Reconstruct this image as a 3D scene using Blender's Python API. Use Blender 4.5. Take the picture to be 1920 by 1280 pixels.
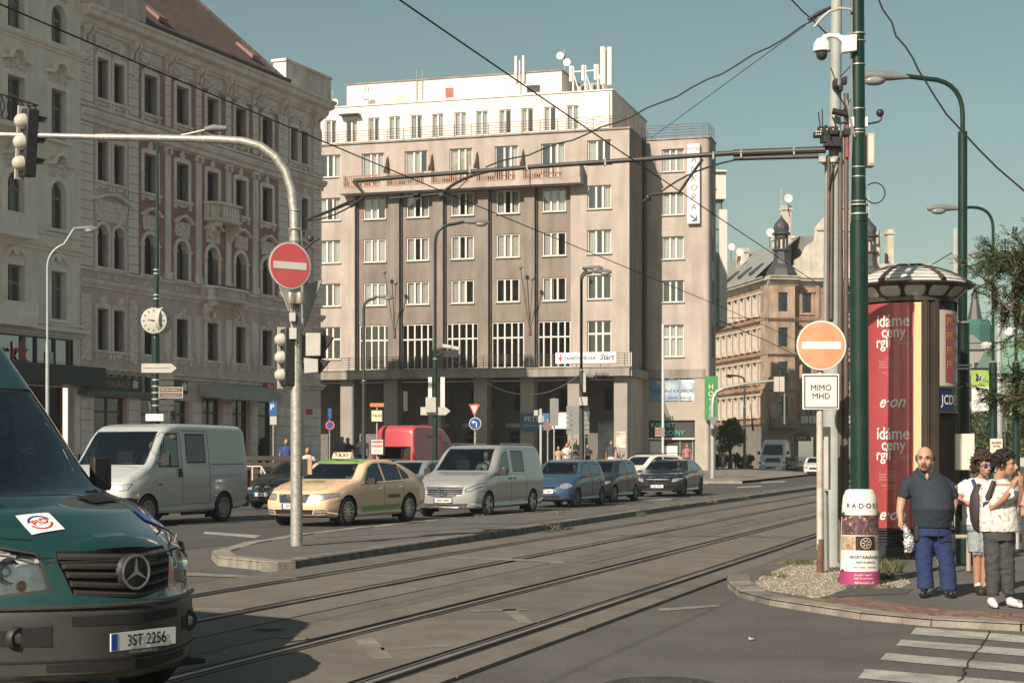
import bpy,bmesh,math,random
from mathutils import Vector,Matrix,noise as mnoise
random.seed(11)
R = math.radians
for _o in list(bpy.data.objects): bpy.data.objects.remove(_o)
SC = bpy.context.scene
COL = SC.collection
# ---------------------------------------------------------------- camera
FPX,CAMH,HZ = 3100.0,1.64,852.0      # focal length in photo pixels, eye height, horizon row (1920 x 1280 photo)
cam_d = bpy.data.cameras.new('camera'); cam = bpy.data.objects.new('camera',cam_d); COL.objects.link(cam)
cam.location = (0,0,CAMH); cam.rotation_euler = (R(90),0,0)
cam_d.sensor_width = 36; cam_d.lens = FPX/1920*36; cam_d.shift_y = (HZ-640)/1920
cam_d.clip_start = .3; cam_d.clip_end = 3000
SC.camera = cam
# ---------------------------------------------------------------- sky and sun
SUN_AZ,SUN_EL = R(31),R(33)            # shadows fall 31 degrees right of straight ahead
w = bpy.data.worlds.new('World'); SC.world = w; w.use_nodes = True
nt = w.node_tree; nt.nodes.clear()
sky = nt.nodes.new('ShaderNodeTexSky'); sky.sky_type = 'NISHITA'; sky.sun_disc = False
sky.sun_elevation = SUN_EL; sky.sun_rotation = math.pi + SUN_AZ
sky.air_density = 1.0; sky.dust_density = 1.2; sky.ozone_density = 1.0; sky.altitude = 200
tint = nt.nodes.new('ShaderNodeMix'); tint.data_type = 'RGBA'; tint.blend_type = 'MULTIPLY'; tint.inputs[0].default_value = 1
tint.inputs[7].default_value = (.93,.96,.74,1)
hs = nt.nodes.new('ShaderNodeHueSaturation'); hs.inputs['Saturation'].default_value = .9; hs.inputs['Hue'].default_value = .485
bg = nt.nodes.new('ShaderNodeBackground'); bg.inputs[1].default_value = .061
out = nt.nodes.new('ShaderNodeOutputWorld')
nt.links.new(sky.outputs[0],tint.inputs[6]); nt.links.new(tint.outputs[2],hs.inputs['Color'])
nt.links.new(hs.outputs[0],bg.inputs[0]); nt.links.new(bg.outputs[0],out.inputs[0])
sl = bpy.data.lights.new('sun','SUN'); sl.energy = 4.7; sl.angle = R(.5); sl.color = (1,.86,.72)
so = bpy.data.objects.new('sun',sl); COL.objects.link(so)
sd = Vector((math.sin(SUN_AZ)*math.cos(SUN_EL),math.cos(SUN_AZ)*math.cos(SUN_EL),-math.sin(SUN_EL)))
so.rotation_euler = sd.to_track_quat('-Z','Y').to_euler(); so.location = (-30,-40,60)
SC.view_settings.view_transform = 'Standard'; SC.view_settings.look = 'None'
SC.view_settings.exposure = .62; SC.view_settings.gamma = 1
SC.render.engine = 'CYCLES'

# ---------------------------------------------------------------- helpers: objects
def tag(o,label=None,cat=None,group=None,kind=None):
    if label: o['label'] = label
    if cat: o['category'] = cat
    if group: o['group'] = group
    if kind: o['kind'] = kind
    return o
def empty(name,label,cat,loc=(0,0,0),rz=0,group=None):
    o = bpy.data.objects.new(name,None); COL.objects.link(o); o.location = loc; o.rotation_euler = (0,0,rz)
    o.empty_display_size = .2
    return tag(o,label,cat,group)
def link(name,me,parent=None,loc=None,rot=None,scale=None):
    o = bpy.data.objects.new(name,me); COL.objects.link(o)
    if parent: o.parent = parent
    if loc is not None: o.location = loc
    if rot is not None: o.rotation_euler = rot
    if scale is not None: o.scale = scale
    return o
def copy_tree(o,parent=None,depth=0):
    c = o.copy(); COL.objects.link(c); c.parent = parent
    for ch in list(o.children): copy_tree(ch,c)
    return c
class Fr:
    "a plane frame on the ground: x along the facade, y into the building"
    def __init__(s,ox,oy,deg):
        s.o = (ox,oy); s.a = R(deg); s.ex = (math.cos(s.a),math.sin(s.a)); s.ey = (-math.sin(s.a),math.cos(s.a))
    def w(s,x,y,z=0): return Vector((s.o[0]+s.ex[0]*x+s.ey[0]*y,s.o[1]+s.ex[1]*x+s.ey[1]*y,z))
def at(px,py,Y): return Vector(((px-960)/FPX*Y,Y,CAMH-(py-HZ)/FPX*Y))
def gnd(px,py,z=0):
    Y = (CAMH-z)*FPX/(py-HZ); return Vector(((px-960)/FPX*Y,Y,z))

class MB:
    def __init__(s): s.v = []; s.f = []; s.m = []; s.cm = 0; s.T = None
    def add(s,vs,fs,m=None):
        b = len(s.v)
        if s.T is not None: vs = [s.T @ Vector(p) for p in vs]
        s.v += [tuple(p) for p in vs]; s.f += [tuple(b+i for i in f) for f in fs]; s.m += [s.cm if m is None else m]*len(fs)
        return s
    def box(s,x0,x1,y0,y1,z0,z1,m=None):
        return s.add([(x0,y0,z0),(x1,y0,z0),(x1,y1,z0),(x0,y1,z0),(x0,y0,z1),(x1,y0,z1),(x1,y1,z1),(x0,y1,z1)],
                     [(0,3,2,1),(4,5,6,7),(0,1,5,4),(1,2,6,5),(2,3,7,6),(3,0,4,7)],m)
    def prism(s,poly,a,b,ax='z',m=None):
        "polygon extruded: ax z -> (x,y) poly between z=a and b ; ax y -> (x,z) poly between y=a,b ; ax x -> (y,z)"
        n = len(poly)
        mk = {'z': lambda p,t: (p[0],p[1],t),'y': lambda p,t: (p[0],t,p[1]),'x': lambda p,t: (t,p[0],p[1])}[ax]
        vs = [mk(p,a) for p in poly]+[mk(p,b) for p in poly]
        return s.add(vs,[tuple(range(n))[::-1],tuple(range(n,2*n))]+[(i,(i+1) % n,n+(i+1) % n,n+i) for i in range(n)],m)
    def tube(s,pts,r,n=8,cap=True,m=None):
        pts = [Vector(p) for p in pts]; rs = r if isinstance(r,(list,tuple)) else [r]*len(pts)
        vs = []; fs = []; up = None
        for i,p in enumerate(pts):
            d = (pts[min(i+1,len(pts)-1)]-pts[max(i-1,0)])
            if d.length < 1e-9: d = Vector((0,0,1))
            d.normalize()
            if up is None: up = Vector((0,0,1)) if abs(d.z) < .9 else Vector((0,1,0))
            a = d.cross(up)
            if a.length < 1e-6: a = d.cross(Vector((1,.1,0)))
            a.normalize(); b = a.cross(d).normalized(); up = b
            for k in range(n):
                t = 2*math.pi*k/n; vs.append(p+(a*math.cos(t)+b*math.sin(t))*rs[i])
        for i in range(len(pts)-1):
            for k in range(n):
                k2 = (k+1) % n; fs.append((i*n+k,i*n+k2,(i+1)*n+k2,(i+1)*n+k))
        if cap: fs.append(tuple(range(n))[::-1]); fs.append(tuple((len(pts)-1)*n+k for k in range(n)))
        return s.add(vs,fs,m)
    def lathe(s,prof,n=20,c=(0,0,0),ax='z',m=None,cap=True):
        vs = []; fs = []
        for r,h in prof:
            for k in range(n):
                t = 2*math.pi*k/n; a,b = r*math.cos(t),r*math.sin(t)
                vs.append({'z': (c[0]+a,c[1]+b,c[2]+h),'y': (c[0]+b,c[1]+h,c[2]+a),'x': (c[0]+h,c[1]+a,c[2]+b)}[ax])
        for i in range(len(prof)-1):
            for k in range(n):
                k2 = (k+1) % n; fs.append((i*n+k,i*n+k2,(i+1)*n+k2,(i+1)*n+k))
        if cap:
            if prof[0][0] > 1e-4: fs.append(tuple(range(n))[::-1])
            if prof[-1][0] > 1e-4: fs.append(tuple((len(prof)-1)*n+k for k in range(n)))
        return s.add(vs,fs,m)
    def ball(s,c,r,n=12,m=None):
        rx,ry,rz = r if isinstance(r,(tuple,list)) else (r,r,r); k = max(4,n//2); vs = []; fs = []
        for i in range(k+1):
            a = math.pi*i/k-math.pi/2
            for j in range(n):
                t = 2*math.pi*j/n; vs.append((c[0]+rx*math.cos(a)*math.cos(t),c[1]+ry*math.cos(a)*math.sin(t),c[2]+rz*math.sin(a)))
        for i in range(k):
            for j in range(n):
                j2 = (j+1) % n; fs.append((i*n+j,i*n+j2,(i+1)*n+j2,(i+1)*n+j))
        return s.add(vs,fs,m)
    def mesh(s,name,mats,smooth=True,ang=38,merge=False):
        me = bpy.data.meshes.new(name); me.from_pydata(s.v,[],s.f)
        for mt in (mats if isinstance(mats,(list,tuple)) else [mats]): me.materials.append(mt)
        if any(s.m): me.polygons.foreach_set('material_index',s.m)
        me.update()
        if merge:
            b = bmesh.new(); b.from_mesh(me); bmesh.ops.remove_doubles(b,verts=b.verts,dist=1e-4); bmesh.ops.recalc_face_normals(b,faces=b.faces); b.to_mesh(me); b.free()
        if smooth:
            me.shade_smooth(); me.set_sharp_from_angle(angle=R(ang))
        return me
    def build(s,name,mats,parent=None,loc=None,rot=None,smooth=True,ang=38,bevel=0,merge=False):
        o = link(name,s.mesh(name,mats,smooth,ang,merge),parent,loc,rot)
        if bevel:
            md = o.modifiers.new('bevel','BEVEL'); md.width = bevel; md.segments = 2; md.limit_method = 'ANGLE'; md.angle_limit = R(40)
        return o
def bez(p0,p1,p2,n=10):
    p0,p1,p2 = Vector(p0),Vector(p1),Vector(p2)
    return [p0*(1-t)**2+p1*2*t*(1-t)+p2*t*t for t in [i/n for i in range(n+1)]]
def sag(a,b,s,n=14):
    a,b = Vector(a),Vector(b)
    return [a.lerp(b,i/n)-Vector((0,0,s*4*(i/n)*(1-i/n))) for i in range(n+1)]

# ---------------------------------------------------------------- helpers: materials
MC = {}
def mat(name,col,rough=.7,metal=0,var=.12,scale=3.0,bump=0,bscale=40,coat=0,streak=0,emit=None,back=None,spec=.4,dirt=0,dirtcol=None,coord='Object',spk=0):
    if name in MC: return MC[name]
    m = bpy.data.materials.new(name); m.use_nodes = True; MC[name] = m
    t = m.node_tree; n = t.nodes; L = t.links; b = n['Principled BSDF']
    b.inputs['Roughness'].default_value = rough; b.inputs['Metallic'].default_value = metal
    b.inputs['Specular IOR Level'].default_value = spec
    if coat: b.inputs['Coat Weight'].default_value = coat; b.inputs['Coat Roughness'].default_value = .04
    tc = n.new('ShaderNodeTexCoord')
    def noise(sc,detail=4,st=None):
        nn = n.new('ShaderNodeTexNoise'); nn.inputs['Scale'].default_value = sc; nn.inputs['Detail'].default_value = detail
        if st:
            mp = n.new('ShaderNodeMapping'); mp.inputs['Scale'].default_value = st; L.new(tc.outputs[coord],mp.inputs[0]); L.new(mp.outputs[0],nn.inputs['Vector'])
        else: L.new(tc.outputs[coord],nn.inputs['Vector'])
        return nn
    def mul(c_in,fac,lo,hi,fmin=.3,fmax=.7):
        mr = n.new('ShaderNodeMapRange'); mr.inputs[1].default_value = fmin; mr.inputs[2].default_value = fmax
        mr.inputs[3].default_value = lo; mr.inputs[4].default_value = hi; L.new(fac,mr.inputs[0])
        mx = n.new('ShaderNodeMix'); mx.data_type = 'RGBA'; mx.blend_type = 'MULTIPLY'; mx.inputs[0].default_value = 1
        cb = n.new('ShaderNodeCombineColor')
        for i in range(3): L.new(mr.outputs[0],cb.inputs[i])
        L.new(c_in,mx.inputs[6]); L.new(cb.outputs[0],mx.inputs[7]); return mx.outputs[2]
    rgb = n.new('ShaderNodeRGB'); rgb.outputs[0].default_value = (*col,1); c = rgb.outputs[0]
    if var:
        c = mul(c,noise(scale,6).outputs[0],1-var,1+var); c = mul(c,noise(scale*9,3).outputs[0],1-var*.5,1+var*.5)
    if spk: c = mul(c,noise(55,2).outputs[0],1-spk,1+spk,.35,.65); c = mul(c,noise(.22,6).outputs[0],.86,1.12)
    if streak: c = mul(c,noise(1.6,5,(1,1,.12)).outputs[0],1-streak,1+streak*.35,.35,.6)
    if dirt:
        nn = noise(scale*.6,8); mr = n.new('ShaderNodeMapRange'); mr.inputs[1].default_value = .52; mr.inputs[2].default_value = .7; L.new(nn.outputs[0],mr.inputs[0])
        mm = n.new('ShaderNodeMath'); mm.operation = 'MULTIPLY'; mm.inputs[1].default_value = dirt; L.new(mr.outputs[0],mm.inputs[0])
        mx = n.new('ShaderNodeMix'); mx.data_type = 'RGBA'; mx.inputs[7].default_value = (*(dirtcol or [q*.45 for q in col]),1)
        L.new(mm.outputs[0],mx.inputs[0]); L.new(c,mx.inputs[6]); c = mx.outputs[2]
    L.new(c,b.inputs['Base Color'])
    if bump:
        bn = n.new('ShaderNodeBump'); bn.inputs['Strength'].default_value = bump; bn.inputs['Distance'].default_value = .01
        L.new(noise(bscale,5).outputs[0],bn.inputs['Height']); L.new(bn.outputs[0],b.inputs['Normal'])
    if emit: b.inputs['Emission Color'].default_value = (*emit[0],1); b.inputs['Emission Strength'].default_value = emit[1]
    if back is not None:
        g = n.new('ShaderNodeNewGeometry'); mx = n.new('ShaderNodeMixShader'); d = n.new('ShaderNodeBsdfDiffuse'); d.inputs[0].default_value = (*back,1)
        o = n['Material Output']; L.new(g.outputs['Backfacing'],mx.inputs[0]); L.new(b.outputs[0],mx.inputs[1]); L.new(d.outputs[0],mx.inputs[2]); L.new(mx.outputs[0],o.inputs[0])
    return m
def glassmat(name,tint=(.3,.36,.35),refl=.12,rough=.02,dark=0.0,gcol=(.9,.95,1)):
    "window glass: tinted see-through pane with a Fresnel reflection"
    if name in MC: return MC[name]
    m = bpy.data.materials.new(name); m.use_nodes = True; MC[name] = m; n = m.node_tree.nodes; L = m.node_tree.links; n.clear()
    o = n.new('ShaderNodeOutputMaterial'); tr = n.new('ShaderNodeBsdfTransparent'); tr.inputs[0].default_value = (*tint,1)
    gl = n.new('ShaderNodeBsdfGlossy'); gl.inputs['Roughness'].default_value = rough; gl.inputs[0].default_value = (*gcol,1)
    lw = n.new('ShaderNodeFresnel'); lw.inputs[0].default_value = 1.5
    ad = n.new('ShaderNodeMath'); ad.operation = 'MULTIPLY_ADD'; ad.inputs[1].default_value = 1.0; ad.inputs[2].default_value = refl; ad.use_clamp = True
    L.new(lw.outputs[0],ad.inputs[0]); mx = n.new('ShaderNodeMixShader'); L.new(ad.outputs[0],mx.inputs[0]); L.new(tr.outputs[0],mx.inputs[1]); L.new(gl.outputs[0],mx.inputs[2])
    L.new(mx.outputs[0],o.inputs[0]); return m
_txt = {}
def text(s,size,m,parent=None,loc=(0,0,0),rot=(R(90),0,0),ax='CENTER',depth=.004,bold=0,sx=1,shear=0,name='lettering',ay='CENTER',space=1.0):
    k = (s,size,m.name,depth,bold,shear,ax,ay,space)
    if k not in _txt:
        cu = bpy.data.curves.new('t','FONT'); cu.body = s; cu.size = size; cu.align_x = ax; cu.align_y = ay; cu.extrude = depth/2; cu.offset = bold*.3; cu.shear = shear; cu.resolution_u = 3; cu.space_character = space
        to = bpy.data.objects.new('t',cu); COL.objects.link(to); dg = bpy.context.evaluated_depsgraph_get()
        me = bpy.data.meshes.new_from_object(to.evaluated_get(dg)); bpy.data.objects.remove(to); me.name = name; me.materials.clear(); me.materials.append(m); _txt[k] = me
    return link(name,_txt[k],parent,loc,rot,(sx,1,1))
def evalmesh(o,name):
    "bake an object's modifiers into a mesh"
    dg = bpy.context.evaluated_depsgraph_get(); me = bpy.data.meshes.new_from_object(o.evaluated_get(dg)); me.name = name; return me
# ================================================================ GROUND
SF = Fr(0,0,-18.38); SA = R(-18.38)           # street frame: x across the tram tracks, y along them
asph = mat('asphalt',(.098,.093,.086),.85,var=.14,scale=.7,bump=.8,bscale=70,spk=.3,dirt=.45,dirtcol=(.06,.058,.054))
asph_l = mat('asphalt_lane',(.070,.068,.064),.85,var=.16,scale=.5,bump=.5,bscale=50)
slabm = mat('tram_concrete',(.150,.133,.112),.85,var=.16,scale=1.1,bump=.5,bscale=45,spk=.14,dirt=.6,dirtcol=(.095,.085,.074))
slabd = mat('tram_concrete_dark',(.122,.112,.097),.85,var=.18,scale=1.3,bump=.4,bscale=30,dirt=.5)
kerbm = mat('kerb_granite',(.235,.21,.175),.85,var=.22,scale=4,bump=.8,bscale=30,dirt=.6,dirtcol=(.13,.115,.10))
kerbd = mat('kerb_granite_dark',(.16,.145,.125),.85,var=.3,scale=4,bump=.8,bscale=30,dirt=.6,dirtcol=(.07,.065,.055))
steel = mat('rail_steel',(.30,.28,.26),.28,.9,var=.2,scale=2)
seal = mat('bitumen_seal',(.022,.022,.021),.7,var=.3,scale=5)
pavem = mat('pavement_asphalt',(.112,.105,.097),.88,var=.15,scale=.8,bump=.5,bscale=60,spk=.2,dirt=.5,dirtcol=(.085,.08,.075))
paint = mat('road_paint',(.34,.33,.30),.7,var=.2,scale=3.5,spk=.25,dirt=1,dirtcol=(.17,.165,.155))
paintw = mat('road_paint_worn',(.195,.18,.15),.8,var=.3,scale=3,dirt=1,dirtcol=(.15,.135,.115))

def sheet(name,pts,z,m,parent=None,kind='structure'):
    b = MB(); b.add([(p[0],p[1],(p[2] if len(p) > 2 else z)) for p in pts],[tuple(range(len(pts)))]); o = b.build(name,m,parent,smooth=False)
    # keep the face up
    if o.data.polygons[0].normal.z < 0: o.data.flip_normals()
    if kind and not parent: tag(o,kind=kind)
    return o
g = MB(); g.add([(-900,-60,0),(900,-60,0),(900,1500,0),(-900,1500,0)],[(0,1,2,3)]); tag(g.build('road',asph,smooth=False),kind='structure')
lane = [SF.w(-60,22),SF.w(-14.4,22),SF.w(-14.4,42),SF.w(-12.3,60),SF.w(-12.3,150),SF.w(-60,150)]; lane = [p[:2] for p in lane]
sheet('traffic_lanes',lane,.004,asph_l)

# tram bed: slabs between the rails, joints left open
bed = bpy.data.objects.new('tram_track_bed',None); COL.objects.link(bed); bed.rotation_euler = (0,0,SA); tag(bed,kind='structure')
def slabmesh(L,wd,m):
    b = MB(); j = .012; b.box(j,wd-j,j,L-j,0,.03); me = b.mesh('concrete_slab',m,smooth=False); return me
strips = [(-10.3,-9.53,3.1,slabd),(-9.27,-8.10,5.0,slabm),(-7.84,-7.22,6.2,slabm),(-7.22,-6.62,4.4,slabd),(-6.62,-6.21,6.2,slabm),(-5.95,-4.78,5.0,slabm),(-4.52,-4.16,3.4,slabm)]
tones = [slabm,slabd]
for (a,b_,Ls,m_) in strips:
    mes = [slabmesh(Ls,b_-a,m_),slabmesh(Ls,b_-a,tones[(tones.index(m_)+1) % 2])]
    d = 2.0-random.random()*2
    while d < 95:
        o = link('concrete_slab',mes[0 if random.random() < .85 else 1],bed,(a,d,random.uniform(-.004,.003))); d += Ls
    far = MB(); far.box(a+.012,b_-.012,d,230,-.01,.028); far.build('concrete_strip',m_,bed,smooth=False)
for n_ in (-9.40,-7.97,-6.08,-4.65):
    sgn = 1 if n_ in (-9.40,-6.08) else -1
    b = MB(); b.box(n_-.13,n_+.13,0,230,-.02,.008); b.build('joint_seal',seal,bed,smooth=False)
    b = MB(); b.box(n_-.032,n_+.032,0,230,0,.034); b.box(n_+sgn*.082-.009,n_+sgn*.082+.009,0,230,0,.03); b.build('rail',steel,bed,smooth=False)

# kerbs
def kerb_run(parent,pts,wd,ht,ln,ms,name='kerb_stone',z0=0,lim=300):
    "stones laid end to end along a polyline; the outer face lies on the line, the stone to its left"
    pts = [Vector((p[0],p[1],0)) for p in pts]; acc = []
    for i in range(len(pts)-1):
        seg = pts[i+1]-pts[i]; n = max(1,round(seg.length/ln))
        for k in range(n): acc.append((pts[i]+seg*(k/n),seg.length/n,math.atan2(seg.y,seg.x)))
    if not hasattr(kerb_run,'c'): kerb_run.c = {}
    for j,(p,L_,a) in enumerate(acc):
        m_ = ms[0] if (len(ms) == 1 or random.random() < .7) else ms[1]; key = (wd,ht,m_.name,j % 3)
        if key not in kerb_run.c:
            b = MB(); e = .012; z1 = ht+random.uniform(-.006,.006)
            b.add([(e,0,-.05),(1-e,0,-.05),(1-e,wd,-.05),(e,wd,-.05),(e,.012,z1-.02),(1-e,.012,z1-.02),(1-e,.035,z1),(e,.035,z1),(1-e,wd,z1),(e,wd,z1)],
                  [(0,3,2,1),(0,1,5,4),(4,5,6,7),(7,6,8,9),(2,3,9,8),(1,2,8,6,5),(0,4,7,9,3)])
            kerb_run.c[key] = b.mesh(name,m_,smooth=False)
        link(name,kerb_run.c[key],parent,(p.x,p.y,z0),(0,0,a),(L_,1,1))
med = bpy.data.objects.new('median_island',None); COL.objects.link(med); med.rotation_euler = (0,0,SA); tag(med,kind='structure')
mr = [(-10.4,20.9),(-10.55,30),(-10.85,45),(-11.0,80),(-11.3,140)]
ml = [(-12.2,140),(-12.0,83),(-12.05,60),(-12.5,47),(-13.3,41),(-14.0,36),(-13.95,29),(-13.4,25.5),(-12.7,23.2),(-11.83,21.8),(-10.4,20.9)]
kerb_run(med,mr,.26,.135,1.0,[kerbd,kerbd])
kerb_run(med,ml[:6],.16,.13,1.0,[kerbm,kerbd]); kerb_run(med,ml[5:-1],.3,.13,.95,[kerbm]); kerb_run(med,ml[-2:],.3,.14,.55,[kerbm])
sheet('island_surface',[(p[0],p[1]) for p in mr]+[(p[0],p[1]) for p in ml[:-1]],.118,pavem,med)
for (a,b_) in (((-12.9,27.5),(-11.2,33)),((-11.2,33),(-11.3,44)),((-13.4,33),(-11.5,34.2)),((-12.3,40),(-11.2,40.6))):
    b = MB(); n = 12; pv = [Vector(a).lerp(Vector(b_),i/n)+Vector((random.uniform(-.04,.04),0)) for i in range(n+1)]
    b.tube([(p.x,p.y,.117) for p in pv],.007,4); b.build('crack_seam',seal,med)

# right-hand pavement
rp = bpy.data.objects.new('pavement',None); COL.objects.link(rp); tag(rp,kind='structure')
outer = [gnd(1362,1088),gnd(1363,1101),gnd(1385,1119),gnd(1440,1134),gnd(1521,1147),gnd(1612,1161),gnd(1745,1174),gnd(1914,1183),gnd(2150,1188)]
leftk = [SF.w(-4.05,140),SF.w(-4.05,60),SF.w(-4.05,24)]
PZ = .075
kerb_run(rp,[leftk[1],leftk[2]]+[outer[0]],.14,.06,1.0,[kerbd])
kerb_run(rp,outer[:3],.3,PZ+.006,.5,[kerbd,kerbm]); kerb_run(rp,outer[2:6],.3,PZ+.004,.9,[kerbm,kerbd]); kerb_run(rp,outer[5:],.3,PZ+.002,1.0,[kerbm])
sheet('pavement_surface',[(p.x,p.y) for p in leftk+outer]+[(60,16),(60,140)],PZ-.006,pavem,rp)
gravm = mat('gravel',(.27,.235,.185),.95,var=.35,scale=18,bump=1,bscale=60)
gp = [(1414,1095),(1427,1080),(1461,1066),(1485,1056),(1530,1050),(1600,1060),(1590,1085),(1586,1104),(1551,1116),(1533,1121),(1446,1108)]
gpw = [gnd(x,y,PZ) for x,y in gp]; sheet('gravel_bed',[(p.x,p.y) for p in gpw],PZ-.001,gravm,rp)
gp2 = [gnd(x,y,PZ) for x,y in ((1640,1102),(1655,1080),(1690,1080),(1708,1092),(1690,1101))]; sheet('gravel_patch',[(p.x,p.y) for p in gp2],PZ-.001,gravm,rp)
# loose stones of the gravel bed
def inpoly(x,y,P):
    c = False; j = len(P)-1
    for i in range(len(P)):
        if (P[i][1] > y) != (P[j][1] > y) and x < (P[j][0]-P[i][0])*(y-P[i][1])/(P[j][1]-P[i][1])+P[i][0]: c = not c
        j = i
    return c
b = MB()
for P in (gpw,gp2):
    xs = [p.x for p in P]; ys = [p.y for p in P]; k = 0; N = 2600 if P is gpw else 300
    while k < N:
        x = random.uniform(min(xs)-.1,max(xs)+.1); y = random.uniform(min(ys)-.1,max(ys)+.1)
        if not inpoly(x,y,P): continue
        k += 1; r = random.uniform(.006,.02); z = PZ
        pts = [(x+r*math.cos(t)*random.uniform(.6,1.2),y+r*math.sin(t)*random.uniform(.6,1.2),z-.004) for t in (0,1.6,3.1,4.7)]
        b.add(pts+[(x,y,z+r*.8)],[(0,1,4),(1,2,4),(2,3,4),(3,0,4)],random.choice((0,0,1,2)))
tag(b.build('gravel_stones',[gravm,mat('gravel_pale',(.38,.34,.27),.9),mat('gravel_dark',(.15,.135,.11),.9)],rp,smooth=False),kind='stuff')
# brick band
brm = [mat('band_brick_%d' % i,c,.85,var=.2,scale=12,bump=.4) for i,c in enumerate([(.17,.10,.075),(.20,.125,.09),(.14,.095,.075)])]
bp = [gnd(x,y,PZ) for x,y in ((1551,1120),(1582,1126.5),(1642,1138),(1700,1143),(1763,1149),(1853,1154),(1914,1160),(2010,1165))]
def along(P,s):
    for i in range(len(P)-1):
        L_ = (P[i+1]-P[i]).length
        if s <= L_: return P[i]+(P[i+1]-P[i])*(s/L_),math.atan2(P[i+1].y-P[i].y,P[i+1].x-P[i].x)
        s -= L_
    return None
tot = sum((bp[i+1]-bp[i]).length for i in range(len(bp)-1)); bms = []
for m_ in brm:
    q = MB(); q.box(.004,.196,.004,.096,-.03,.004); bms.append(q.mesh('paving_brick',m_,smooth=False))
nb = 0
for row in range(6):
    s = .1*(row % 2)
    while s < tot-.2 and nb < 298:
        r_ = along(bp,s)
        if r_: p,a = r_; q = p+Vector((-math.sin(a),math.cos(a),0))*(row*.1-.2); link('paving_brick',random.choice(bms),rp,(q.x,q.y,PZ+random.uniform(-.002,.003)),(0,0,a)); nb += 1
        s += .2
# utility cover strip, cracks, patches on the pavement
for P in ([(1533,1121),(1600,1103),(1700,1101),(1560,1124)],):
    pass
pat = mat('asphalt_patch',(.075,.072,.068),.85,var=.12,scale=3,bump=.5,bscale=60)
sheet('asphalt_patch',[gnd(x,y,PZ)[:2] for x,y in ((1536,1122),(1590,1101),(1712,1103),(1700,1112),(1600,1116))],PZ,pat,rp)

# road markings on the near road
mk = bpy.data.objects.new('road_markings',None); COL.objects.link(mk); tag(mk,kind='structure')
def ext(a,b,Y): t = (Y-a.y)/(b.y-a.y) if abs(b.y-a.y) > 1e-6 else 1; return a+(b-a)*t
for (t0,t1,b0,b1) in (((1717.6,1176),(1920,1191.5),(1707,1188.5),(1920,1205)),((1690,1199),(1920,1217),(1680,1210),(1920,1230)),
                         ((1662,1224),(1920,1246.5),(1650,1237),(1920,1261)),((1622.5,1254),(1920,1279),(1609,1271.5),(1920,1298))):
    A,B,C,D = gnd(*t0),gnd(*t1),gnd(*b0),gnd(*b1); B = A+(B-A)*1.6; D = C+(D-C)*1.6
    sheet('crossing_stripe',[C[:2],D[:2],B[:2],A[:2]],.005,paint,mk)
b = MB(); pp = [gnd(1855,1182),gnd(1838,1215),gnd(1812,1250),gnd(1795,1285)]
b.tube([(p.x+random.uniform(-.02,.02),p.y,.004) for p in sum([[pp[i].lerp(pp[i+1],t/6) for t in range(6)] for i in range(3)],[])],.009,4); b.build('crack_seam',seal,mk)
def mark(poly,m_=paintw,z=.0345,name='worn_marking'): sheet(name,[gnd(x,y,z)[:2] for x,y in poly],z,m_,mk)
mark([(1232,1140),(1348,1133),(1350,1136),(1238,1145)],paintw,.005)
mark([(840,1043),(1000,1048),(1060,1052),(1052,1055),(975,1050.5),(842,1046)],paintw)
mark([(665,1198),(700,1194),(737,1232),(700,1236)]); mark([(713,1213),(850,1206),(846,1211),(716,1218)])
mark([(940,1142),(965,1140),(1000,1166),(975,1168)]); mark([(880,1143),(990,1140),(990,1143),(885,1146)])
mark([(385,996),(490,1003),(478,1008),(380,1000)],paint,.009); mark([(330,982),(470,974),(470,976),(335,985)],paint,.009)
mark([(340,1078),(520,1084),(520,1081),(340,1072)],paintw,.009)
for (a,b_,c,d) in ((1215,1330,907,905),(1340,1440,896,894),(1430,1475,903,901),(1200,1262,937,934),(1255,1300,915,914),(1385,1430,912,910)):
    mark([(a,c),(b_,d),(b_-4,d+2.2),(a-6,c+2.2)],paint,.009)
# cast iron covers and a gully grate
iron = mat('cast_iron',(.055,.053,.05),.6,.3,var=.3,scale=20,bump=.6,bscale=90)
c = gnd(1240,1283); b = MB(); b.lathe([(.0,.012),(.28,.012),(.3,.006),(.38,.01),(.42,0)],32)
for k in range(-4,5): b.box(-.22,.22,k*.05-.008,k*.05+.008,.012,.018)
tag(b.build('manhole_cover',iron,loc=(c.x,c.y,0),smooth=False),'round iron manhole cover in the asphalt at the bottom edge of the street','manhole cover')
c = SF.w(-3.95,22.2); b = MB(); b.box(-.26,.26,-.26,.26,0,.02)
for k in range(5): b.box(-.2,.2,-.22+k*.1,-.18+k*.1,.02,.03)
tag(b.build('drain_grate',iron,loc=(c.x,c.y,.003),rot=(0,0,SA),smooth=False),'square iron drain grate beside the outer tram rail at the pavement tip','drain')
c = gnd(505,1179,.03); b = MB(); b.lathe([(.0,.012),(.12,.012),(.14,0)],20); tag(b.build('valve_cover',iron,loc=(c.x,c.y,.03)),'small round iron cover between the two tram tracks in the minibus shadow','cover')
lit = mat('litter_paper',(.6,.58,.54),.8)
for (x,y,s) in ((1523,1146,.04),(1631,1157,.03),(1411,1200,.035)):
    c = gnd(x,y); b = MB(); b.add([(-s,-s*.7,.01),(s,-s*.5,.02),(s*.8,s,.01),(-s,s*.7,.03)],[(0,1,2,3)])
    tag(b.build('paper_scrap',lit,loc=(c.x,c.y,0)),{1523: 'crumpled white paper scrap lying against the kerb left of the brick band',1631: 'tiny white scrap at the foot of the kerb below the poster sleeve',1411: 'thin white scrap lying alone on the open asphalt'}[x],'litter')
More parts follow.
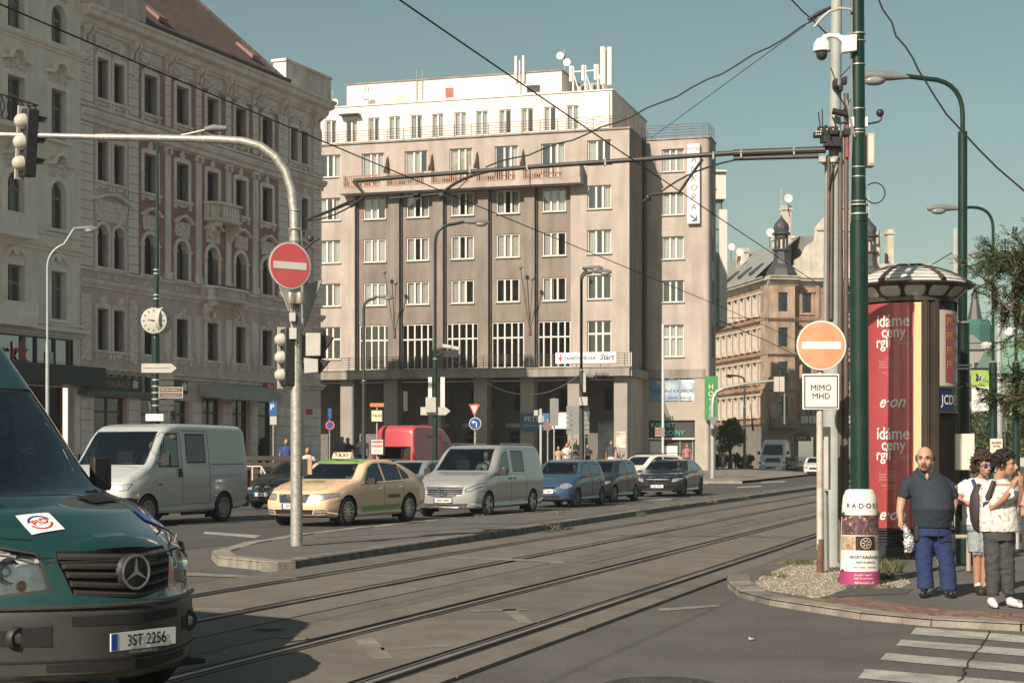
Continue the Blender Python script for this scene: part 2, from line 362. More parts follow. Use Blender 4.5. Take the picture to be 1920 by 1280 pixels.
# grass tufts
grm = mat('grass_blade',(.055,.068,.028),.8,var=.3,scale=5); grd = mat('dry_grass',(.16,.135,.075),.9,var=.3)
def tufts(name,spots,parent=None):
    b = MB()
    for (c,r,n,h) in spots:
        for _ in range(n):
            a = random.uniform(0,6.3); q = r*math.sqrt(random.random()); x,y = c[0]+q*math.cos(a),c[1]+q*math.sin(a); hh = h*random.uniform(.5,1.2); l = random.uniform(-.6,.6)*hh; l2 = random.uniform(-.6,.6)*hh; wd = .006+hh*.03
            b.add([(x-wd,y,c[2]),(x+wd,y,c[2]),(x+l,y+l2,c[2]+hh)],[(0,1,2)],0 if random.random() < .7 else 1)
    return tag(b.build(name,[grm,grd],smooth=False),kind='stuff')
sp = []
for (x,y,r,n,h) in ((1488,1056,.3,130,.08),(1508,1058,.2,60,.08),(1586,1092,.1,110,.10),(1664,1072,.18,240,.17),(1655,1085,.16,120,.10),(1690,1045,.3,60,.06),(1442,1078,.1,30,.06),(1468,1082,.1,30,.06),(1630,1100,.3,120,.04),(1775,1000,.6,160,.10),(1800,975,1.0,200,.14)):
    sp.append((gnd(x,y,PZ),r,n,h))
for k in range(13):
    d_ = random.choice((33,33.5,36,41,44,48,52,38,57))+random.random(); c = SF.w(random.choice((-10.55,-10.9,-13.6 if d_ < 40 else -12.4)),d_,.12); sp.append((c,.2,40,.07))
c = SF.w(-10.33,34.2,.02); sp += [(c,.12,60,.14),(SF.w(-10.4,42,.02),.12,60,.14)]
tufts('grass',sp)
# ================================================================ BUILDING KIT
frame_w = mat('window_paint_white',(.62,.59,.54),.5,var=.06)
frame_d = mat('window_paint_dark',(.035,.036,.032),.45,var=.2)
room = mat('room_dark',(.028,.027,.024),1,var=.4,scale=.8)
curt = mat('curtain_white',(.62,.59,.56),.9,var=.12,scale=6)
wglass = glassmat('house_glass',(.74,.77,.76),.10)
dglass = glassmat('dark_house_glass',(.5,.55,.53),.07)
def wall_holes(b,x0,x1,z0,z1,y,holes,depth=.22,m=0,rm=None):
    "front faces of a wall in the plane y, with rectangular holes and their reveals"
    xs = sorted({x0,x1,*[h[0] for h in holes],*[h[1] for h in holes]}); zs = sorted({z0,z1,*[h[2] for h in holes],*[h[3] for h in holes]})
    xs = [x for x in xs if x0 <= x <= x1]; zs = [z for z in zs if z0 <= z <= z1]
    for j in range(len(zs)-1):
        zc = (zs[j]+zs[j+1])/2; run = None
        for i in range(len(xs)-1):
            xc = (xs[i]+xs[i+1])/2; solid = not any(h[0] < xc < h[1] and h[2] < zc < h[3] for h in holes)
            if solid: b.add([(xs[i],y,zs[j]),(xs[i+1],y,zs[j]),(xs[i+1],y,zs[j+1]),(xs[i],y,zs[j+1])],[(0,1,2,3)],m)
    for h in holes:
        a,c,e,f = h[:4]; d = depth
        b.add([(a,y,e),(c,y,e),(c,y,f),(a,y,f),(a,y+d,e),(c,y+d,e),(c,y+d,f),(a,y+d,f)],[(0,1,5,4),(1,2,6,5),(2,3,7,6),(3,0,4,7)],m if rm is None else rm)
_wc = {}
def curtain_mb(w,h,style,seed):
    rnd = random.Random(seed); b = MB()
    spans = {'sheer': [(.04,.96)],'sides': [(.03,.3),(.72,.97)],'left': [(.03,.45)],'right': [(.55,.97)],'half': [(.03,.62)],'none': []}[style]
    for a,c in spans:
        n = max(3,int((c-a)*w/.06)); pts = []
        for i in range(n+1): pts.append((a*w+(c-a)*w*i/n,.04*math.sin(i*1.9+seed)+rnd.uniform(-.012,.012)))
        for i in range(n): b.add([(pts[i][0],pts[i][1],.02),(pts[i+1][0],pts[i+1][1],.02),(pts[i+1][0],pts[i+1][1],h-.02),(pts[i][0],pts[i][1],h-.02)],[(0,1,2,3)])
    return b
def window(parent,x0,x1,z0,z1,y,mull=(),trans=(),fm=None,fw=.07,mw=.1,style='sheer',sill=None,gl=None,reveal=.22,arch=False,name='window',ydir=1,rz=0,proud=.05,sillm=None):
    "a glazed frame set into an opening; the frame is the part, pane, curtain and sill are its sub-parts"
    fm = fm or frame_w; gl = gl or wglass; w,h = x1-x0,z1-z0; seed = random.randint(0,2)
    key = (round(w,2),round(h,2),tuple(mull),tuple(trans),fm.name,fw,mw,gl.name,arch)
    if key not in _wc:
        b = MB(); t = .06
        if not arch: b.box(0,w,0,t,h-fw,h)
        else:
            n = 10; r = w/2
            o_ = [(r-r*math.cos(math.pi*i/n),h-r+r*math.sin(math.pi*i/n)) for i in range(n+1)]; i_ = [(r-(r-fw)*math.cos(math.pi*i/n),h-r+(r-fw)*math.sin(math.pi*i/n)) for i in range(n+1)]
            for i in range(n): b.prism([o_[i],i_[i],i_[i+1],o_[i+1]],0,t,'y')
        hh = h-(w/2 if arch else fw)
        b.box(0,w,0,t,0,fw); b.box(0,fw,.001,t,fw,hh); b.box(w-fw,w,.001,t,fw,hh)
        for q in mull: b.box(w*q-mw/2,w*q+mw/2,-.012,t,fw,h-fw if not arch else h-fw*1.5)
        for q in trans: b.box(fw,w-fw,-.018,t-.002,h*q-mw/2,h*q+mw/2)
        fr_ = b.mesh(name,fm,smooth=False)
        g_ = MB(); 
        if arch:
            n = 10; r = w/2; P = [(.01,.01)]+[(w-.01,.01)]+[(r+r*math.cos(math.pi*i/n)*.98,h-r+r*math.sin(math.pi*i/n)*.98) for i in range(n+1)]; g_.add([(p[0],.035,p[1]) for p in P],[tuple(range(len(P)))])
        else: g_.add([(.01,.035,.01),(w-.01,.035,.01),(w-.01,.035,h-.01),(.01,.035,h-.01)],[(0,1,2,3)])
        gm_ = g_.mesh('pane',gl,smooth=False)
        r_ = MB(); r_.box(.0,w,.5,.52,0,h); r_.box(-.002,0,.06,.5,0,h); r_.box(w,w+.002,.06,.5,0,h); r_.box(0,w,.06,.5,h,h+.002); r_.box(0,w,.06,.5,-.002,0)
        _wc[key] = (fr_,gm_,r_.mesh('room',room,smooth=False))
    fr_,gm_,rm_ = _wc[key]
    o = link(name,fr_,parent,(x0,y+reveal-.07,z0),(0,0,rz)); link('pane',gm_,o); link('room',rm_,o)
    if style != 'none':
        k2 = (round(w,2),round(h,2),style,seed)
        if k2 not in _wc: _wc[k2] = curtain_mb(w,h*.98,style,seed).mesh('curtain',curt,smooth=False)
        link('curtain',_wc[k2],o,(0,.14,.01))
    if sill:
        k3 = ('s',round(w,2),sill,(sillm or fm).name,reveal)
        if k3 not in _wc: s_ = MB(); s_.box(-.06,w+.06,-reveal-proud,.07-reveal+reveal,-sill,.004); _wc[k3] = s_.mesh('sill',sillm or fm,smooth=False)
        link('sill',_wc[k3],o,(0,0.0,0))
    return o
def molding(b,x0,x1,y,z,prof,m=0,ends=True):
    "a horizontal profile [(out, up)...] swept along x at the wall plane y (out is towards the street, -y)"
    n = len(prof); vs = [(x0,y-p[0],z+p[1]) for p in prof]+[(x1,y-p[0],z+p[1]) for p in prof]
    fs = [(i,i+1,n+i+1,n+i) for i in range(n-1)]
    if ends: fs += [tuple(range(n))[::-1],tuple(range(n,2*n))]
    b.add(vs,fs,m)
CORN = [(0,0),(.08,.02),(.08,.1),(.2,.16),(.28,.3),(.3,.42),(.5,.46),(.62,.52),(.66,.7),(.78,.78),(.8,.9),(0,.95)]
STRG = [(0,0),(.07,.02),(.09,.1),(.2,.16),(.26,.26),(.27,.36),(0,.4)]
# ================================================================ HOTEL
hot = empty('hotel_building','grey-beige functionalist hotel with white set-back top floors, balcony and open arcade','hotel',(7.95,112,0),R(-16.5))
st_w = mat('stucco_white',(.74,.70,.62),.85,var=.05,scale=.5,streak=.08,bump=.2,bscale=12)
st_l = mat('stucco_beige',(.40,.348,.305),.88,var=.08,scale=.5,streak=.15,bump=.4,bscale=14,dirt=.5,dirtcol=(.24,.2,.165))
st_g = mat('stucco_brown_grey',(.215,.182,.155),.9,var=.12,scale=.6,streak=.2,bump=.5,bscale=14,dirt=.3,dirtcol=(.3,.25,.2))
st_c = mat('concrete_fascia',(.26,.235,.205),.85,var=.15,scale=.7,streak=.3,bump=.3)
st_p = mat('pillar_stone',(.29,.26,.23),.8,var=.1,scale=.8,bump=.3)
drk = mat('shop_dark',(.035,.033,.03),.5,var=.3,scale=.6)
rust = mat('railing_red_brown',(.14,.06,.05),.6,var=.2)
railm = mat('railing_grey',(.09,.085,.075),.6,var=.2)
Z0 = .62
CX = [-21.9,-18.59,-15.34,-12.02,-8.70,-5.37,-2.10]
ROWS = [(21.70,23.0),(18.36,19.97),(15.31,16.94),(12.22,13.84)]      # z ranges below the top parapet
W2 = .84
# wings (front plane) and bays (recessed .35)
b = MB()
def colholes(cx,rows): return [(cx-W2,cx+W2,a,c) for a,c in rows]
wr = [(21.45,23.05),(18.36,19.97),(15.31,16.94),(12.22,13.84),(8.45,10.75)]
wall_holes(b,-4.11,0,7.0,23.7,0,colholes(CX[6],wr),.25)
wall_holes(b,-34,-20.0,7.0,23.7,0,sum([colholes(c,wr) for c in (-21.9,-25.2,-28.5)],[]),.25)
# top strip over the bays, in the front plane
wall_holes(b,-20.0,-4.11,21.0,23.7,0,[(c-W2,c+W2,20.45+.55,23.0) for c in CX[1:6]],.25)
b.box(-34,0,.3,14,23.7,23.72)         # roof deck
b.add([(0,0,0.4),(0,14,.4),(0,14,23.7),(0,0,23.7)],[(0,1,2,3)]); b.add([(0,0,7),(0,0,23.7),(0,14,23.7),(0,14,7)],[(3,2,1,0)])
b.build('wall',st_l,hot,smooth=False)
b = MB(); b.box(-34,.08,-.1,.25,23.70,23.82); b.box(-.2,.08,.25,14,23.70,23.82); b.build('parapet_cap',st_c,hot,smooth=False)
b = MB()
bays = [(-19.95,-17.45),(-16.62,-14.12),(-13.35,-10.77),(-10.03,-7.42),(-6.68,-4.11)]
for (x0,x1),cx in zip(bays,CX[1:6]):
    hs = [(cx-W2,cx+W2,a,c) for a,c in ROWS[1:]]+[(cx-1.18,cx+1.18,7.62,10.85)]
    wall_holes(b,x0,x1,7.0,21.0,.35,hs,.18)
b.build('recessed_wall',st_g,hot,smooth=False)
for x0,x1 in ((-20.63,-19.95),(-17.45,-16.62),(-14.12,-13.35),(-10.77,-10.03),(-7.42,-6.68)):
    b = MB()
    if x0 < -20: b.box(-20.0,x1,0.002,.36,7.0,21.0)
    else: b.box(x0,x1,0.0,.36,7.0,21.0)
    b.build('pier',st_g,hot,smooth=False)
b = MB(); b.box(-4.112,-4.1,.001,.35,7,21); b.build('return_wall',st_g,hot,smooth=False)
for x in (-19.93,-16.6,-13.33,-10.01,-6.66):     # dark tubes standing in for the strips of shade the piers cast
    b = MB(); b.tube([(x+.08,.27,7.1),(x+.08,.27,20.4)],.06,8); b.build('downpipe_and_shade',mat('pier_shade_dark',(.05,.047,.043),.6),hot)
styles = ['sheer','sides','half','right','left','sheer','sides','none']
dsill = mat('sill_metal',(.42,.4,.36),.5)
k = 0
for ci,cx in enumerate(CX+[-25.2]):
    rec = .35 if 1 <= ci <= 5 else 0
    for ri,(a,c) in enumerate(ROWS):
        if ri == 0:
            if rec: a,c,yy = 20.5,23.0,0
            else: a,c,yy = 21.45,23.05,0
        else: yy = rec
        k += 1
        window(hot,cx-W2,cx+W2,a,c,yy,(.36,.64) if ri else (.4,.68),(),style=random.choice(styles[:6]) if (ri,ci) not in ((3,4),(3,5),(3,6)) else random.choice(['left','none','none']),sill=.06 if (ri or not rec) else None,reveal=.2 if rec == 0 or ri == 0 else .14,sillm=dsill,mw=.13,fw=.08)
    if rec: window(hot,cx-1.18,cx+1.18,7.62,10.85,.35,(.18,.40,.62,.82) if True else (),(.66,),style='none',reveal=.14,mw=.10,fw=.09,gl=dglass)
    else: window(hot,cx-W2,cx+W2,8.45,10.75,0,(.36,.64),(.62,),style='none',reveal=.2,mw=.13,fw=.08,sill=.06,sillm=dsill,gl=dglass)
# balcony of the top row: solid front with openings closed by bars
b = MB(); yb = -1.05
zb,zt = 20.25,21.35
b.box(-20.75,-3.15,yb,0.0,20.05,20.42)
gaps = [(c-.95-.85,c+.95) for c in CX[1:6]]
px0 = -20.7
for g0,g1 in gaps: b.box(px0,g0,yb,yb+.14,20.42,zt); px0 = g1
b.box(px0,-3.2,yb,yb+.14,20.42,zt)
b.box(-20.7,-20.56,yb+.14,0,20.42,zt); b.box(-3.34,-3.2,yb+.14,0,20.42,zt)
b.build('balcony',st_l,hot,smooth=False)
for g0,g1 in gaps:
    b = MB(); b.box(g0,g1,yb+.03,yb+.1,zt-.12,zt-.05); b.box(g0,g1,yb+.02,yb+.1,20.44,20.52)
    n = int((g1-g0)/.16)
    for i in range(n): x = g0+(i+.5)*(g1-g0)/n; b.box(x-.04,x+.04,yb+.04,yb+.08,20.52,zt-.12)
    b.build('balcony_railing',mat('railing_tan',(.33,.21,.15),.7,var=.2),hot,smooth=False)
for c in CX[2:6]:
    b = MB(); x = c-2.15; b.prism([(-1.0,20.45),(0,20.45),(0,22.75),(-.35,22.5),(-.62,21.9),(-.95,21.6)],x,x+.07,'x'); b.build('balcony_divider',mat('divider_terracotta',(.36,.26,.2),.8),hot,smooth=False)
# first-floor terrace: slab, rails
b = MB(); b.box(-34,.35,-1.6,0,6.92,7.48); b.box(-34,.5,-1.66,0.0,7.48,7.56); b.build('terrace_slab',st_c,hot,smooth=False)
b = MB(); b.box(.35,4.34,4.84,5.2,7.0,7.62); b.box(0.02,.35,0,5,6.92,7.48); b.build('band_course',st_c,hot,smooth=False)
b = MB()
for z in (7.76,7.93,8.1,8.27,8.42): b.tube([(-34,-1.5,z),(-.2,-1.5,z),(.12,-1.45,z),(.25,-1.2,z),(.25,.5,z)],.018,5)
for i in range(21): x = -33+i*1.65; b.box(x-.02,x+.02,-1.52,-1.48,7.56,8.45)
b.build('terrace_railing',railm,hot)
sign = MB(); sign.box(-4.75,-.55,-1.60,-1.55,7.78,8.52)
sg = sign.build('dance_school_sign',mat('sign_white',(.78,.76,.72),.5,var=.03),hot,smooth=False)
blk = mat('ink_black',(.02,.02,.02),.6,var=0); red = mat('ink_red',(.52,.05,.05),.5,var=0)
text('TANEČNÍ ŠKOLA',.26,blk,sg,(-3.05,-1.61,8.12),name='lettering',space=1.12,bold=.03)
text('Start',.5,blk,sg,(-1.2,-1.61,8.17),name='script_lettering',shear=.35,bold=.03)
b = MB(); b.prism([(-4.45,8.42),(-4.37,8.42),(-4.37,8.2),(-4.26,8.2),(-4.41,7.9),(-4.56,8.2),(-4.45,8.2)],-1.615,-1.60,'y'); b.build('red_arrow',red,sg,smooth=False)
for x in (.28,.42):
    b = MB(); b.tube([(x,-1.3,6.9),(x,-1.3,8.5)],.04,8); b.build('gutter_pipe',mat('pipe_white',(.6,.58,.54),.6),hot)
# arcade: columns, back wall with shop windows
for x0,x1 in ((-29,-28.1),(-24.7,-23.7),(-20.7,-19.65),(-17.43,-16.39),(-14.11,-13.18),(-10.79,-9.82),(-7.44,-6.49),(-4.1,-3.2),(-.87,.06)):
    b = MB(); b.box(x0,x1,-.9,.15,.3,6.92); b.build('column',st_p,hot,smooth=False,bevel=.03)
b = MB(); sh = [(-20+i*3.3+.35,-20+i*3.3+2.95,.9,3.4) for i in range(6)]; up = [(-20+i*3.3+.8,-20+i*3.3+2.6,4.75,6.35) for i in range(6)]
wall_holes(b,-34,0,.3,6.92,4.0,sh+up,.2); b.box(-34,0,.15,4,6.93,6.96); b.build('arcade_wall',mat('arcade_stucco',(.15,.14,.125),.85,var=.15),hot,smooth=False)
for h_ in up: window(hot,*h_[:4],4.0,(.5,),(),fm=frame_d,style='none',gl=dglass,reveal=.15)
for i,h_ in enumerate(sh): window(hot,*h_[:4],4.0,(.33,.66),(.8,),fm=mat('shop_frame',(.12,.11,.1),.5),style='none',gl=dglass,reveal=.15,name='shop_window')
for i,(x,z,wd,hh,cc) in enumerate(((-16.5,3.6,2.3,.28,(.45,.44,.4)),(-13.2,3.6,2.3,.28,(.45,.44,.4)),(-9.9,3.6,2.2,.28,(.4,.39,.36)))):
    b = MB(); b.box(x,x+wd,3.9,3.99,z,z+hh); b.build('lintel_strip',mat('strip_pale',cc,.6),hot,smooth=False)
rn = mat('red_neon_letters',(.35,.03,.03),.5,emit=((1,.08,.06),.25)); text('BISTRO',.62,mat('shop_letters_red',(.3,.03,.03),.5),hot,(-15.1,3.88,4.1),name='shop_lettering')
b = MB(); b.lathe([(0,0),(.36,0),(.36,.06)],24,(-12.1,3.75,4.3),'y'); o = b.build('round_shop_sign',mat('sign_red',(.33,.05,.04),.5),hot); text('T',.45,frame_w,o,(-12.1,3.72,4.3),name='letter')
b = MB(); b.lathe([(0,0),(.3,0),(.3,.06)],24,(-19.2,3.75,4.3),'y'); b.build('round_shop_sign',mat('sign_red',(.33,.05,.04),.5),hot)
text('K',.6,frame_w,hot,(-22.0,3.9,4.3),name='letter')
bluead = mat('poster_blue',(.04,.12,.22),.5,var=.2,scale=1.2); b = MB(); b.box(-7.35,-5.3,-1.2,-1.12,3.3,4.45); o = b.build('blue_poster_board',bluead,hot,smooth=False); text("PETR'S",.5,frame_w,o,(-6.35,-1.22,4.05),bold=.01,name='lettering'); text('LYŽOVÁNÍ V ALPÁCH',.17,frame_w,o,(-6.35,-1.22,3.62),name='lettering')
snowad = mat('poster_snow',(.55,.57,.58),.5,var=.25,scale=1.1,dirt=.6,dirtcol=(.25,.08,.08)); b = MB(); b.box(-5.2,-3.9,-1.2,-1.12,3.4,4.5); b.build('ski_poster_board',snowad,hot,smooth=False)
b = MB(); b.box(-3.1,-.9,3.9,3.97,1.4,4.0); b.build('ski_poster_board',mat('poster_slope',(.42,.46,.5),.5,var=.3,scale=.9,dirt=.8,dirtcol=(.05,.08,.13)),hot,smooth=False)
b = MB(); b.box(-3.2,-.9,3.6,3.95,.7,1.4); b.build('shop_plinth',st_w,hot,smooth=False)
o = MB().box(-.7,-.05,-.93,-.91,2.1,3.2).build('pillar_poster',mat('poster_paper',(.6,.52,.44),.8,var=.15,scale=4,dirt=.9,dirtcol=(.3,.12,.08)),hot,smooth=False)
text('VÝPRODEJ',.13,red,o,(-.38,-.94,3.05),name='lettering')
for (cx_,cz_,yy) in ((-.4,1.6,-.92),(-20.2,2.3,-.92)):   # graffiti scrawls
    b = MB(); p = Vector((cx_-.3,yy,cz_))
    for s_ in range(5):
        q = [p+Vector((s_*.12+random.uniform(-.05,.1),0,random.uniform(-.3,.3))) for _ in range(5)]; b.tube(q,.014,4)
    b.build('graffiti',blk,hot)
# white set-back storeys
b = MB(); wx = [-27.2,-25.6,-24.0,-22.42,-20.82,-19.09,-17.51,-15.84,-14.23,-12.55,-10.95,-9.24,-7.63,-5.99,-4.34]
hs = [(x-.45,x+.45,24.15,25.85) for x in wx]
wall_holes(b,-34,-1.55,23.72,26.72,1.5,hs,.18)
b.add([(-1.55,1.5,23.72),(-1.55,13,23.72),(-1.55,13,26.72),(-1.55,1.5,26.72)],[(0,1,2,3)]); b.box(-34,-1.45,1.42,13,26.72,26.8)
b.build('attic_wall',st_w,hot,smooth=False)
for i,x in enumerate(wx): window(hot,x-.45,x+.45,24.15,25.85,1.5,(.5,),(),style=random.choice(['sheer','left','sides','right']) if i != 12 else 'half',reveal=.15,mw=.12,fw=.07)
b = MB(); b.box(-22.2,-5.8,4,11,26.8,28.9); b.build('penthouse_wall',st_w,hot,smooth=False)
b = MB(); b.box(-22.3,-5.7,3.9,11.1,28.9,28.98); b.build('penthouse_cap',st_c,hot,smooth=False)
b = MB(); b.box(-14.5,-13.9,3.95,3.99,27.5,28.2); b.build('red_hatch',mat('hatch_red',(.3,.09,.08),.6),hot,smooth=False)
b = MB(); b.box(-8.35,-7.4,3.95,3.99,27.5,28.0); [b.box(-8.35,-7.4,3.93,3.95,27.52+i*.09,27.56+i*.09) for i in range(5)]; b.build('vent_grille',drk,hot,smooth=False)
b = MB(); [b.box(-18.6,-17.6,3.95,3.99,27.0+i*.1,27.06+i*.1) for i in range(10)]; b.build('louvre',st_w,hot,smooth=False)
b = MB(); b.box(-21.6,-20.1,.9,1.49,26.05,26.14); b.build('awning_cassette',drk,hot,smooth=False)
# parapet railing (red-brown)
b = MB()
for z in (23.95,24.12,24.3,24.48,24.66): b.tube([(-34,.12,z),(-.12,.12,z),(-.12,14,z)],.018,4)
for i in range(28): x = -33.8+i*1.25; b.box(x-.02,x+.02,.1,.14,23.8,24.68)
for i in range(11): b.box(-.14,-.1,.12+i*1.3,.16+i*1.3,23.8,24.68)
b.build('roof_railing',rust,hot)
b = MB(); b.tube([(-1.75,1.4,23.8),(-1.75,1.4,26.6)],.05,6); b.tube([(-23.3,1.4,23.8),(-23.3,1.4,26.6)],.05,6); b.build('downpipe_and_shade',st_w,hot)
b = MB(); b.tube([(.12,4.3,7.6),(.12,4.3,23.9)],.16,8); b.build('downpipe_and_shade',drk,hot)
# right wing
b = MB(); wz = [(21.5,23.1),(18.45,20.0),(15.35,16.95),(12.33,13.87),(8.5,10.75)]
wall_holes(b,0.004,4.32,7.6,23.75,4.9,[(1.26,2.82,a,c) for a,c in wz],.25)
n = 8
rc = [(4.32+.3*math.sin(t),4.9+.3-.3*math.cos(t)) for t in [math.pi/2*i/n for i in range(n+1)]]
for i in range(n): p,q = rc[i],rc[i+1]; b.add([(p[0],p[1],.4),(q[0],q[1],.4),(q[0],q[1],23.75),(p[0],p[1],23.75)],[(0,1,2,3)])
b.add([(4.62,5.2,.4),(4.62,7.6,.4),(4.62,7.6,23.75),(4.62,5.2,23.75)],[(0,1,2,3)])
b.box(0,4.6,5.2,7.6,23.75,23.77)
b.build('wing_wall',st_l,hot,smooth=True)
for a,c in wz:
    window(hot,1.26,2.82,a,c,4.9,(.36,.64),(.62,) if a < 9 else (),style='none' if 12 < a < 13 else 'sheer',sill=.06,sillm=dsill,mw=.13,fw=.08)
    m_ = MB(); m_.box(4.61,4.65,6.0,7.0,a,c); m_.build('side_window',drk,hot,smooth=False)
b = MB(); b.box(.0,4.68,4.82,5.0,23.75,23.85); b.box(4.5,4.68,5,7.6,23.75,23.85); b.build('wing_cap',st_c,hot,smooth=False)
b = MB()
for z in (24.05,24.25,24.45,24.62,24.8): b.tube([(.1,5.0,z),(4.1,5.0,z),(4.4,5.1,z),(4.52,5.4,z),(4.52,7.5,z)],.02,4)
for x in (.1,1.2,2.3,3.4,4.2): b.box(x-.02,x+.02,4.98,5.02,23.85,24.82)
for y in (5.4,6.4,7.4): b.box(4.5,4.54,y,y+.04,23.85,24.82)
b.build('roof_railing',mat('railing_mauve',(.16,.1,.1),.6),hot)
o = MB().box(3.12,4.0,4.55,4.88,17.74,23.3).build('vertical_hotel_sign',mat('sign_box_white',(.72,.71,.66),.5,var=.04),hot,smooth=False,bevel=.03)
gl_ = mat('letters_grey',(.16,.16,.15),.5)
text('HOTEL',.3,gl_,o,(3.56,4.53,22.95),name='lettering')
for i,ch in enumerate('ANKORA'): text(ch,.62,gl_,o,(3.56,4.53,22.2-i*.66),shear=.2,name='letter',bold=.006)
b = MB(); b.tube([(3.35,4.52,18.35),(3.75,4.52,18.0)],.05,4); b.tube([(3.75,4.52,18.3),(3.78,4.52,17.97),(3.45,4.52,17.95)],.05,4); b.build('arrow',gl_,o)
# wing ground floor: stone, poster windows, shop
b = MB(); wall_holes(b,.004,4.32,.4,7.1,4.9,[(.34,3.57,5.35,7.0),(.3,3.6,.7,4.05)],.3); b.build('wing_base_wall',mat('wing_stone',(.36,.315,.265),.8,var=.1,scale=1,bump=.3),hot,smooth=False)
skyad = mat('poster_ski_blue',(.13,.24,.38),.4,var=.25,scale=.8,dirt=.9,dirtcol=(.62,.66,.7))
for i,(a,c) in enumerate(((.36,1.38),(1.42,2.46),(2.5,3.55))):
    o = MB().box(a,c,5.0,5.04,5.42,6.95).build('window_poster',skyad,hot,smooth=False)
text("PETR'S",.34,frame_w,hot,(1.35,4.98,6.65),bold=.012,name='lettering'); text('LYŽOVÁNÍ V ALPÁCH',.3,blk,hot,(1.95,4.98,6.1),bold=.004,name='lettering'); text('WWW.PETRS.CZ',.22,blk,hot,(2.5,4.98,5.6),name='lettering')
b = MB()
for x in (1.4,2.48): b.box(x-.05,x+.05,4.93,5.0,5.35,7.0)
b.build('poster_window_frame',mat('alu_frame',(.3,.3,.29),.4),hot,smooth=False)
b = MB(); b.box(.3,3.6,5.1,5.15,.7,4.05); b.build('shop_back',drk,hot,smooth=False)
teal = mat('letters_teal',(.05,.3,.28),.4,emit=((.1,.5,.45),.15))
text('KABINET',.42,teal,hot,(1.3,4.98,3.72),name='shop_lettering',bold=.008); text('HODINY',.5,teal,hot,(1.9,4.98,3.15),name='shop_lettering',bold=.008)
b = MB(); b.box(.3,3.6,4.8,4.95,2.7,2.82); b.build('shop_canopy',frame_w,hot,smooth=False)
b = MB(); b.box(.35,1.3,5.0,5.06,.8,2.6); b.box(1.3,2.35,4.99,5.05,.75,2.25); b.build('shop_blind',mat('blind_white',(.66,.64,.58),.7),hot,smooth=False)
b = MB(); b.box(2.5,2.56,5.0,5.08,.7,2.7); b.box(3.4,3.46,5.0,5.08,.7,2.7); b.build('shop_door_frame',mat('alu_frame',(.3,.3,.29),.4),hot,smooth=False)
# flagpoles
for cx_ in (-16.95,-7.0):
    for dx in (-.42,.42):
        o = MB().tube([(cx_,-.05,10.2),(cx_+dx,-.9,14.4 if dx < 0 else 13.6)],.03,6).build('flagpole',railm,hot); MB().ball((cx_+dx,-.9,14.45 if dx < 0 else 13.65),.15,10).build('finial',mat('finial_grey',(.2,.17,.15),.6),o)
    MB().box(cx_-.08,cx_+.08,-.12,.02,9.9,10.35).build('flagpole_bracket',rust,hot,smooth=False)
# antennas (each lifted separately)
white = mat('antenna_white',(.75,.73,.68),.5,var=.04)
HF = Fr(7.95,112,-16.5)
def ant(name,label,x,y,z,fn,cat='antenna'):
    r_ = empty(name,label,cat,HF.w(x,y,z),R(-16.5)); fn(r_); return r_
def panels(n,h,r=.14):
    def f(r_):
        MB().tube([(0,0,-.6),(0,0,h)],.05,8).build('mast',white,r_)
        for i in range(n):
            a = 6.283*i/n; MB().lathe([(r,0),(r*1.02,h*.5),(r,h),(0,h)],10,(.28*math.cos(a),.28*math.sin(a),.3)).build('panel',white,r_)
    return f
def dishes(k):
    def f(r_):
        MB().tube([(0,0,-.3),(0,0,1.5)],.04,6).build('mast',mat('mast_grey',(.3,.3,.28),.5),r_)
        for i in range(k): MB().lathe([(0,.1),(.15,.06),(.28,0),(.27,-.02),(0,.05)],14,(.25*(-1)**i,-.25,.5+.5*i),'y').build('dish',white,r_)
    return f
def lattice(r_):
    for x in (-.9,0,.9):
        MB().tube([(x,0,-.2),(x,0,2.0)],.07,6).build('mast',white,r_); MB().box(x-.25,x-.05,-.2,0,.9,2.0).build('panel',white,r_,bevel=.03)
        MB().tube([(x,0,1.5),(x+.5,0,.0)],.04,5).build('stay',white,r_)
    MB().tube([(-.9,0,1.6),(.9,0,1.6)],.05,6).build('crossbar',white,r_)
ant('panel_antenna','tall pair of white antenna panels at the right end of the hotel roof',-2.1,2.0,26.9,panels(3,2.6,.2))
ant('antenna_mast','slim white antenna mast on the front edge of the penthouse wall',-8.85,3.8,28.0,panels(2,1.8,.1))
ant('antenna_rack','white rack of antennas and cabinets right of the penthouse block',-4.1,4.2,27.2,lattice)
ant('dish_mast','white mast with two round dishes at the penthouse right corner',-5.7,4.4,29.0,dishes(2))
ant('dish_mast','small grey mast with a dish at the far left end of the hotel roof',-22.9,3.0,26.9,dishes(1))
ant('dish_mast','wall mast with dishes at the left end of the penthouse front',-20.6,3.6,27.4,dishes(2))
def cabs(r_):
    for i in range(4): MB().box(-.5+i*.42,-.12+i*.42,-.2,.4,-.2,1.3).build('cabinet',mat('cabinet_grey',(.3,.3,.29),.6),r_,smooth=False)
ant('equipment_cabinets','row of grey equipment cabinets behind the white antenna rack',-4.6,6.0,27.0,cabs,'cabinets')
def ladder(r_):
    b = MB(); b.tube([(0,0,-1.6),(0,0,1.0)],.03,5); b.tube([(.45,0,-1.6),(.45,0,1.0)],.03,5)
    for i in range(8): b.tube([(0,0,-1.5+i*.3),(.45,0,-1.5+i*.3)],.02,4)
    b.build('ladder_rails',mat('mast_grey',(.3,.3,.28),.5),r_)
ant('roof_ladder','thin metal ladder reaching above the penthouse front wall',-18.0+1.3,3.9,28.6,ladder,'ladder')
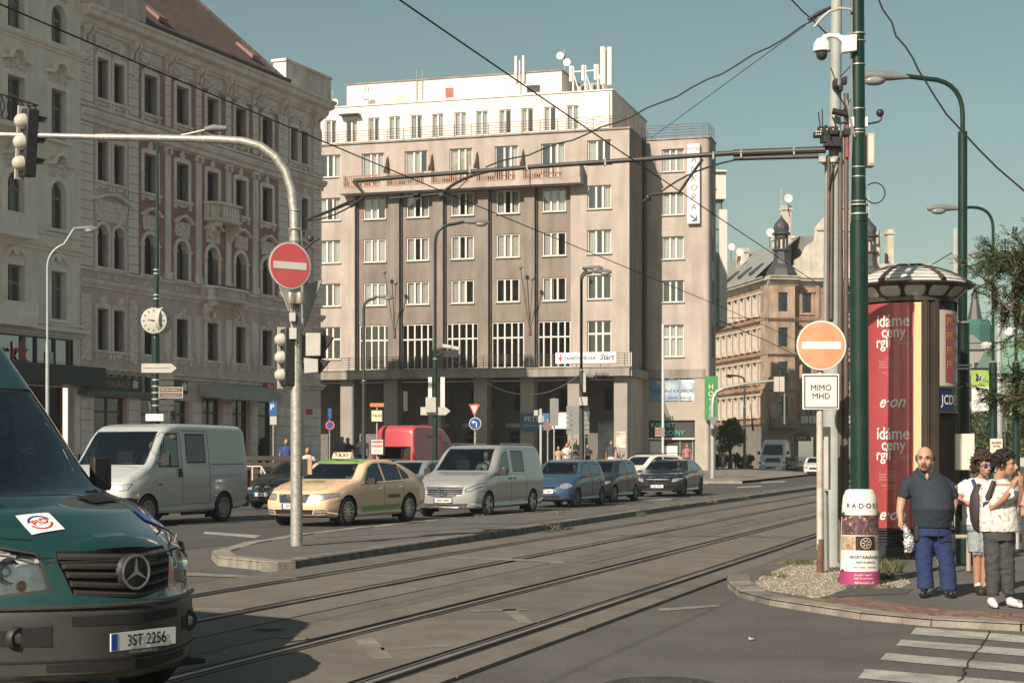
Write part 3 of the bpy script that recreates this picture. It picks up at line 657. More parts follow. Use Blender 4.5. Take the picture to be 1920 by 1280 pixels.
# pavement round the hotel: a slope and a level apron
hp = bpy.data.objects.new('hotel_pavement',None); COL.objects.link(hp); hp.location = (7.95,112,0); hp.rotation_euler = (0,0,R(-16.5)); tag(hp,kind='structure')
fl = mat('hotel_paving',(.2,.185,.165),.85,var=.12,scale=.6)
b = MB(); b.add([(-60,-16,.14),(10,-16,.14),(10,14,.5),(-60,14,Z0+.05),(-60,-4,Z0),(6.5,-4,Z0-.1),(10,-16,0),(-60,-16,0),(6.5,16,.6),(10,30,.14),(-60,30,.6)],
            [(0,1,5,4),(4,5,8,10),(1,9,8,5),(7,6,1,0)]); b.build('paving',fl,hp,smooth=False)
b = MB(); b.box(-60,10.1,-16.3,-16.0,0,.15); b.build('kerb',kerbm,hp,smooth=False)
# ================================================================ LEFT APARTMENT BUILDING (ornate, in shade)
AP = Fr(-19.4,74,67.3)
apt = empty('apartment_building','ornate pink and cream four-storey building with brick panels, tiled roof and restaurant below','apartment building',(-19.4,74,0),R(67.3))
pk = mat('stucco_pink_grey',(.60,.47,.43),.9,var=.08,scale=.8,streak=.12,bump=.3)
cr = mat('stucco_trim_cream',(.72,.64,.58),.85,var=.1,scale=1.2,streak=.16,bump=.5,bscale=14)
orn = mat('stucco_ornament',(.68,.60,.54),.85,var=.3,scale=9,bump=1.0,bscale=9)
def brickmat(name,c1,c2,mo,sc,bw=.5,rh=.25,rot=True):
    if name in MC: return MC[name]
    m = bpy.data.materials.new(name); m.use_nodes = True; MC[name] = m; n = m.node_tree.nodes; L = m.node_tree.links
    tc = n.new('ShaderNodeTexCoord'); mp = n.new('ShaderNodeMapping'); mp.inputs['Rotation'].default_value = (R(90),0,0) if rot else (0,0,0)
    br = n.new('ShaderNodeTexBrick'); br.inputs['Scale'].default_value = sc; br.inputs['Color1'].default_value = (*c1,1); br.inputs['Color2'].default_value = (*c2,1); br.inputs['Mortar'].default_value = (*mo,1)
    br.inputs['Brick Width'].default_value = bw; br.inputs['Row Height'].default_value = rh; br.inputs['Mortar Size'].default_value = .02
    L.new(tc.outputs['Object'],mp.inputs[0]); L.new(mp.outputs[0],br.inputs['Vector'])
    nz = n.new('ShaderNodeTexNoise'); nz.inputs['Scale'].default_value = 1.3; nz.inputs['Detail'].default_value = 6; L.new(tc.outputs['Object'],nz.inputs['Vector'])
    mr = n.new('ShaderNodeMapRange'); mr.inputs[1].default_value = .3; mr.inputs[2].default_value = .7; mr.inputs[3].default_value = .75; mr.inputs[4].default_value = 1.25; L.new(nz.outputs[0],mr.inputs[0])
    mx = n.new('ShaderNodeMix'); mx.data_type = 'RGBA'; mx.blend_type = 'MULTIPLY'; mx.inputs[0].default_value = 1; L.new(br.outputs[0],mx.inputs[6]); L.new(mr.outputs[0],mx.inputs[7])
    L.new(mx.outputs[2],n['Principled BSDF'].inputs['Base Color']); n['Principled BSDF'].inputs['Roughness'].default_value = .85
    bp_ = n.new('ShaderNodeBump'); bp_.inputs['Strength'].default_value = .5; bp_.inputs['Distance'].default_value = .02; L.new(br.outputs['Fac'],bp_.inputs['Height']); bp_.invert = True; L.new(bp_.outputs[0],n['Principled BSDF'].inputs['Normal'])
    return m
brk = brickmat('facing_brick',(.37,.18,.14),(.30,.15,.12),(.36,.27,.22),2.2)
tile = brickmat('roof_tiles',(.115,.072,.056),(.085,.055,.044),(.035,.02,.016),1.6,.35,.42,rot=False)
WR = {1: (6.4,8.3),2: (10.2,12.15),3: (14.1,15.95),4: (17.85,19.7)}
SW = [(4.87,5.93),(7.55,8.6),(10.25,11.3),(12.92,13.97),(15.55,16.6)]
PW = [(1.28,2.12),(2.5,3.34),(18.55,19.35),(19.72,20.5)]
b = MB(); hs = []
for r_,(a,c) in WR.items():
    for x0,x1 in SW+PW: hs.append((x0,x1,a,c))
gf = [(1.1,3.6,.5,4.3),(4.7,6.3,.2,4.3),(7.1,8.7,.5,4.3),(9.9,11.7,.5,4.5),(12.7,14.4,.5,4.5),(15.2,16.8,.2,4.5),(18.8,19.8,.2,3.6)]
wall_holes(b,0,22,0,21.6,0,hs+gf,.3)
b.add([(22,0,0),(22,12,0),(22,12,21.6),(22,0,21.6)],[(0,1,2,3)]); b.build('wall',pk,apt,smooth=False)
for i,(x0,x1) in enumerate([(4.43,6.61),(7.1,9.26),(9.78,12.0),(12.51,14.62),(15.17,17.23)]):
    b = MB(); w0,w1 = SW[i][0],SW[i][1]
    wall_holes(b,x0,x1,17.55,20.1,-.03,[(w0,w1,17.85,19.7)],.04); b.build('brick_panel',brk,apt,smooth=False); b = MB(); wall_holes(b,x0,x1,10.12,16.55,-.03,[(w0,w1,*WR[2]),(w0,w1,*WR[3])],.04); b.build('brick_panel',brk,apt,smooth=False)
for r_,(a,c) in WR.items():
    for x0,x1 in SW+PW:
        window(apt,x0,x1,a,c,0,(.5,),(.68,),fm=frame_d,fw=.07,mw=.11,style=random.choice(['sheer','sides','none','sheer','half']),reveal=.36,gl=dglass,arch=(r_ == 2))
# arch corners: fill above the round heads
for x0,x1 in SW+PW:
    a,c = WR[2]; r_ = (x1-x0)/2; xc = (x0+x1)/2; b = MB(); n = 8
    for s_ in (-1,1):
        P = [(xc+s_*r_,c)]+[(xc+s_*r_*math.cos(math.pi/2*i/n),c-r_+r_*math.sin(math.pi/2*i/n)) for i in range(n+1)]
        b.prism(P,-.035,.29,'y')
    b.build('arch_spandrel',cr,apt,smooth=False)
# window surrounds
def surround(x0,x1,a,c,row,wd=.2):
    b = MB(); o = .09
    if row == 2:
        r_ = (x1-x0)/2; xc = (x0+x1)/2; zc = c-r_; n = 14
        b.box(x0-wd,x0,-o,.3,a,zc); b.box(x1,x1+wd,-o,.3,a,zc)
        for i in range(n):
            t0,t1 = math.pi*i/n,math.pi*(i+1)/n
            b.prism([(xc-r_*math.cos(t0),zc+r_*math.sin(t0)),(xc-(r_+wd)*math.cos(t0),zc+(r_+wd)*math.sin(t0)),(xc-(r_+wd)*math.cos(t1),zc+(r_+wd)*math.sin(t1)),(xc-r_*math.cos(t1),zc+r_*math.sin(t1))],-o,.02,'y')
        b.box(x0-wd-.08,x0+.01,-o-.03,.0,zc-.06,zc+.06); b.box(x1-.01,x1+wd+.08,-o-.03,.0,zc-.06,zc+.06)
    else:
        b.box(x0-wd,x0,-o,.3,a-.0,c+.02); b.box(x1,x1+wd,-o,.3,a,c+.02)
        n = 8; xc = (x0+x1)/2; hw = (x1-x0)/2+wd
        P = [(xc-hw,c+.02)]+[(xc-hw*math.cos(math.pi*i/n),c+.1+.16*math.sin(math.pi*i/n)**.6) for i in range(n+1)]+[(xc+hw,c+.02)]
        b.prism(P,-o,.28,'y')
    b.build('window_surround',cr,apt,smooth=False)
    # sill with brackets
    b = MB(); b.box(x0-wd-.05,x1+wd+.05,-.2,.0,a-.12,a-.0)
    if row in (1,3,4):
        b.box(x0-wd,x0-wd+.16,-.13,0,a-.4,a-.12); b.box(x1+wd-.16,x1+wd,-.13,0,a-.4,a-.12)
        b.prism([(x0-.05,a-.12),(x1+.05,a-.12),(x1-.15,a-.25),((x0+x1)/2,a-.32),(x0+.15,a-.25)],-.07,0,'y')
    b.build('window_sill',cr,apt,smooth=False)
    # head ornament
    xc = (x0+x1)/2; z = c+(.22 if row != 2 else .2); b = MB()
    if row in (3,4):
        b.lathe([(0,-.12),(.16,-.1),(.2,0),(0,.02)],10,(xc,0,z+.16),'y'); b.ball((xc,-.08,z+.32),(.09,.06,.12),8)
        if row == 4:
            for s_ in (-1,1): b.tube([(xc+s_*.1,-.08,z+.2),(xc+s_*.34,-.08,z+.12),(xc+s_*.5,-.07,z-.12)],[.09,.07,.04],6)
    elif row == 1:
        b.prism([(xc-.12,z-.1),(xc+.12,z-.1),(xc+.16,z+.35),(xc-.16,z+.35)],-.18,0,'y')
    b.build('head_ornament',orn,apt,smooth=True)
for r_,(a,c) in WR.items():
    for x0,x1 in SW: surround(x0,x1,a,c,r_)
    for x0,x1 in PW: surround(x0,x1,a,c,r_,.15)
# curved hoods over the arched windows
def hood(xc,hw,z,hh=.85):
    n = 12; P = []; 
    for i in range(n+1):
        t = i/n*2-1; P.append((xc+t*hw,z+.28*max(0,1-abs(t)**1.6*1.3)+(.0 if abs(t) < .8 else -.03)))
    b = MB(); b.prism(P+[(p[0],p[1]-.12) for p in P[::-1]],-.3,0,'y'); b.build('window_hood',cr,apt,smooth=False)
    b = MB(); b.prism([(xc-hw*.86,z-.1),(xc+hw*.86,z-.1),(xc+hw*.75,z-hh),(xc-hw*.75,z-hh)],-.1,0,'y')
    rnd = random.Random(int(xc*10))
    for k in range(26): b.ball((xc+rnd.uniform(-.75,.75)*hw,-.11,z-.18-rnd.random()*hh*.75),(rnd.uniform(.05,.14),.07,rnd.uniform(.05,.13)),6)
    b.build('hood_ornament',orn,apt,smooth=True)
for x0,x1 in SW: hood((x0+x1)/2,.75,13.15,.8)
for xc in (2.31,19.5): hood(xc,1.45,13.35,1.05)
# quoin blocks and pilasters
qb = {}
def quoins(x0,x1,z0,z1,st=.42,pr=.07):
    z = z0
    while z < z1-.1:
        h_ = min(st,z1-z)-.035; k = (round(x1-x0,2),round(h_,2))
        if k not in qb: b = MB(); b.box(0,x1-x0,-pr,0,0,h_); qb[k] = b.mesh('quoin_block',cr,smooth=False)
        link('quoin_block',qb[k],apt,(x0,0,z+.02)); z += st
for x0,x1 in ((.04,.95),(3.68,4.42),(17.3,18.2),(21.1,21.98)):
    quoins(x0,x1,10.15,16.6); quoins(x0,x1,17.55,19.4); b = MB(); b.box(x0,x1,-.08,0,19.42,20.15)
    for k in range(10): b.ball(((x0+x1)/2+random.uniform(-.2,.2),-.08,18.6+k*.15),(.12,.06,.09),6)
    b.build('capital',orn,apt)
for x0,x1 in ((6.63,7.08),(9.28,9.76),(12.02,12.49),(14.64,15.15)):
    quoins(x0,x1,17.55,20.1,.5)
    b = MB(); b.box(x0,x1,-.08,0,10.15,16.2); b.box(x0-.06,x1+.06,-.14,0,10.13,10.5); b.build('pilaster',cr,apt,smooth=False)
    b = MB(); b.box(x0-.05,x1+.05,-.16,0,16.45,16.6)
    for s_ in (0,1): b.lathe([(0,0),(.12,0),(.12,.14),(0,.14)],10,(x0+s_*(x1-x0),-.14,16.35),'y')
    for k in range(7): b.ball(((x0+x1)/2,-.08,16.1-k*.17),(.09-.006*k,.05,.08),6)
    b.build('capital',orn,apt)
    b = MB(); b.prism([(x0-.05,8.6),(x1+.05,8.6),(x1+.05,6.9),((x0+x1)/2+.1,6.5),((x0+x1)/2,6.1),((x0+x1)/2-.1,6.5),(x0-.05,6.9)],-.06,0,'y'); b.build('wall_panel',cr,apt,smooth=False)
for x0,x1 in ((.15,.85),(3.8,4.35),(17.4,18.1),(21.2,21.85)):
    b = MB(); b.box(x0,x1,-.06,0,5.9,8.9)
    for k in range(7): b.ball(((x0+x1)/2,-.07,8.6-k*.2),(.16 if k == 0 else .08,.05,.12),6)
    b.build('wall_panel',orn,apt)
# string courses, balustrade band, cornices
def course(name,x0,x1,z,prof,m=cr,y=0,parent=None):
    b = MB(); molding(b,x0,x1,y,z,prof); b.build(name,m,parent or apt,smooth=False)
course('string_course',0,22.1,5.3,[(0,0),(.12,.02),(.14,.12),(.3,.2),(.34,.3),(0,.36)])
course('string_course',0,22.15,9.2,STRG); course('string_course',0,22.1,9.98,[(0,0),(.1,.0),(.12,.12),(0,.14)])
course('string_course',0,22.15,16.65,[(0,0),(.1,.02),(.12,.2),(.28,.28),(.36,.42),(.38,.54),(0,.6)])
course('string_course',0,22.1,17.35,[(0,0),(.1,.0),(.1,.14),(0,.16)])
course('main_cornice',-.05,22.5,20.85,CORN)
def panel_orn(x0,x1,z0,z1,n,y=-.03):
    b = MB(); b.box(x0,x1,y,0,z0,z1)
    for i in range(n): xc = x0+(i+.5)*(x1-x0)/n; b.lathe([(.07,0),(.13,-.05),(.16,0)],10,(xc,y,(z0+z1)/2),'y',cap=False); b.ball((xc,y,(z0+z1)/2),.045,6)
    b.build('ornament_panel',orn,apt)
for x0,x1 in ((1.35,2.1),(2.6,3.3),(4.9,5.9),(7.6,8.6),(15.5,16.6),(18.6,20.4)): panel_orn(x0,x1,9.63,9.95,3)
# frieze: paired brackets and swags under the main cornice
for x in (.5,4.05,6.85,9.52,12.25,14.9,17.75,21.5):
    b = MB()
    for s_ in (-.22,.1): b.prism([(-.02,20.15),(-.12,20.2),(-.14,20.5),(-.3,20.62),(-.42,20.72),(-.44,20.95),(0,20.95)],x+s_,x+s_+.14,'x')
    b.build('cornice_bracket',orn,apt,smooth=False)
for x0,x1 in ((1.2,3.4),(4.7,6.3),(7.4,9.0),(10.1,11.7),(12.8,14.4),(15.4,17.0),(18.5,20.6)):
    b = MB(); b.box(x0,x1,-.04,0,20.25,20.75); xc = (x0+x1)/2
    for k in range(9): b.ball((xc+(k-4)*.13,-.06,20.5-.08*math.cos((k-4)*.4)),(.09,.06,.09),6)
    b.build('frieze_panel',orn,apt)
# two balconies
def balcony(x0,x1,z,h_,out_,br_):
    c = out_*.45; pl = [(x0,0),(x0+.0,-out_+c),(x0+c,-out_),(x1-c,-out_),(x1,-out_+c),(x1,0)]
    b = MB(); b.prism(pl,z-.16,z,'z'); pl2 = [(x0-.08,0),(x0-.08,-out_+c),(x0+c-.04,-out_-.08),(x1-c+.04,-out_-.08),(x1+.08,-out_+c),(x1+.08,0)]; b.prism(pl2,z-.1,z-.04,'z'); b.prism(pl2,z+h_-.06,z+h_+.06,'z')
    for i in range(5):
        (ax,ay),(bx,by) = pl[i],pl[i+1]; d = math.hypot(bx-ax,by-ay); n = max(1,int(d/.24))
        for k in range(n+1): t = k/n; b.lathe([(.05,0),(.09,h_*.25),(.04,h_*.55),(.06,h_*.9)],6,(ax+(bx-ax)*t,ay+(by-ay)*t+.05,z),cap=False)
        b.add([(ax,ay+.08,z),(bx,by+.08,z),(bx,by+.08,z+h_),(ax,ay+.08,z+h_)],[(0,1,2,3)])
    b.build('balcony',cr,apt)
    for x in (x0+.25,x1-.45):
        b = MB(); b.prism([(0,z-.16),(-out_*.85,z-.16),(-out_*.8,z-.38),(-out_*.4,z-.55),(-.25,z-.95),(-.2,z-br_),(0,z-br_)],x,x+.22,'x')
        for k in range(3): b.lathe([(0,0),(.13,0),(.13,.26),(0,.26)],10,(x-.02,-out_*.8+k*.3,z-.32-k*.26),'x')
        b.build('balcony_bracket',orn,apt)
balcony(10.0,12.6,13.55,.75,.85,.9); balcony(9.7,13.2,9.55,.5,.8,1.15)
b = MB(); [b.ball((10.2+k*.25,-.75,10.12),(.14,.1,.09),6) for k in range(12)]; tag(b.build('flower_box',mat('flower_red',(.1,.045,.03),.9,var=.5,scale=10)),'row of dark red flowers along the lower stone balcony rail','flowers').matrix_world = apt.matrix_basis
# roof, parapets, dormers and skylights
b = MB(); b.add([(3.9,-.72,21.7),(17.4,-.72,21.7),(14.8,6.5,28.6),(3.9,6.5,28.6),(-2,6.5,28.6),(-2,0,21.8),(3.9,0,21.8)],[(0,1,2,3),(6,3,4,5)])
b.add([(17.4,-.72,21.7),(22.2,3.5,21.7),(22.2,12,21.7),(14.8,6.5,28.6)],[(0,1,2,3)]); b.add([(17.4,-.7,21.7),(22.2,-.7,21.7),(22.2,3.5,21.7)],[(0,1,2)])
b.build('roof',tile,apt,smooth=False)
b = MB(); b.tube([(4.4,-.8,21.86),(17.2,-.8,21.86)],.1,8); b.build('gutter',frame_d,apt)
for x0,x1 in ((-.05,4.4),(17.3,22.3)):
    b = MB(); b.box(x0,x1,-.45,.3,21.78,23.0); b.box(x0-.08,x1+.08,-.55,.4,23.0,23.14)
    n = 3
    for i in range(n+1): xx = x0+(x1-x0)*i/n; b.box(max(x0,xx-.25),min(x1,xx+.25),-.5,-.44,21.8,23.0)
    b.build('parapet',pk if x0 < 1 else cr,apt,smooth=False)
for x,z in ((6.3,22.6),(15.0,22.7)):
    y = -.72+(z-21.7)*1.05; b = MB(); b.prism([(y-.1,z),(y+.9,z+.85),(y+.9,z+1.0),(y-.16,z+.2)],x,x+.7,'x'); b.build('skylight',mat('skylight_copper',(.2,.12,.095),.5),apt,smooth=False)
b = MB(); b.tube([(3.9,6.5,28.62),(14.8,6.5,28.62),(17.4,-.72,21.72)],.09,6); b.build('ridge',tile,apt)
gt = empty('glass_tower','sliver of a blue glass tower rising behind the tiled roof ridge at the top','tower',(-40,160,0)); MB().box(0,8.15,0,8,0,52).build('tower_body',mat('tower_blue',(.05,.14,.2),.3,var=.4,scale=2),gt,smooth=False); [MB().box(-.05,8.2,-.05,8,42+k*.8,42.1+k*.8).build('floor_band',frame_d,gt,smooth=False) for k in range(12)]
# shop fronts
shopf = mat('shopfront_brown',(.09,.07,.055),.6,var=.2)
for h_ in gf[:-1]: window(apt,h_[0],h_[1],h_[2],h_[3],0,(.5,) if h_[1]-h_[0] > 1.7 else (),(.82,),fm=shopf,style='none',gl=dglass,reveal=.3,name='shop_window')
b = MB(); b.box(18.8,19.8,.3,.35,.2,3.6); b.build('door',shopf,apt,smooth=False)
dgreen = mat('shop_sign_green',(.02,.045,.033),.5,var=.1)
o = MB().box(.4,4.5,-.22,-.05,4.55,5.2).build('restaurant_sign',dgreen,apt,smooth=False)
text('RESTAURACE',.38,mat('letters_gold',(.42,.30,.14),.5),o,(2.4,-.23,4.87),name='lettering',sx=.95)
for x in (.75,3.95): b = MB(); b.prism([(x-.18,4.75),(x+.18,4.75),(x+.2,5.05),(x,5.14),(x-.2,5.05)],-.24,-.225,'y'); b.build('sign_emblem',frame_w,o,smooth=False)
o = MB().box(5.0,8.3,-.22,-.05,4.62,5.26).build('restaurant_sign',dgreen,apt,smooth=False)
for x in (5.4,8.0): b = MB(); b.prism([(x-.18,4.8),(x+.18,4.8),(x+.2,5.1),(x,5.2),(x-.2,5.1)],-.24,-.225,'y'); b.build('sign_emblem',frame_w,o,smooth=False)
b = MB()
for i in range(8): x = .6+i*.55; b.tube([(x,-.05,5.22),(x,-.35,5.42),(x,-.5,5.3)],.02,4); b.ball((x,-.5,5.26),.07,6)
b.build('sign_lamps',frame_d,apt)
b = MB(); b.tube([(-.2,-.5,4.4),(6.0,-.5,4.45)],.14,10); b.box(-.2,-.1,-.55,0,4.3,4.6); b.box(5.9,6,-.55,0,4.3,4.6); b.build('rolled_awning',mat('awning_green',(.12,.15,.13),.8),apt)
b = MB(); n = 12; aw = mat('awning_grey',(.33,.34,.32),.9,var=.12,scale=2)
b.add([(9.5,-.05,5.15),(15.4,-.05,5.3),(15.5,-1.3,4.85),(9.6,-1.3,4.75),(15.5,-1.32,4.55),(9.6,-1.32,4.45)],[(3,2,1,0),(3,5,4,2)])
b.add([(9.5,-.05,5.15),(9.6,-1.3,4.75),(9.6,-1.32,4.45),(9.5,-.05,4.6)],[(0,1,2,3)])
for i in range(16): x = 9.6+i*.37; b.prism([(x,4.5),(x+.34,4.51),(x+.28,4.4),(x+.06,4.39)],-1.33,-1.31,'y')
b.build('shop_awning',aw,apt,smooth=False)
o = MB().box(15.5,16.4,-.3,-.1,4.95,5.6).build('red_shop_sign',mat('sign_red_bright',(.42,.03,.03),.5),apt,smooth=False,bevel=.02); text('illy',.5,frame_w,o,(15.95,-.32,5.25),name='lettering',bold=.01)
o = MB().box(20.2,20.9,-.1,-.02,3.9,4.2).build('red_plate',mat('sign_red_bright',(.42,.03,.03),.5),apt,smooth=False)
for i,(x,wd) in enumerate(((0.1,.9),(3.7,.9),(6.4,.6),(8.9,.9),(11.8,.8),(14.5,.6),(17.0,1.6),(20.0,1.9))):
    b = MB(); z = .1
    while z < 4.2: b.box(x,x+wd,-.06,0,z,z+.48); z += .52
    b.build('stone_pier',cr,apt,smooth=False)
# ---------------- cream building further left
cb = empty('cream_building','pale cream ornate building with tall framed windows and a dark green shop canopy','apartment building',(-19.4,74,0),R(67.3))
cm = mat('stucco_cream',(.74,.67,.58),.88,var=.07,scale=.8,streak=.1,bump=.2); cm2 = mat('stucco_cream_trim',(.76,.70,.62),.85,var=.1,scale=2,bump=.5)
frg = mat('window_paint_grey',(.20,.19,.155),.6)
CWX = [(-8.2,-7.15),(-5.0,-3.9),(-2.15,-1.1)]; CZ = [(7.55,9.65,0),(11.5,13.6,1),(15.4,17.6,0),(19.55,21.3,1),(23,24.8,0)]
b = MB(); wall_holes(b,-12,-.02,0,25.5,-.12,[(x0,x1,a,c) for x0,x1 in CWX for a,c,_ in CZ]+[(-11,-.5,5.5,6.74),(-11,-.45,.2,4.6)],.3)
b.add([(-.02,-.12,0),(-.02,1,0),(-.02,1,25.5),(-.02,-.12,25.5)],[(0,1,2,3)]); b.build('wall',cm,cb,smooth=False)
for x0,x1 in CWX:
    for a,c,ar in CZ:
        window(cb,x0,x1,a,c,-.12,(.5,),(.66,),fm=frg,fw=.1,mw=.13,style=random.choice(['none','left','sides']),reveal=.3,arch=bool(ar))
        b = MB(); w_ = .22
        if ar:
            r_ = (x1-x0)/2; xc = (x0+x1)/2; n = 8
            for s_ in (-1,1): b.prism([(xc+s_*r_,c)]+[(xc+s_*r_*math.cos(math.pi/2*i/n),c-r_+r_*math.sin(math.pi/2*i/n)) for i in range(n+1)],-.125,.15,'y')
            n = 12; zc = c-r_
            for i in range(n):
                t0,t1 = math.pi*i/n,math.pi*(i+1)/n; b.prism([(xc-r_*math.cos(t0),zc+r_*math.sin(t0)),(xc-(r_+w_)*math.cos(t0),zc+(r_+w_)*math.sin(t0)),(xc-(r_+w_)*math.cos(t1),zc+(r_+w_)*math.sin(t1)),(xc-r_*math.cos(t1),zc+r_*math.sin(t1))],-.22,-.1,'y')
            b.box(x0-w_,x0,-.22,-.1,a,zc); b.box(x1,x1+w_,-.22,-.1,a,zc)
        else: b.box(x0-w_,x0,-.22,-.1,a,c); b.box(x1,x1+w_,-.22,-.1,a,c); b.box(x0-w_,x1+w_,-.22,-.1,c,c+w_)
        b.box(x0-w_-.08,x1+w_+.08,-.32,-.1,a-.14,a)
        b.build('window_surround',cm2,cb,smooth=False)
        if not (7 < a < 8):
            xc = (x0+x1)/2; z = c+.75; b = MB(); hw = .85; P = [(xc-hw,z),(xc-hw*.55,z+.06),(xc-hw*.3,z+.42),(xc,z+.5),(xc+hw*.3,z+.42),(xc+hw*.55,z+.06),(xc+hw,z)]
            b.prism(P+[(p[0],p[1]-.13) for p in P[::-1]],-.42,-.12,'y'); b.build('window_hood',cm2,cb,smooth=False)
            b = MB(); rnd = random.Random(int(c*7)); b.box(xc-.6,xc+.6,-.17,-.12,c+.22,z)
            for k in range(22): b.ball((xc+rnd.uniform(-.55,.55),-.18,c+.3+rnd.random()*.75),(rnd.uniform(.05,.12),.07,rnd.uniform(.05,.11)),6)
            b.build('hood_ornament',orn,cb)
        else:
            b = MB(); n = 10; xc = (x0+x1)/2
            for i in range(n):
                t0,t1 = math.pi*i/n,math.pi*(i+1)/n; f = lambda t,q: (xc-(.62+q)*math.cos(t),c+.1+(.55+q)*math.sin(t))
                b.prism([f(t0,0),f(t0,.16),f(t1,.16),f(t1,0)],-.26,-.12,'y')
            b.ball((xc,-.22,c+.6),(.2,.1,.2),8); b.build('window_hood',cm2,cb)
for z,pr in ((19.2,STRG),(10.45,[(0,0),(.1,.02),(.14,.12),(.3,.2),(.34,.32),(0,.4)]),(11.2,[(0,0),(.08,0),(.1,.12),(0,.14)]),(6.8,[(0,0),(.1,.02),(.2,.14),(.4,.22),(.42,.36),(0,.42)]),(7.3,[(0,0),(.1,.0),(.12,.1),(0,.12)])):
    course('string_course',-12,.12,z,pr,cm2,-.12,cb)
for x in (-4.5,-1.6):
    b = MB(); b.box(x-.5,x+.5,-.2,-.12,6.95,7.3)
    for k in range(4): b.lathe([(.04,0),(.08,.1),(.03,.2),(.06,.32)],6,(x-.36+k*.24,-.24,6.96))
    b.build('balustrade_panel',cm2,cb)
b = MB(); wi = mat('wrought_iron',(.03,.04,.045),.6)
for i in range(9):
    x = -7.6+i*.42; b.tube(bez((x,-.9,15.5),(x+.35,-1.1,15.9),(x+.02,-.9,16.4),6),.025,4); b.tube(bez((x+.2,-.9,15.5),(x-.3,-1.1,16.0),(x+.2,-.9,16.4),6),.02,4)
b.tube([(-7.6,-.9,16.42),(-3.9,-.9,16.42),(-3.9,-.15,16.42)],.03,4); b.tube([(-7.6,-.9,15.45),(-3.9,-.9,15.45),(-3.9,-.15,15.45)],.03,4); b.build('balcony_railing',wi,cb)
for bx in ([(-7.8,-3.8,-1.05,-.12,15.2,15.4)],[(-9,-4.15,-1.1,-.12,7.0,7.2),(-9,-4.15,-1.1,-1.0,7.19,8.0)],[(-9.0,-4.1,-1.1,-.12,10.7,10.95),(-9,-4.2,-1.1,-1.0,10.94,11.7)]):
    b = MB(); [b.box(*q) for q in bx]; b.build('balcony',cm2,cb,smooth=False)
b = MB(); b.box(-11,-.45,.0,.05,5.5,6.74); b.build('upper_glazing',glassmat('teal_glass',(.25,.33,.33),.25),cb,smooth=False)
b = MB(); b.box(-11,-.45,.6,.65,.2,6.8); b.build('shop_back',drk,cb,smooth=False)
b = MB()
for x in (-10.5,-8,-5.8,-3.9,-3.0,-1.75,-.75,-.5): b.box(x-.06,x+.06,-.08,.04,5.5,6.74)
b.box(-11,-.45,-.1,.04,6.68,6.76); b.build('glazing_frame',frame_d,cb,smooth=False)
text('rk',1.3,mat('letters_red',(.42,.03,.03),.5),cb,(-4.3,-.25,5.55),name='shop_lettering',bold=.05,ay='BOTTOM_BASELINE',ax='CENTER')
MB().box(-2.35,-1.75,-.05,-.02,5.5,6.1).build('window_poster',frame_w,cb,smooth=False)
b = MB(); b.box(-12,.25,-1.3,-.12,4.65,5.5); b.build('shop_canopy',mat('canopy_green',(.028,.04,.035),.6,var=.15),cb,smooth=False)
for x in (-8,-5.5,-3.4,-1.4): MB().box(x,x+.16,-.1,.1,.2,4.6).build('shop_post',drk,cb,smooth=False)
# ---------------- pavement along the left facade
lp = bpy.data.objects.new('left_pavement',None); COL.objects.link(lp); lp.location = (-19.4,74,0); lp.rotation_euler = (0,0,R(67.3)); tag(lp,kind='structure')
b = MB(); b.box(-12,24,-5,0,0,.13); b.build('paving',fl,lp,smooth=False)
# ================================================================ FAR ORNATE CORNER BUILDING
FO = Fr(25.65,165,11.5)
fb = empty('corner_building','distant ochre and sandstone corner palace with dark onion turrets and slate roof','building',(25.65,165,0),R(11.5))
oc = mat('ochre_wall',(.33,.205,.13),.9,var=.15,scale=.6,streak=.25); sa = mat('sandstone',(.37,.275,.20),.88,var=.22,scale=.8,streak=.3,dirt=.7,dirtcol=(.2,.15,.11),bump=.4,bscale=5); sap = mat('sandstone_pale',(.54,.49,.41),.88,var=.15,scale=.7,streak=.25)
slate = mat('slate_dark',(.045,.047,.05),.5,var=.2,scale=2); slg = mat('slate_roof_grey',(.22,.235,.215),.7,var=.2,scale=1)
low = mat('base_stone',(.2,.18,.15),.9,var=.2,scale=.8)
b = MB(); FR = [(15.9,17.8),(12.4,14.3),(9.0,10.9),(5.6,7.4)]
# right face (front plane y=0, x 2.2..12); left face is the side plane x=0 running back
rx = [(3.6,4.6),(6.0,7.1),(8.4,9.5),(10.6,11.5)]
wall_holes(b,2.4,18,4.6,18.9,.3,[(x0,x1,a,c) for x0,x1 in rx+[(12.6+i*2.2,13.6+i*2.2) for i in range(2)] for a,c in FR],.25); b.build('wall',oc,fb,smooth=False)
b = MB(); wall_holes(b,2.4,18,0,4.6,.25,[(3.2+i*2.6,4.9+i*2.6,.3,3.4) for i in range(5)],.3); b.build('base_wall',low,fb,smooth=False)
for x0,x1 in rx:
    for a,c in FR:
        window(fb,x0,x1,a,c,.3,(.5,),(.66,),fm=frame_d,style='half',gl=dglass); b = MB(); b.box(x0-.22,x0-.0,.2,.31,a-.1,c+.1); b.box(x1,x1+.22,.2,.31,a-.1,c+.1); b.box(x0-.3,x1+.3,.1,.31,c+.1,c+.35); b.box(x0-.25,x1+.25,.15,.31,a-.25,a-.1); b.build('window_surround',sa,fb,smooth=False)
for i in range(2): x0 = 12.6+i*2.2; [MB().box(x0,x0+1,.5,.52,a,c).build('far_window',drk,fb,smooth=False) for a,c in FR]
for x in (2.4,5.0,7.6,9.9,12): b = MB(); b.box(x,x+.4,.12,.31,11.8,18.6); b.box(x,x+.5,.1,.31,4.6,11.3); b.build('pilaster',sa,fb,smooth=False)
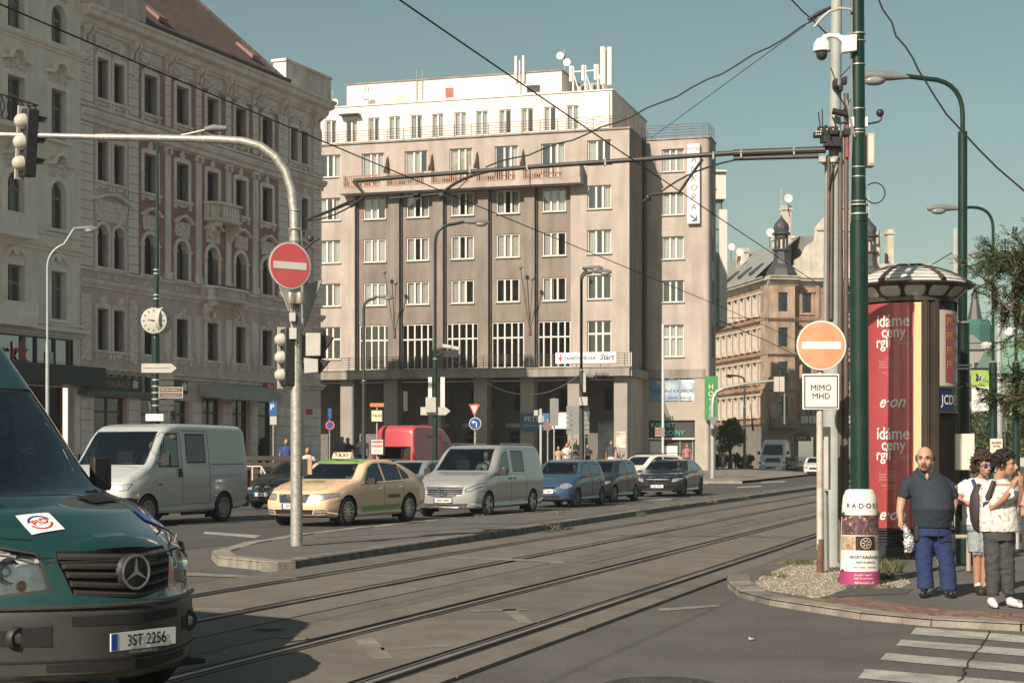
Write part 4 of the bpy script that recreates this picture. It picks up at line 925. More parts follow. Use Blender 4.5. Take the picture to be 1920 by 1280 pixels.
# bay: square tower of three faces
b = MB(); wall_holes(b,-.2,2.5,4.6,18.9,-.6,[(.75,1.75,a,c) for a,c in FR],.25); b.add([(2.5,-.6,4.6),(2.5,.3,4.6),(2.5,.3,18.9),(2.5,-.6,18.9)],[(0,1,2,3)]); b.add([(-.2,2,4.6),(-.2,-.6,4.6),(-.2,-.6,18.9),(-.2,2,18.9)],[(0,1,2,3)]); b.build('bay',sa,fb,smooth=False)
b = MB(); b.box(-.2,2.5,-.3,1.0,0,4.6); b.box(-.3,2.7,-1.0,.3,4.3,5.2); b.build('bay_base',low,fb,smooth=False)
for a,c in FR: window(fb,.75,1.75,a,c,-.6,(.5,),(.66,),fm=frame_d,style='half',gl=dglass)
# left face
b = MB(); FRL = FR; lx = []
y = 1.6
while y < 34: lx.append(y); y += 1.95
for y0 in lx: pass
zsl = [4.6]+sum([[a,c] for a,c in sorted(FR)],[])+[18.9]
def sideq(b,y0,y1,z0,z1,x=0): b.add([(x,y1,z0),(x,y0,z0),(x,y0,z1),(x,y1,z1)],[(0,1,2,3)])
for i in range(0,len(zsl)-1):
    if i % 2 == 0: sideq(b,.3,36,zsl[i],zsl[i+1])
    else:
        yy = .3
        for y0 in lx: sideq(b,yy,y0,zsl[i],zsl[i+1]); yy = y0+.85
        sideq(b,yy,36,zsl[i],zsl[i+1])
b.build('side_wall',oc,fb,smooth=False); b = MB(); sideq(b,-.2,36,0,4.6,-.05); b.build('side_base',low,fb,smooth=False)
rev = MB(); wn = MB()
for y0 in lx:
    for a,c in FR:
        o = MB(); o.add([(.2,y0+.85,a),(.2,y0,a),(.2,y0,c),(.2,y0+.85,c)],[(0,1,2,3)]); o.box(.12,.19,y0+.38,y0+.46,a,c); o.box(.1,.18,y0,y0+.85,a+1.1,a+1.22)
        if 'fw' not in globals() or True:
            k = 'sidewin'
            if k not in _wc:
                q = MB(); q.add([(.2,.85,0),(.2,0,0),(.2,0,1.9),(.2,.85,1.9)],[(0,1,2,3)],1); q.box(.12,.19,.38,.46,0,1.9,0); q.box(.1,.18,0,.85,1.15,1.27,0); q.add([(0,.85,0),(.2,.85,0),(.2,.85,1.9),(0,.85,1.9)],[(0,1,2,3)],2); q.add([(0,0,0),(.2,0,0),(.2,0,1.9),(0,0,1.9)],[(0,1,2,3)],2)
                q.box(-.12,0,-.22,0,-.1,2.0,2); q.box(-.12,0,.85,1.07,-.1,2.0,2); q.box(-.22,0,-.28,1.13,2.0,2.2,2); q.box(-.18,0,-.25,1.1,-.25,-.1,2)
                _wc[k] = q.mesh('window',[frame_w,mat('side_glass',(.09,.1,.1),.15,var=.3,scale=2),sap],smooth=False)
            link('window',_wc[k],fb,(0,y0,a))
for z,pr,nm in ((18.5,CORN,'main_cornice'),(14.9,STRG,'string_course'),(11.4,STRG,'string_course'),(7.9,STRG,'string_course'),(4.5,STRG,'string_course')):
    b = MB(); molding(b,2.5,18,.3,z,pr); molding(b,-.4,2.8,-.6,z,pr); n = len(pr)
    vs = [(-p[0],-.3,z+p[1]) for p in pr]+[(-p[0],36,z+p[1]) for p in pr]; b.add(vs,[(i+1,i,n+i,n+i+1) for i in range(n-1)]); b.build(nm,sa if z < 18 else sap,fb,smooth=False)
# roof: slate slope over the left wing, gable over the right, attic
b = MB(); b.add([(-.6,3,19.4),(-.6,36,19.4),(4.5,36,24.0),(4.5,3,24.0)],[(0,3,2,1)]); b.box(4.5,12,3,36,19,23.95); b.build('roof',slg,fb,smooth=False)
for y in (5.5,9,13,18): b = MB(); b.prism([(.2,20.1),(1.5,21.2),(1.5,21.45),(.1,20.4)],y,y+.9,'y'); b.build('skylight',slate,fb,smooth=False)
b = MB(); b.box(2.6,12.2,.3,1.2,19.4,20.6); P = [(3.0,20.6),(12,20.6),(12,22.6),(11,23.0),(10.5,24.6),(9.5,25.6),(6.2,25.6),(5.3,24.6),(5.1,23.2),(4.2,22.6),(3.7,21.6),(3,21.2)]; b.prism(P,.4,1.0,'y'); b.box(5.2,10.6,.25,1.05,24.2,24.5); b.box(7,7.7,.35,.42,21.6,22.8); b.build('gable',sap,fb,smooth=False)
b = MB(); b.box(12,18,.3,8,19.4,21); b.build('attic',sap,fb,smooth=False)
for i,(x,y,wd,z1) in enumerate(((3.2,4.5,.9,27.3),(2.4,16,1.2,24.3),(1.8,24,1.8,23.8),(4.0,9,3.5,24.8),(9.2,3,.8,27.4),(14.1,3,.6,24.9),(12.7,3.2,.6,24.7),(2.0,30,1.2,23.6))):
    b = MB(); b.box(x,x+wd,y,y+.9,19,z1-.5); b.box(x-.12,x+wd+.12,y-.12,y+1.02,z1-.5,z1-.3); b.box(x,x+wd,y,y+.9,z1-.3,z1); b.build('chimney',sap if i != 7 else brk,fb,smooth=False)
def turret(x,y,z0):
    s8 = lambda pr: MB().lathe(pr,8,(x,y,z0)).build
    s8([(1.7,0),(1.66,.15),(1.62,.5),(1.4,.95),(1.0,1.45),(.82,1.9),(.76,2.75),(1.0,2.8),(1.0,2.92)])('turret_skirt',slate,fb,smooth=False)
    b = MB()
    for k in range(8):
        t = k*math.pi/4; b.box(x+.62*math.cos(t)-.09,x+.62*math.cos(t)+.09,y+.62*math.sin(t)-.09,y+.62*math.sin(t)+.09,z0+2.9,z0+4.5)
    b.lathe([(.72,4.05),(.72,4.5)],8,(x,y,z0)); b.build('lantern',slate,fb,smooth=False)
    s8([(1.0,4.42),(1.0,4.52),(.74,4.7),(.84,5.05),(.76,5.4),(.42,5.8),(.14,6.1),(.06,6.4),(.0,6.45)])('onion_dome',slate,fb,smooth=True)
    b = MB(); b.tube([(x,y,z0+6.3),(x,y,z0+9.2)],[.07,.03],6); b.ball((x,y,z0+7.2),.12,8); b.tube([(x-.3,y,z0+8.2),(x+.3,y,z0+8.2)],.03,4); b.build('finial',mat('finial_pale',(.4,.42,.4),.5),fb)
turret(1.6,.8,19.3); turret(11.0,.8,19.3)
b = MB(); b.box(-.5,2.9,-.9,1.8,19.0,19.35); b.build('turret_base',sap,fb,smooth=False)
b = MB(); 
for k in range(5): b.box(4+k*.9,4.75+k*.9,-.02,.05,4.9,5.5)
sgb = MB().box(3.2,9.2,.0,.1,4.75,5.6).build('hotel_letter_board',low,fb,smooth=False)
for k,ch in enumerate('CENTRUM'): 
    MB().box(3.4+k*.82,4.1+k*.82,-.06,0,4.82,5.5).build('letter_tile',frame_w,sgb,smooth=False) if k < 3 or k > 4 else None; text(ch,.62,blk,sgb,(3.75+k*.82,-.07,5.16),name='letter')
b = MB(); n = 9; b.prism([(3.4+1.1*math.cos(math.pi*i/n),3.0+.9*math.sin(math.pi*i/n)) for i in range(n+1)],.0,.1,'y'); o = b.build('red_shop_fascia',mat('fascia_red',(.16,.015,.015),.5),fb,smooth=False); text('CAFÉ',.45,frame_w,o,(3.4,-.02,3.3),name='lettering')
for x in (-.7,-2.6):
    o = MB().tube([(x+.4,-.8,6.0),(x+.1,-1.5,6.6)],.03,5).build('flagpole',frame_d,fb); MB().add([(x+.1,-1.5,6.6),(x+.4,-.8,6.0),(x+.75,-.9,3.9),(x+.3,-1.4,4.1)],[(0,1,2,3)]).build('flag',mat('flag_red',(.2,.03,.03),.8),o,smooth=False)
# satellite dishes on the far roof
for (x,y,z,s_,lab) in ((3.6,4.2,27.9,.45,'white satellite dish above the chimney behind the dark turret'),(2.3,6,24.6,.45,'white satellite dish left of the chimney beside the dark turret'),(1.2,15,24.2,.4,'white satellite dish farthest left on the slate roof mast'),(1.8,14,23.5,.42,'pinkish satellite dish low on the far slate roof')):
    r_ = empty('satellite_dish',lab,'satellite dish',FO.w(x,y,0),R(11.5)); MB().lathe([(0,.12),(s_*.6,.07),(s_,0),(s_*.95,-.02),(0,.08)],14,(0,-.2,z),'y').build('reflector',white,r_); MB().tube([(0,0,z),(0,0,z-1.5)],.04,5).build('mast',frame_d,r_)
# ================================================================ MODERN BLOCK BEHIND THE HOTEL
mb_ = empty('office_block','white and glass modern block peeking out behind the right edge of the hotel','office building',(0,0,0))
def X_(px,Y): return (px-960)/FPX*Y
Y = 136
b = MB(); b.box(X_(1349,Y),X_(1363.5,Y),Y,Y+14,12.2,21.8); b.box(X_(1300,Y),X_(1349,Y),Y+.6,Y+14,12.2,20.3); b.box(X_(1290,Y),X_(1300,Y),Y+1,Y+12,0,20); b.build('wall',mat('block_white',(.55,.55,.50),.7,var=.05),mb_,smooth=False)
b = MB(); b.box(X_(1300,Y),X_(1362,Y),Y+.3,Y+9,22.7,24.9); b.box(X_(1318,Y),X_(1363,Y),Y,Y+9.2,24.9,25.05); b.build('roof_box',mat('block_white',(.55,.55,.5),.7),mb_,smooth=False)
b = MB(); b.box(X_(1300,Y),X_(1356,Y),Y+.7,Y+.8,20.2,22.7); b.box(X_(1333,Y),X_(1348.5,Y),Y+.3,Y+.4,12.4,20.2); b.build('glazing',mat('block_glass',(.14,.21,.2),.12,var=.3,scale=.5),mb_,smooth=False)
b = MB()
for k in range(5): z = 12.4+k*1.95; b.box(X_(1333,Y),X_(1348.7,Y),Y+.25,Y+.32,z-.05,z+.05)
b.box(X_(1356,Y)-.1,X_(1356,Y),Y+.6,Y+.75,20.2,22.7); b.build('mullion',frame_d,mb_,smooth=False)
text('L',1.2,gl_,mb_,(X_(1338,Y),Y+.25,23.8),name='letter')
# ================================================================ FAR BACKGROUND ON THE RIGHT
def bgb(name,label,px0,px1,pyt,Y,dp,m,roofm=None,rh=0):
    x0,x1 = X_(px0,Y),X_(px1,Y); h_ = CAMH+(HZ-pyt)/FPX*Y; r_ = empty(name,label,'building',(x0,Y,0)); b = MB(); w_ = x1-x0; hs = []
    nx = max(1,int(w_/2.6)); nz = max(1,int((h_-1)/3.3))
    for i in range(nx):
        for k in range(nz): hs.append((w_*(i+.28)/nx,w_*(i+.68)/nx,1.2+k*3.3,2.9+k*3.3))
    hs = [q for q in hs if q[3] < h_]
    wall_holes(b,0,w_,0,h_,0,hs,.25); b.add([(0,dp,0),(0,0,0),(0,0,h_),(0,dp,h_)],[(0,1,2,3)]); b.add([(w_,0,0),(w_,dp,0),(w_,dp,h_),(w_,0,h_)],[(0,1,2,3)]); b.box(0,w_,.3,dp,h_-.02,h_); b.build('wall',m,r_,smooth=False)
    for q in hs: MB().box(q[0],q[1],.2,.25,q[2],q[3]).build('window',drk,r_,smooth=False)
    if roofm: b = MB(); b.prism([(-.4,h_),(dp/2,h_+rh),(dp+.4,h_)],-.3,w_+.3,'x'); b.build('roof',roofm,r_,smooth=False)
bgb('grey_house','grey many-windowed house behind the green banner',1785,1850,655,260,18,mat('bg_grey',(.28,.27,.24),.9,var=.2),slg,3)
bgb('white_house','white house with red roof right of the green banner',1838,1875,745,200,14,sap,tile,3)
bgb('tall_house','pale tall house at the right edge with a green copper roof',1893,1975,700,230,18,mat('bg_pale',(.5,.48,.42),.9,var=.15),mat('copper_green',(.16,.3,.22),.7),5)
bgb('brown_house','brown low house between the pale pole and the right edge',1868,1898,730,240,14,oc,tile,2)
t_ = empty('scaffold_tower','small tower wrapped in green netting on the far roofs','tower',(X_(1828,300),300,0)); MB().lathe([(3,0),(3,25),(2.6,26)],8).build('netting',mat('net_green',(.03,.12,.09),.9,var=.3),t_,smooth=False); MB().lathe([(1.4,26),(.2,32),(0,33)],8).build('spire',slate,t_)
for (nm,px,pt,Y,dx,lab) in (('church_spire',1893,690,320,2.6,'green copper church spire on the far skyline'),):
    r_ = empty(nm,lab,'spire',(X_(px,Y),Y,0)); MB().lathe([(3.2,0),(3.2,14),(3.4,14.2),(2.2,16.5),(1.3,17.5),(1.1,19),(.3,23),(0,26)],12).build('dome',mat('copper_green',(.16,.3,.22),.7),r_)
# ================================================================ TREES
barkm = mat('bark',(.09,.07,.05),.9,var=.3,scale=6,bump=1,bscale=20); lf = [mat('leaf_%s' % n_,c,.55,var=.25,scale=3,spec=.3) for n_,c in (('dark',(.035,.055,.022)),('mid',(.055,.08,.028)),('light',(.12,.15,.055)))]
def tree(name,label,loc,h,cr_,cz,n,ls,seed=1,trunk=.18,cat='tree',lobes=9):
    rnd = random.Random(seed); r_ = empty(name,label,cat,loc); b = MB()
    b.tube([(0,0,-.05),(.05,0,cz*.6),(0,.1,cz+cr_*.3)],[trunk,trunk*.75,trunk*.3],8); cs = []
    for k in range(lobes):
        a = k*2.4+rnd.random(); q = cr_*rnd.uniform(.25,.72); z = cz+rnd.uniform(-.5,.75)*min(cr_,h-cz); c = Vector((q*math.cos(a),q*math.sin(a),z)); cs.append((c,cr_*rnd.uniform(.3,.5)))
        b.tube([(0,0,cz*.65),(c*.5)+Vector((0,0,cz*.35)),c],[trunk*.45,trunk*.25,.02],5)
    b.build('trunk',barkm,r_); lfm = MB()
    for k in range(n):
        c,rr = rnd.choice(cs); d = Vector((rnd.gauss(0,1),rnd.gauss(0,1),rnd.gauss(0,.8))).normalized()*rr*rnd.random()**.4; p = c+d; u = Vector((rnd.gauss(0,1),rnd.gauss(0,1),rnd.gauss(0,1))).normalized(); v = u.cross(Vector((rnd.random(),rnd.random(),rnd.random()))).normalized(); s_ = ls*rnd.uniform(.6,1.4)
        lfm.add([p-u*s_,p+v*s_*.5,p+u*s_,p-v*s_*.5],[(0,1,2,3)],rnd.choice((0,1,1,2)))
    tag(lfm.build('crown',lf,r_,smooth=False),kind='stuff'); return r_
g_ = at(1368,885,138); tree('street_tree','round dark green tree on the pavement before the far ochre building',(g_.x,138,0),4.6,1.55,3.0,4200,.11,3)
for i,(px,Y,cr_) in enumerate(((1352,140,.8),(1385,141,.9),(1402,141,.8),(1342,143,.8))): tree('bush',['low dark bush left under the round street tree','low dark bush right of the round tree trunk','rightmost low bush by the waiting pedestrians','bush behind the leftmost pedestrian at the hotel corner'][i],(X_(px,Y),Y,.1),1.5,cr_,.8,1400,.09,20+i,.05,'bush',6)
for i,(px,Y,h,cr_,cz) in enumerate(((1835,190,7,3.2,4),(1862,180,7,3.0,4),(1885,200,6.5,3,3.6),(1850,160,5,2.4,2.6),(1905,150,5.5,2.4,3),(1822,215,7,3.0,4.5))): tree('far_tree',['leftmost far green tree behind the green banner pole','far tree behind the second green lamp post','far tree behind the pale pole at right','low nearer tree above the curly-haired youth','tree at the right picture edge behind the railing','tree behind the pale tram pole'][i],(X_(px,Y),Y,0),h,cr_,cz,2600,.2,40+i,.2)
# near tree at the right edge: trunk outside the frame, branches reach in
nt_ = empty('locust_tree','feathery locust tree reaching in from the right edge of the frame','tree',(8.95,24.5,.1)); b = MB(); lfm = MB(); rnd = random.Random(5)
def leafspray(p,d,n,L_):
    d = d.normalized(); pr = d.cross(Vector((0,0,1))).normalized()
    for k in range(n):
        q = p+d*(L_*k/n)
        for s_ in (-1,1):
            v = (pr*s_+d*.4+Vector((0,0,rnd.uniform(-.5,.2)))).normalized(); l = rnd.uniform(.03,.055); wd = d*.012
            lfm.add([q,q+v*l*.5+wd,q+v*l,q+v*l*.5-wd],[(0,1,2,3)],rnd.choice((0,0,1,1,2)))
def branch(p,d,L_,r,dep):
    n = 6; pts = [p]; q = p.copy(); dd = d.normalized()
    for i in range(n): dd = (dd+Vector((rnd.gauss(0,.16),rnd.gauss(0,.16),rnd.gauss(-.02,.14)))).normalized(); q = q+dd*L_/n; pts.append(q.copy())
    b.tube(pts,[r*(1-.7*i/n) for i in range(n+1)],6 if r > .02 else 4)
    if dep > 0:
        for i in range(1,n+1):
            for _ in range(2 if dep > 1 else 3):
                nd = (dd*.6+Vector((rnd.gauss(0,.7),rnd.gauss(0,.7),rnd.gauss(0,.6)))).normalized(); branch(pts[i],nd,L_*rnd.uniform(.35,.55),r*.5,dep-1)
    else:
        for i in range(1,n+1):
            for _ in range(1 if rnd.random() < .4 else 2): leafspray(pts[i],dd+Vector((rnd.gauss(0,.8),rnd.gauss(0,.8),rnd.gauss(-.2,.5))),7,.2)
b.tube([(0,0,0),(.05,0,2),(0,.1,3.6),(-.1,.1,5)],[.2,.17,.14,.08],10)
for (z,d,L_) in ((3.6,(-1,-.3,.25),1.75),(3.0,(-1,-.35,-.28),1.5),(4.3,(-.8,.2,.35),1.6),(4.8,(.5,.2,.6),1.6),(4.0,(.8,-.3,.4),1.7),(3.4,(.7,.6,.3),1.6),(2.7,(-1,-.1,-.2),1.2)): branch(Vector((0,.05,z)),Vector(d),L_,.05,2)
b.build('trunk',barkm,nt_); tag(lfm.build('crown',lf,nt_,smooth=False),kind='stuff')
# ================================================================ VEHICLE KIT
def pch(pts):
    "monotone cubic through (x, y) points"
    xs = [p[0] for p in pts]; ys = [p[1] for p in pts]; n = len(xs); d = [(ys[i+1]-ys[i])/(xs[i+1]-xs[i]) for i in range(n-1)]; m = [d[0]]+[0]*(n-2)+[d[-1]]
    for i in range(1,n-1):
        if d[i-1]*d[i] > 0: w1 = 2*(xs[i+1]-xs[i])+(xs[i]-xs[i-1]); w2 = (xs[i+1]-xs[i])+2*(xs[i]-xs[i-1]); m[i] = (w1+w2)/(w1/d[i-1]+w2/d[i])
    def f(x):
        if x <= xs[0]: return ys[0]
        if x >= xs[-1]: return ys[-1]
        i = max(j for j in range(n-1) if xs[j] <= x); h = xs[i+1]-xs[i]; t = (x-xs[i])/h
        return (1+2*t)*(1-t)**2*ys[i]+t*(1-t)**2*h*m[i]+t*t*(3-2*t)*ys[i+1]+t*t*(t-1)*h*m[i+1]
    return f
def hull(sp):
    "closed body shell. x runs from the nose (0) to the tail (L), y across, z up"
    L_,W = sp['L'],sp['W']; top,bot,belt = pch(sp['top']),pch(sp['bot']),pch(sp['belt']); plan = pch(sp.get('plan',[(0,1),(L_,1)])); nose = pch(sp['nose']); tail = pch(sp['tail'])
    bow = pch(sp['bow']); bowr = sp.get('bowr',.12); tum = sp['tum']; rc = sp['rc']; crown = sp.get('crown',.04); pw = sp.get('bpow',2.4); side_b = sp.get('bulge',.025)
    xs = [0,.012,.035,.07]; x = .14
    while x < L_-.1: xs.append(x); x += sp.get('dx',.11)
    xs += [L_-.07,L_-.035,L_-.012,L_]; xs = sorted(set(xs+[p[0] for p in sp['top'] if .1 < p[0] < L_-.1]))
    rr = .07; NL = 10
    def sect(x):
        sh = 0
        e = min(x,L_-x)
        if e < rr: sh = rr*.7*(1-math.sqrt(max(0,1-(1-e/rr)**2)))
        zt = top(x)-sh; zb = bot(x)+sh; w_ = W*plan(x)-sh; zbl = min(belt(x),zt-.05-.0); P = [(0,zb),(w_*.5,zb),(w_-.14,zb),(w_-.05,zb+.02),(w_-.02,zb+.07)]
        for i in range(1,NL+1):
            t = i/NL; z = zb+.07+(zbl-zb-.07)*t; P.append((w_-.012-side_b*(2*t-1.1)**2*(1 if t > .5 else .8)+(.010 if .66 < t < .95 else 0)-(.012 if t < .15 else 0),z))
        ys = P[-1][0]; hu = zt-zbl; r = min(rc,hu*.8); yt = ys-tum*max(0,hu-r)
        for i in range(1,7): t = i/6; P.append((ys+(yt-ys)*t,zbl+(hu-r)*t-.0))
        for i in range(1,6): a = math.pi/2*i/5; P.append((yt-r*(1-math.cos(a))*1.15,zt-r+r*math.sin(a)*.985))
        yc,zc = P[-1]; cr_ = crown*min(1,1)
        for i in range(1,7): t = 1-i/6; P.append((yc*t,zt+(zc-zt)*t*t if True else zt))
        return P
    S = [sect(x) for x in xs]; n = len(S[0]); bm = bmesh.new()
    def defo(x,y,z):
        q = min(1,abs(y)/W); kf = max(0,1-x/.7); kf = kf*kf*(3-2*kf); kr = max(0,1-(L_-x)/.7); kr = kr*kr*(3-2*kr)
        return Vector((x+bow(x)*q**pw+kf*nose(z)-kr*(bowr*q**2.4+tail(z)),y,z))
    rows = []
    for x,P in zip(xs,S):
        row = []
        for k,(y,z) in enumerate(P): row.append(bm.verts.new(defo(x,y,z)))
        for k in range(n-2,0,-1): y,z = P[k]; row.append(bm.verts.new(defo(x,-y,z)))
        rows.append(row)
    m = len(rows[0])
    for i in range(len(rows)-1):
        for k in range(m):
            k2 = (k+1) % m; bm.faces.new((rows[i][k],rows[i][k2],rows[i+1][k2],rows[i+1][k]))
    MC_ = 14
    for ci,(row,P,x) in enumerate(((rows[0],S[0],0),(rows[-1],S[-1],L_))):
        grid = [[row[0]]*(MC_+1)]
        for k in range(1,n-1):
            y,z = P[k]; line = [row[k]]+[bm.verts.new(defo(x,y*(1-2*j/MC_),z)) for j in range(1,MC_)]+[row[m-k]]; grid.append(line)
        grid.append([row[n-1]]*(MC_+1))
        for k in range(n-1):
            for j in range(MC_):
                vs = []
                for v in (grid[k][j],grid[k][j+1],grid[k+1][j+1],grid[k+1][j]):
                    if v not in vs: vs.append(v)
                if len(vs) > 2:
                    try: bm.faces.new(vs if ci == 1 else vs[::-1])
                    except ValueError: pass
    bmesh.ops.recalc_face_normals(bm,faces=bm.faces); return bm
VW = {'left': (lambda c: (c.x,c.z),lambda c,n: n.y < -.25,Vector((0,1,0))),'right': (lambda c: (c.x,c.z),lambda c,n: n.y > .25,Vector((0,1,0))),
      'front': (lambda c: (c.y,c.z),lambda c,n: n.x < -.12,Vector((1,0,0))),'rear': (lambda c: (c.y,c.z),lambda c,n: n.x > .12,Vector((1,0,0))),'top': (lambda c: (c.x,c.y),lambda c,n: n.z > .25,Vector((0,0,1)))}
def un(view,p): return Vector((p[0],0,p[1])) if view in ('left','right') else (Vector((0,p[0],p[1])) if view in ('front','rear') else Vector((p[0],p[1],0)))
def cut(bm,poly,view,xr=None,keep=False):
    "split the shell along a convex outline seen from one side and return (take out) the inside faces as a new bmesh"
    pj,flt,ax = VW[view]; a = sum(poly[i][0]*poly[(i+1) % len(poly)][1]-poly[(i+1) % len(poly)][0]*poly[i][1] for i in range(len(poly)))
    if a < 0: poly = poly[::-1]
    x0,x1 = min(p[0] for p in poly)-.02,max(p[0] for p in poly)+.02; z0,z1 = min(p[1] for p in poly)-.02,max(p[1] for p in poly)+.02
    def sel():
        o = []
        for f in bm.faces:
            if not flt(None,f.normal): continue
            if xr and not (xr[0] <= f.calc_center_median().x <= xr[1]): continue
            q = [pj(v.co) for v in f.verts]
            if max(p[0] for p in q) < x0 or min(p[0] for p in q) > x1 or max(p[1] for p in q) < z0 or min(p[1] for p in q) > z1: continue
            o.append(f)
        return o
    for i in range(len(poly)):
        p,q = un(view,poly[i]),un(view,poly[(i+1) % len(poly)]); d = q-p
        if d.length < 1e-6: continue
        no = d.cross(ax); fs = sel()
        if not fs: return None
        mid = [(q.x,q.y,q.z) for q in (p,)]
        g_ = list(fs)+list({e for f in fs for e in f.edges})+list({v for f in fs for v in f.verts})
        bmesh.ops.bisect_plane(bm,geom=g_,plane_co=p,plane_no=no,dist=1e-5)
    ins = []
    for f in bm.faces:
        if not flt(None,f.normal): continue
        c = f.calc_center_median()
        if xr and not (xr[0] <= c.x <= xr[1]): continue
        u = pj(c); ok = True
        for i in range(len(poly)):
            p,q = poly[i],poly[(i+1) % len(poly)]
            if (q[0]-p[0])*(u[1]-p[1])-(q[1]-p[1])*(u[0]-p[0]) < -1e-7: ok = False; break
        if ok: ins.append(f)
    if not ins: return None
    nb = bmesh.new(); vm = {}
    for f in ins:
        vs = []
        for v in f.verts:
            if v not in vm: vm[v] = nb.verts.new(v.co)
            vs.append(vm[v])
        try: nb.faces.new(vs)
        except ValueError: pass
    nb.normal_update()
    if not keep: bmesh.ops.delete(bm,geom=ins,context='FACES')
    return nb
def emit(nb,name,mats,parent,rim=.012,depth=0.0,shift=0.0,ang=30):
    "turn cut faces into an object, with a rim band in the second material"
    if nb is None: return None
    bmesh.ops.remove_doubles(nb,verts=nb.verts,dist=1e-5); nb.normal_update()
    if shift:
        nb.normal_update()
        for v in nb.verts: v.co += v.normal*shift
    if rim and len(mats) > 1:
        r_ = bmesh.ops.inset_region(nb,faces=nb.faces[:],thickness=rim,depth=depth,use_boundary=True,use_even_offset=False)
        for f in r_['faces']: f.material_index = 1
    me = bpy.data.meshes.new(name); nb.to_mesh(me); nb.free()
    for m_ in mats: me.materials.append(m_)
    me.shade_smooth(); me.set_sharp_from_angle(angle=R(ang)); return link(name,me,parent)
blackp = mat('black_plastic',(.022,.022,.022),.55,var=.15,scale=8); rubber = mat('tyre_rubber',(.02,.02,.02),.85,var=.2,scale=6,bump=.3); seamm = mat('seam_black',(.012,.012,.012),.8,var=0)
alu = mat('alloy',(.5,.49,.47),.3,.85,var=.08); chrome = mat('chrome',(.75,.74,.72),.12,1,var=0); lens = glassmat('lamp_lens',(.88,.9,.88),.08,.05); carglass = glassmat('car_glass',(.52,.57,.56),.07); tintglass = glassmat('car_glass_tinted',(.05,.055,.055),.03)
wellm = mat('wheel_well',(.012,.012,.012),.95,var=0); inner = mat('car_interior',(.022,.022,.022),.8,var=.2); platem = mat('plate_white',(.70,.70,.66),.45,var=.03); platb = mat('plate_blue',(.03,.07,.35),.5,var=0); lampin = mat('lamp_inner',(.55,.55,.53),.25,.7,var=.2,scale=25); amber = mat('amber_lens',(.5,.17,.04),.2,var=.1); redl = mat('tail_lens',(.25,.01,.01),.2,var=.1)
def paintm(name,col,metal=0,rough=.35,dirt=.25): return mat(name,col,rough,metal,var=.04,scale=1.5,coat=.6,back=(.03,.03,.03),spec=.5,dirt=dirt,dirtcol=[c*.7+.03 for c in col])
_wh = {}
def wheel(parent,x,y,R_,w_,style='multi',rimm=None,side=-1):
    rimm = rimm or alu; k = (R_,w_,style,rimm.name)
    if k not in _wh:
        b = MB(); h = w_/2; b.lathe([(R_*.66,-h*.9),(R_*.9,-h),(R_*.985,-h*.75),(R_,-h*.3),(R_,h*.3),(R_*.985,h*.75),(R_*.9,h),(R_*.66,h*.9),(R_*.62,0)],40,ax='y',cap=False); ty = b.mesh('wheel',rubber)
        b = MB(); r2 = R_*.67; b.lathe([(r2,-h*.92),(r2*.93,-h*.95),(r2*.9,-h*.6),(r2*.88,h*.6)],40,ax='y',cap=False); b.lathe([(0,-h*.75),(r2*.16,-h*.75),(r2*.2,-h*.6)],16,ax='y',cap=False)
        n = {'multi': 12,'five': 5,'ten': 10,'steel': 0,'dark': 7}[style]
        if n:
            for i in range(n):
                a = 2*math.pi*i/n; wd = r2*(.10 if n > 9 else .17 if n > 6 else .24); u = Vector((math.cos(a),0,math.sin(a))); v = Vector((-math.sin(a),0,math.cos(a)))
                p = [u*r2*.15-v*wd*.7,u*r2*.92-v*wd,u*r2*.92+v*wd,u*r2*.15+v*wd*.7]; b.add([q+Vector((0,-h*.72,0)) for q in p]+[q+Vector((0,-h*.45,0)) for q in p],[(0,1,2,3),(0,4,5,1),(2,6,7,3)])
        else:
            b.lathe([(r2*.9,-h*.5),(r2*.75,-h*.35),(r2*.55,-h*.8),(r2*.35,-h*.75),(r2*.3,-h*.5),(0,-h*.5)],24,ax='y',cap=False)
            for i in range(10): a = 2*math.pi*i/10; b.ball((r2*.68*math.cos(a),-h*.5,r2*.68*math.sin(a)),(r2*.07,.012,r2*.07),6,1)
        d = MB(); rm = b; rm.lathe([(0,-h*.3),(r2*.89,-h*.3)],30,ax='y',m=1,cap=False); _wh[k] = (ty,rm.mesh('rim',[rimm,wellm],ang=30))
    o = link('wheel',_wh[k][0],parent,(x,y,R_),(0,0,0 if side < 0 else math.pi)); link('rim',_wh[k][1],o); return o
def archpoly(x,R_,zb,n=12,k=1.14):
    r = R_*k; return [(x-r,zb-.3),(x+r,zb-.3)]+[(x+r*math.cos(math.pi*i/n),R_*1.0+r*math.sin(math.pi*i/n)) for i in range(n+1)]
def archwell(b,x,R_,W,sgn,k=1.14,dp=.28):
    r = R_*k; n = 14; vs = []
    for i in range(n+1):
        t = math.pi*i/n; vs += [(x+r*math.cos(t),sgn*(W-.03),R_+r*math.sin(t)),(x+r*math.cos(t),sgn*(W-dp),R_+r*math.sin(t))]
    b.add(vs,[(2*i,2*i+1,2*i+3,2*i+2) for i in range(n)]); b.add([(x-r,sgn*(W-dp),.12),(x+r,sgn*(W-dp),.12),(x+r,sgn*(W-dp),R_+r),(x-r,sgn*(W-dp),R_+r)],[(0,1,2,3)])
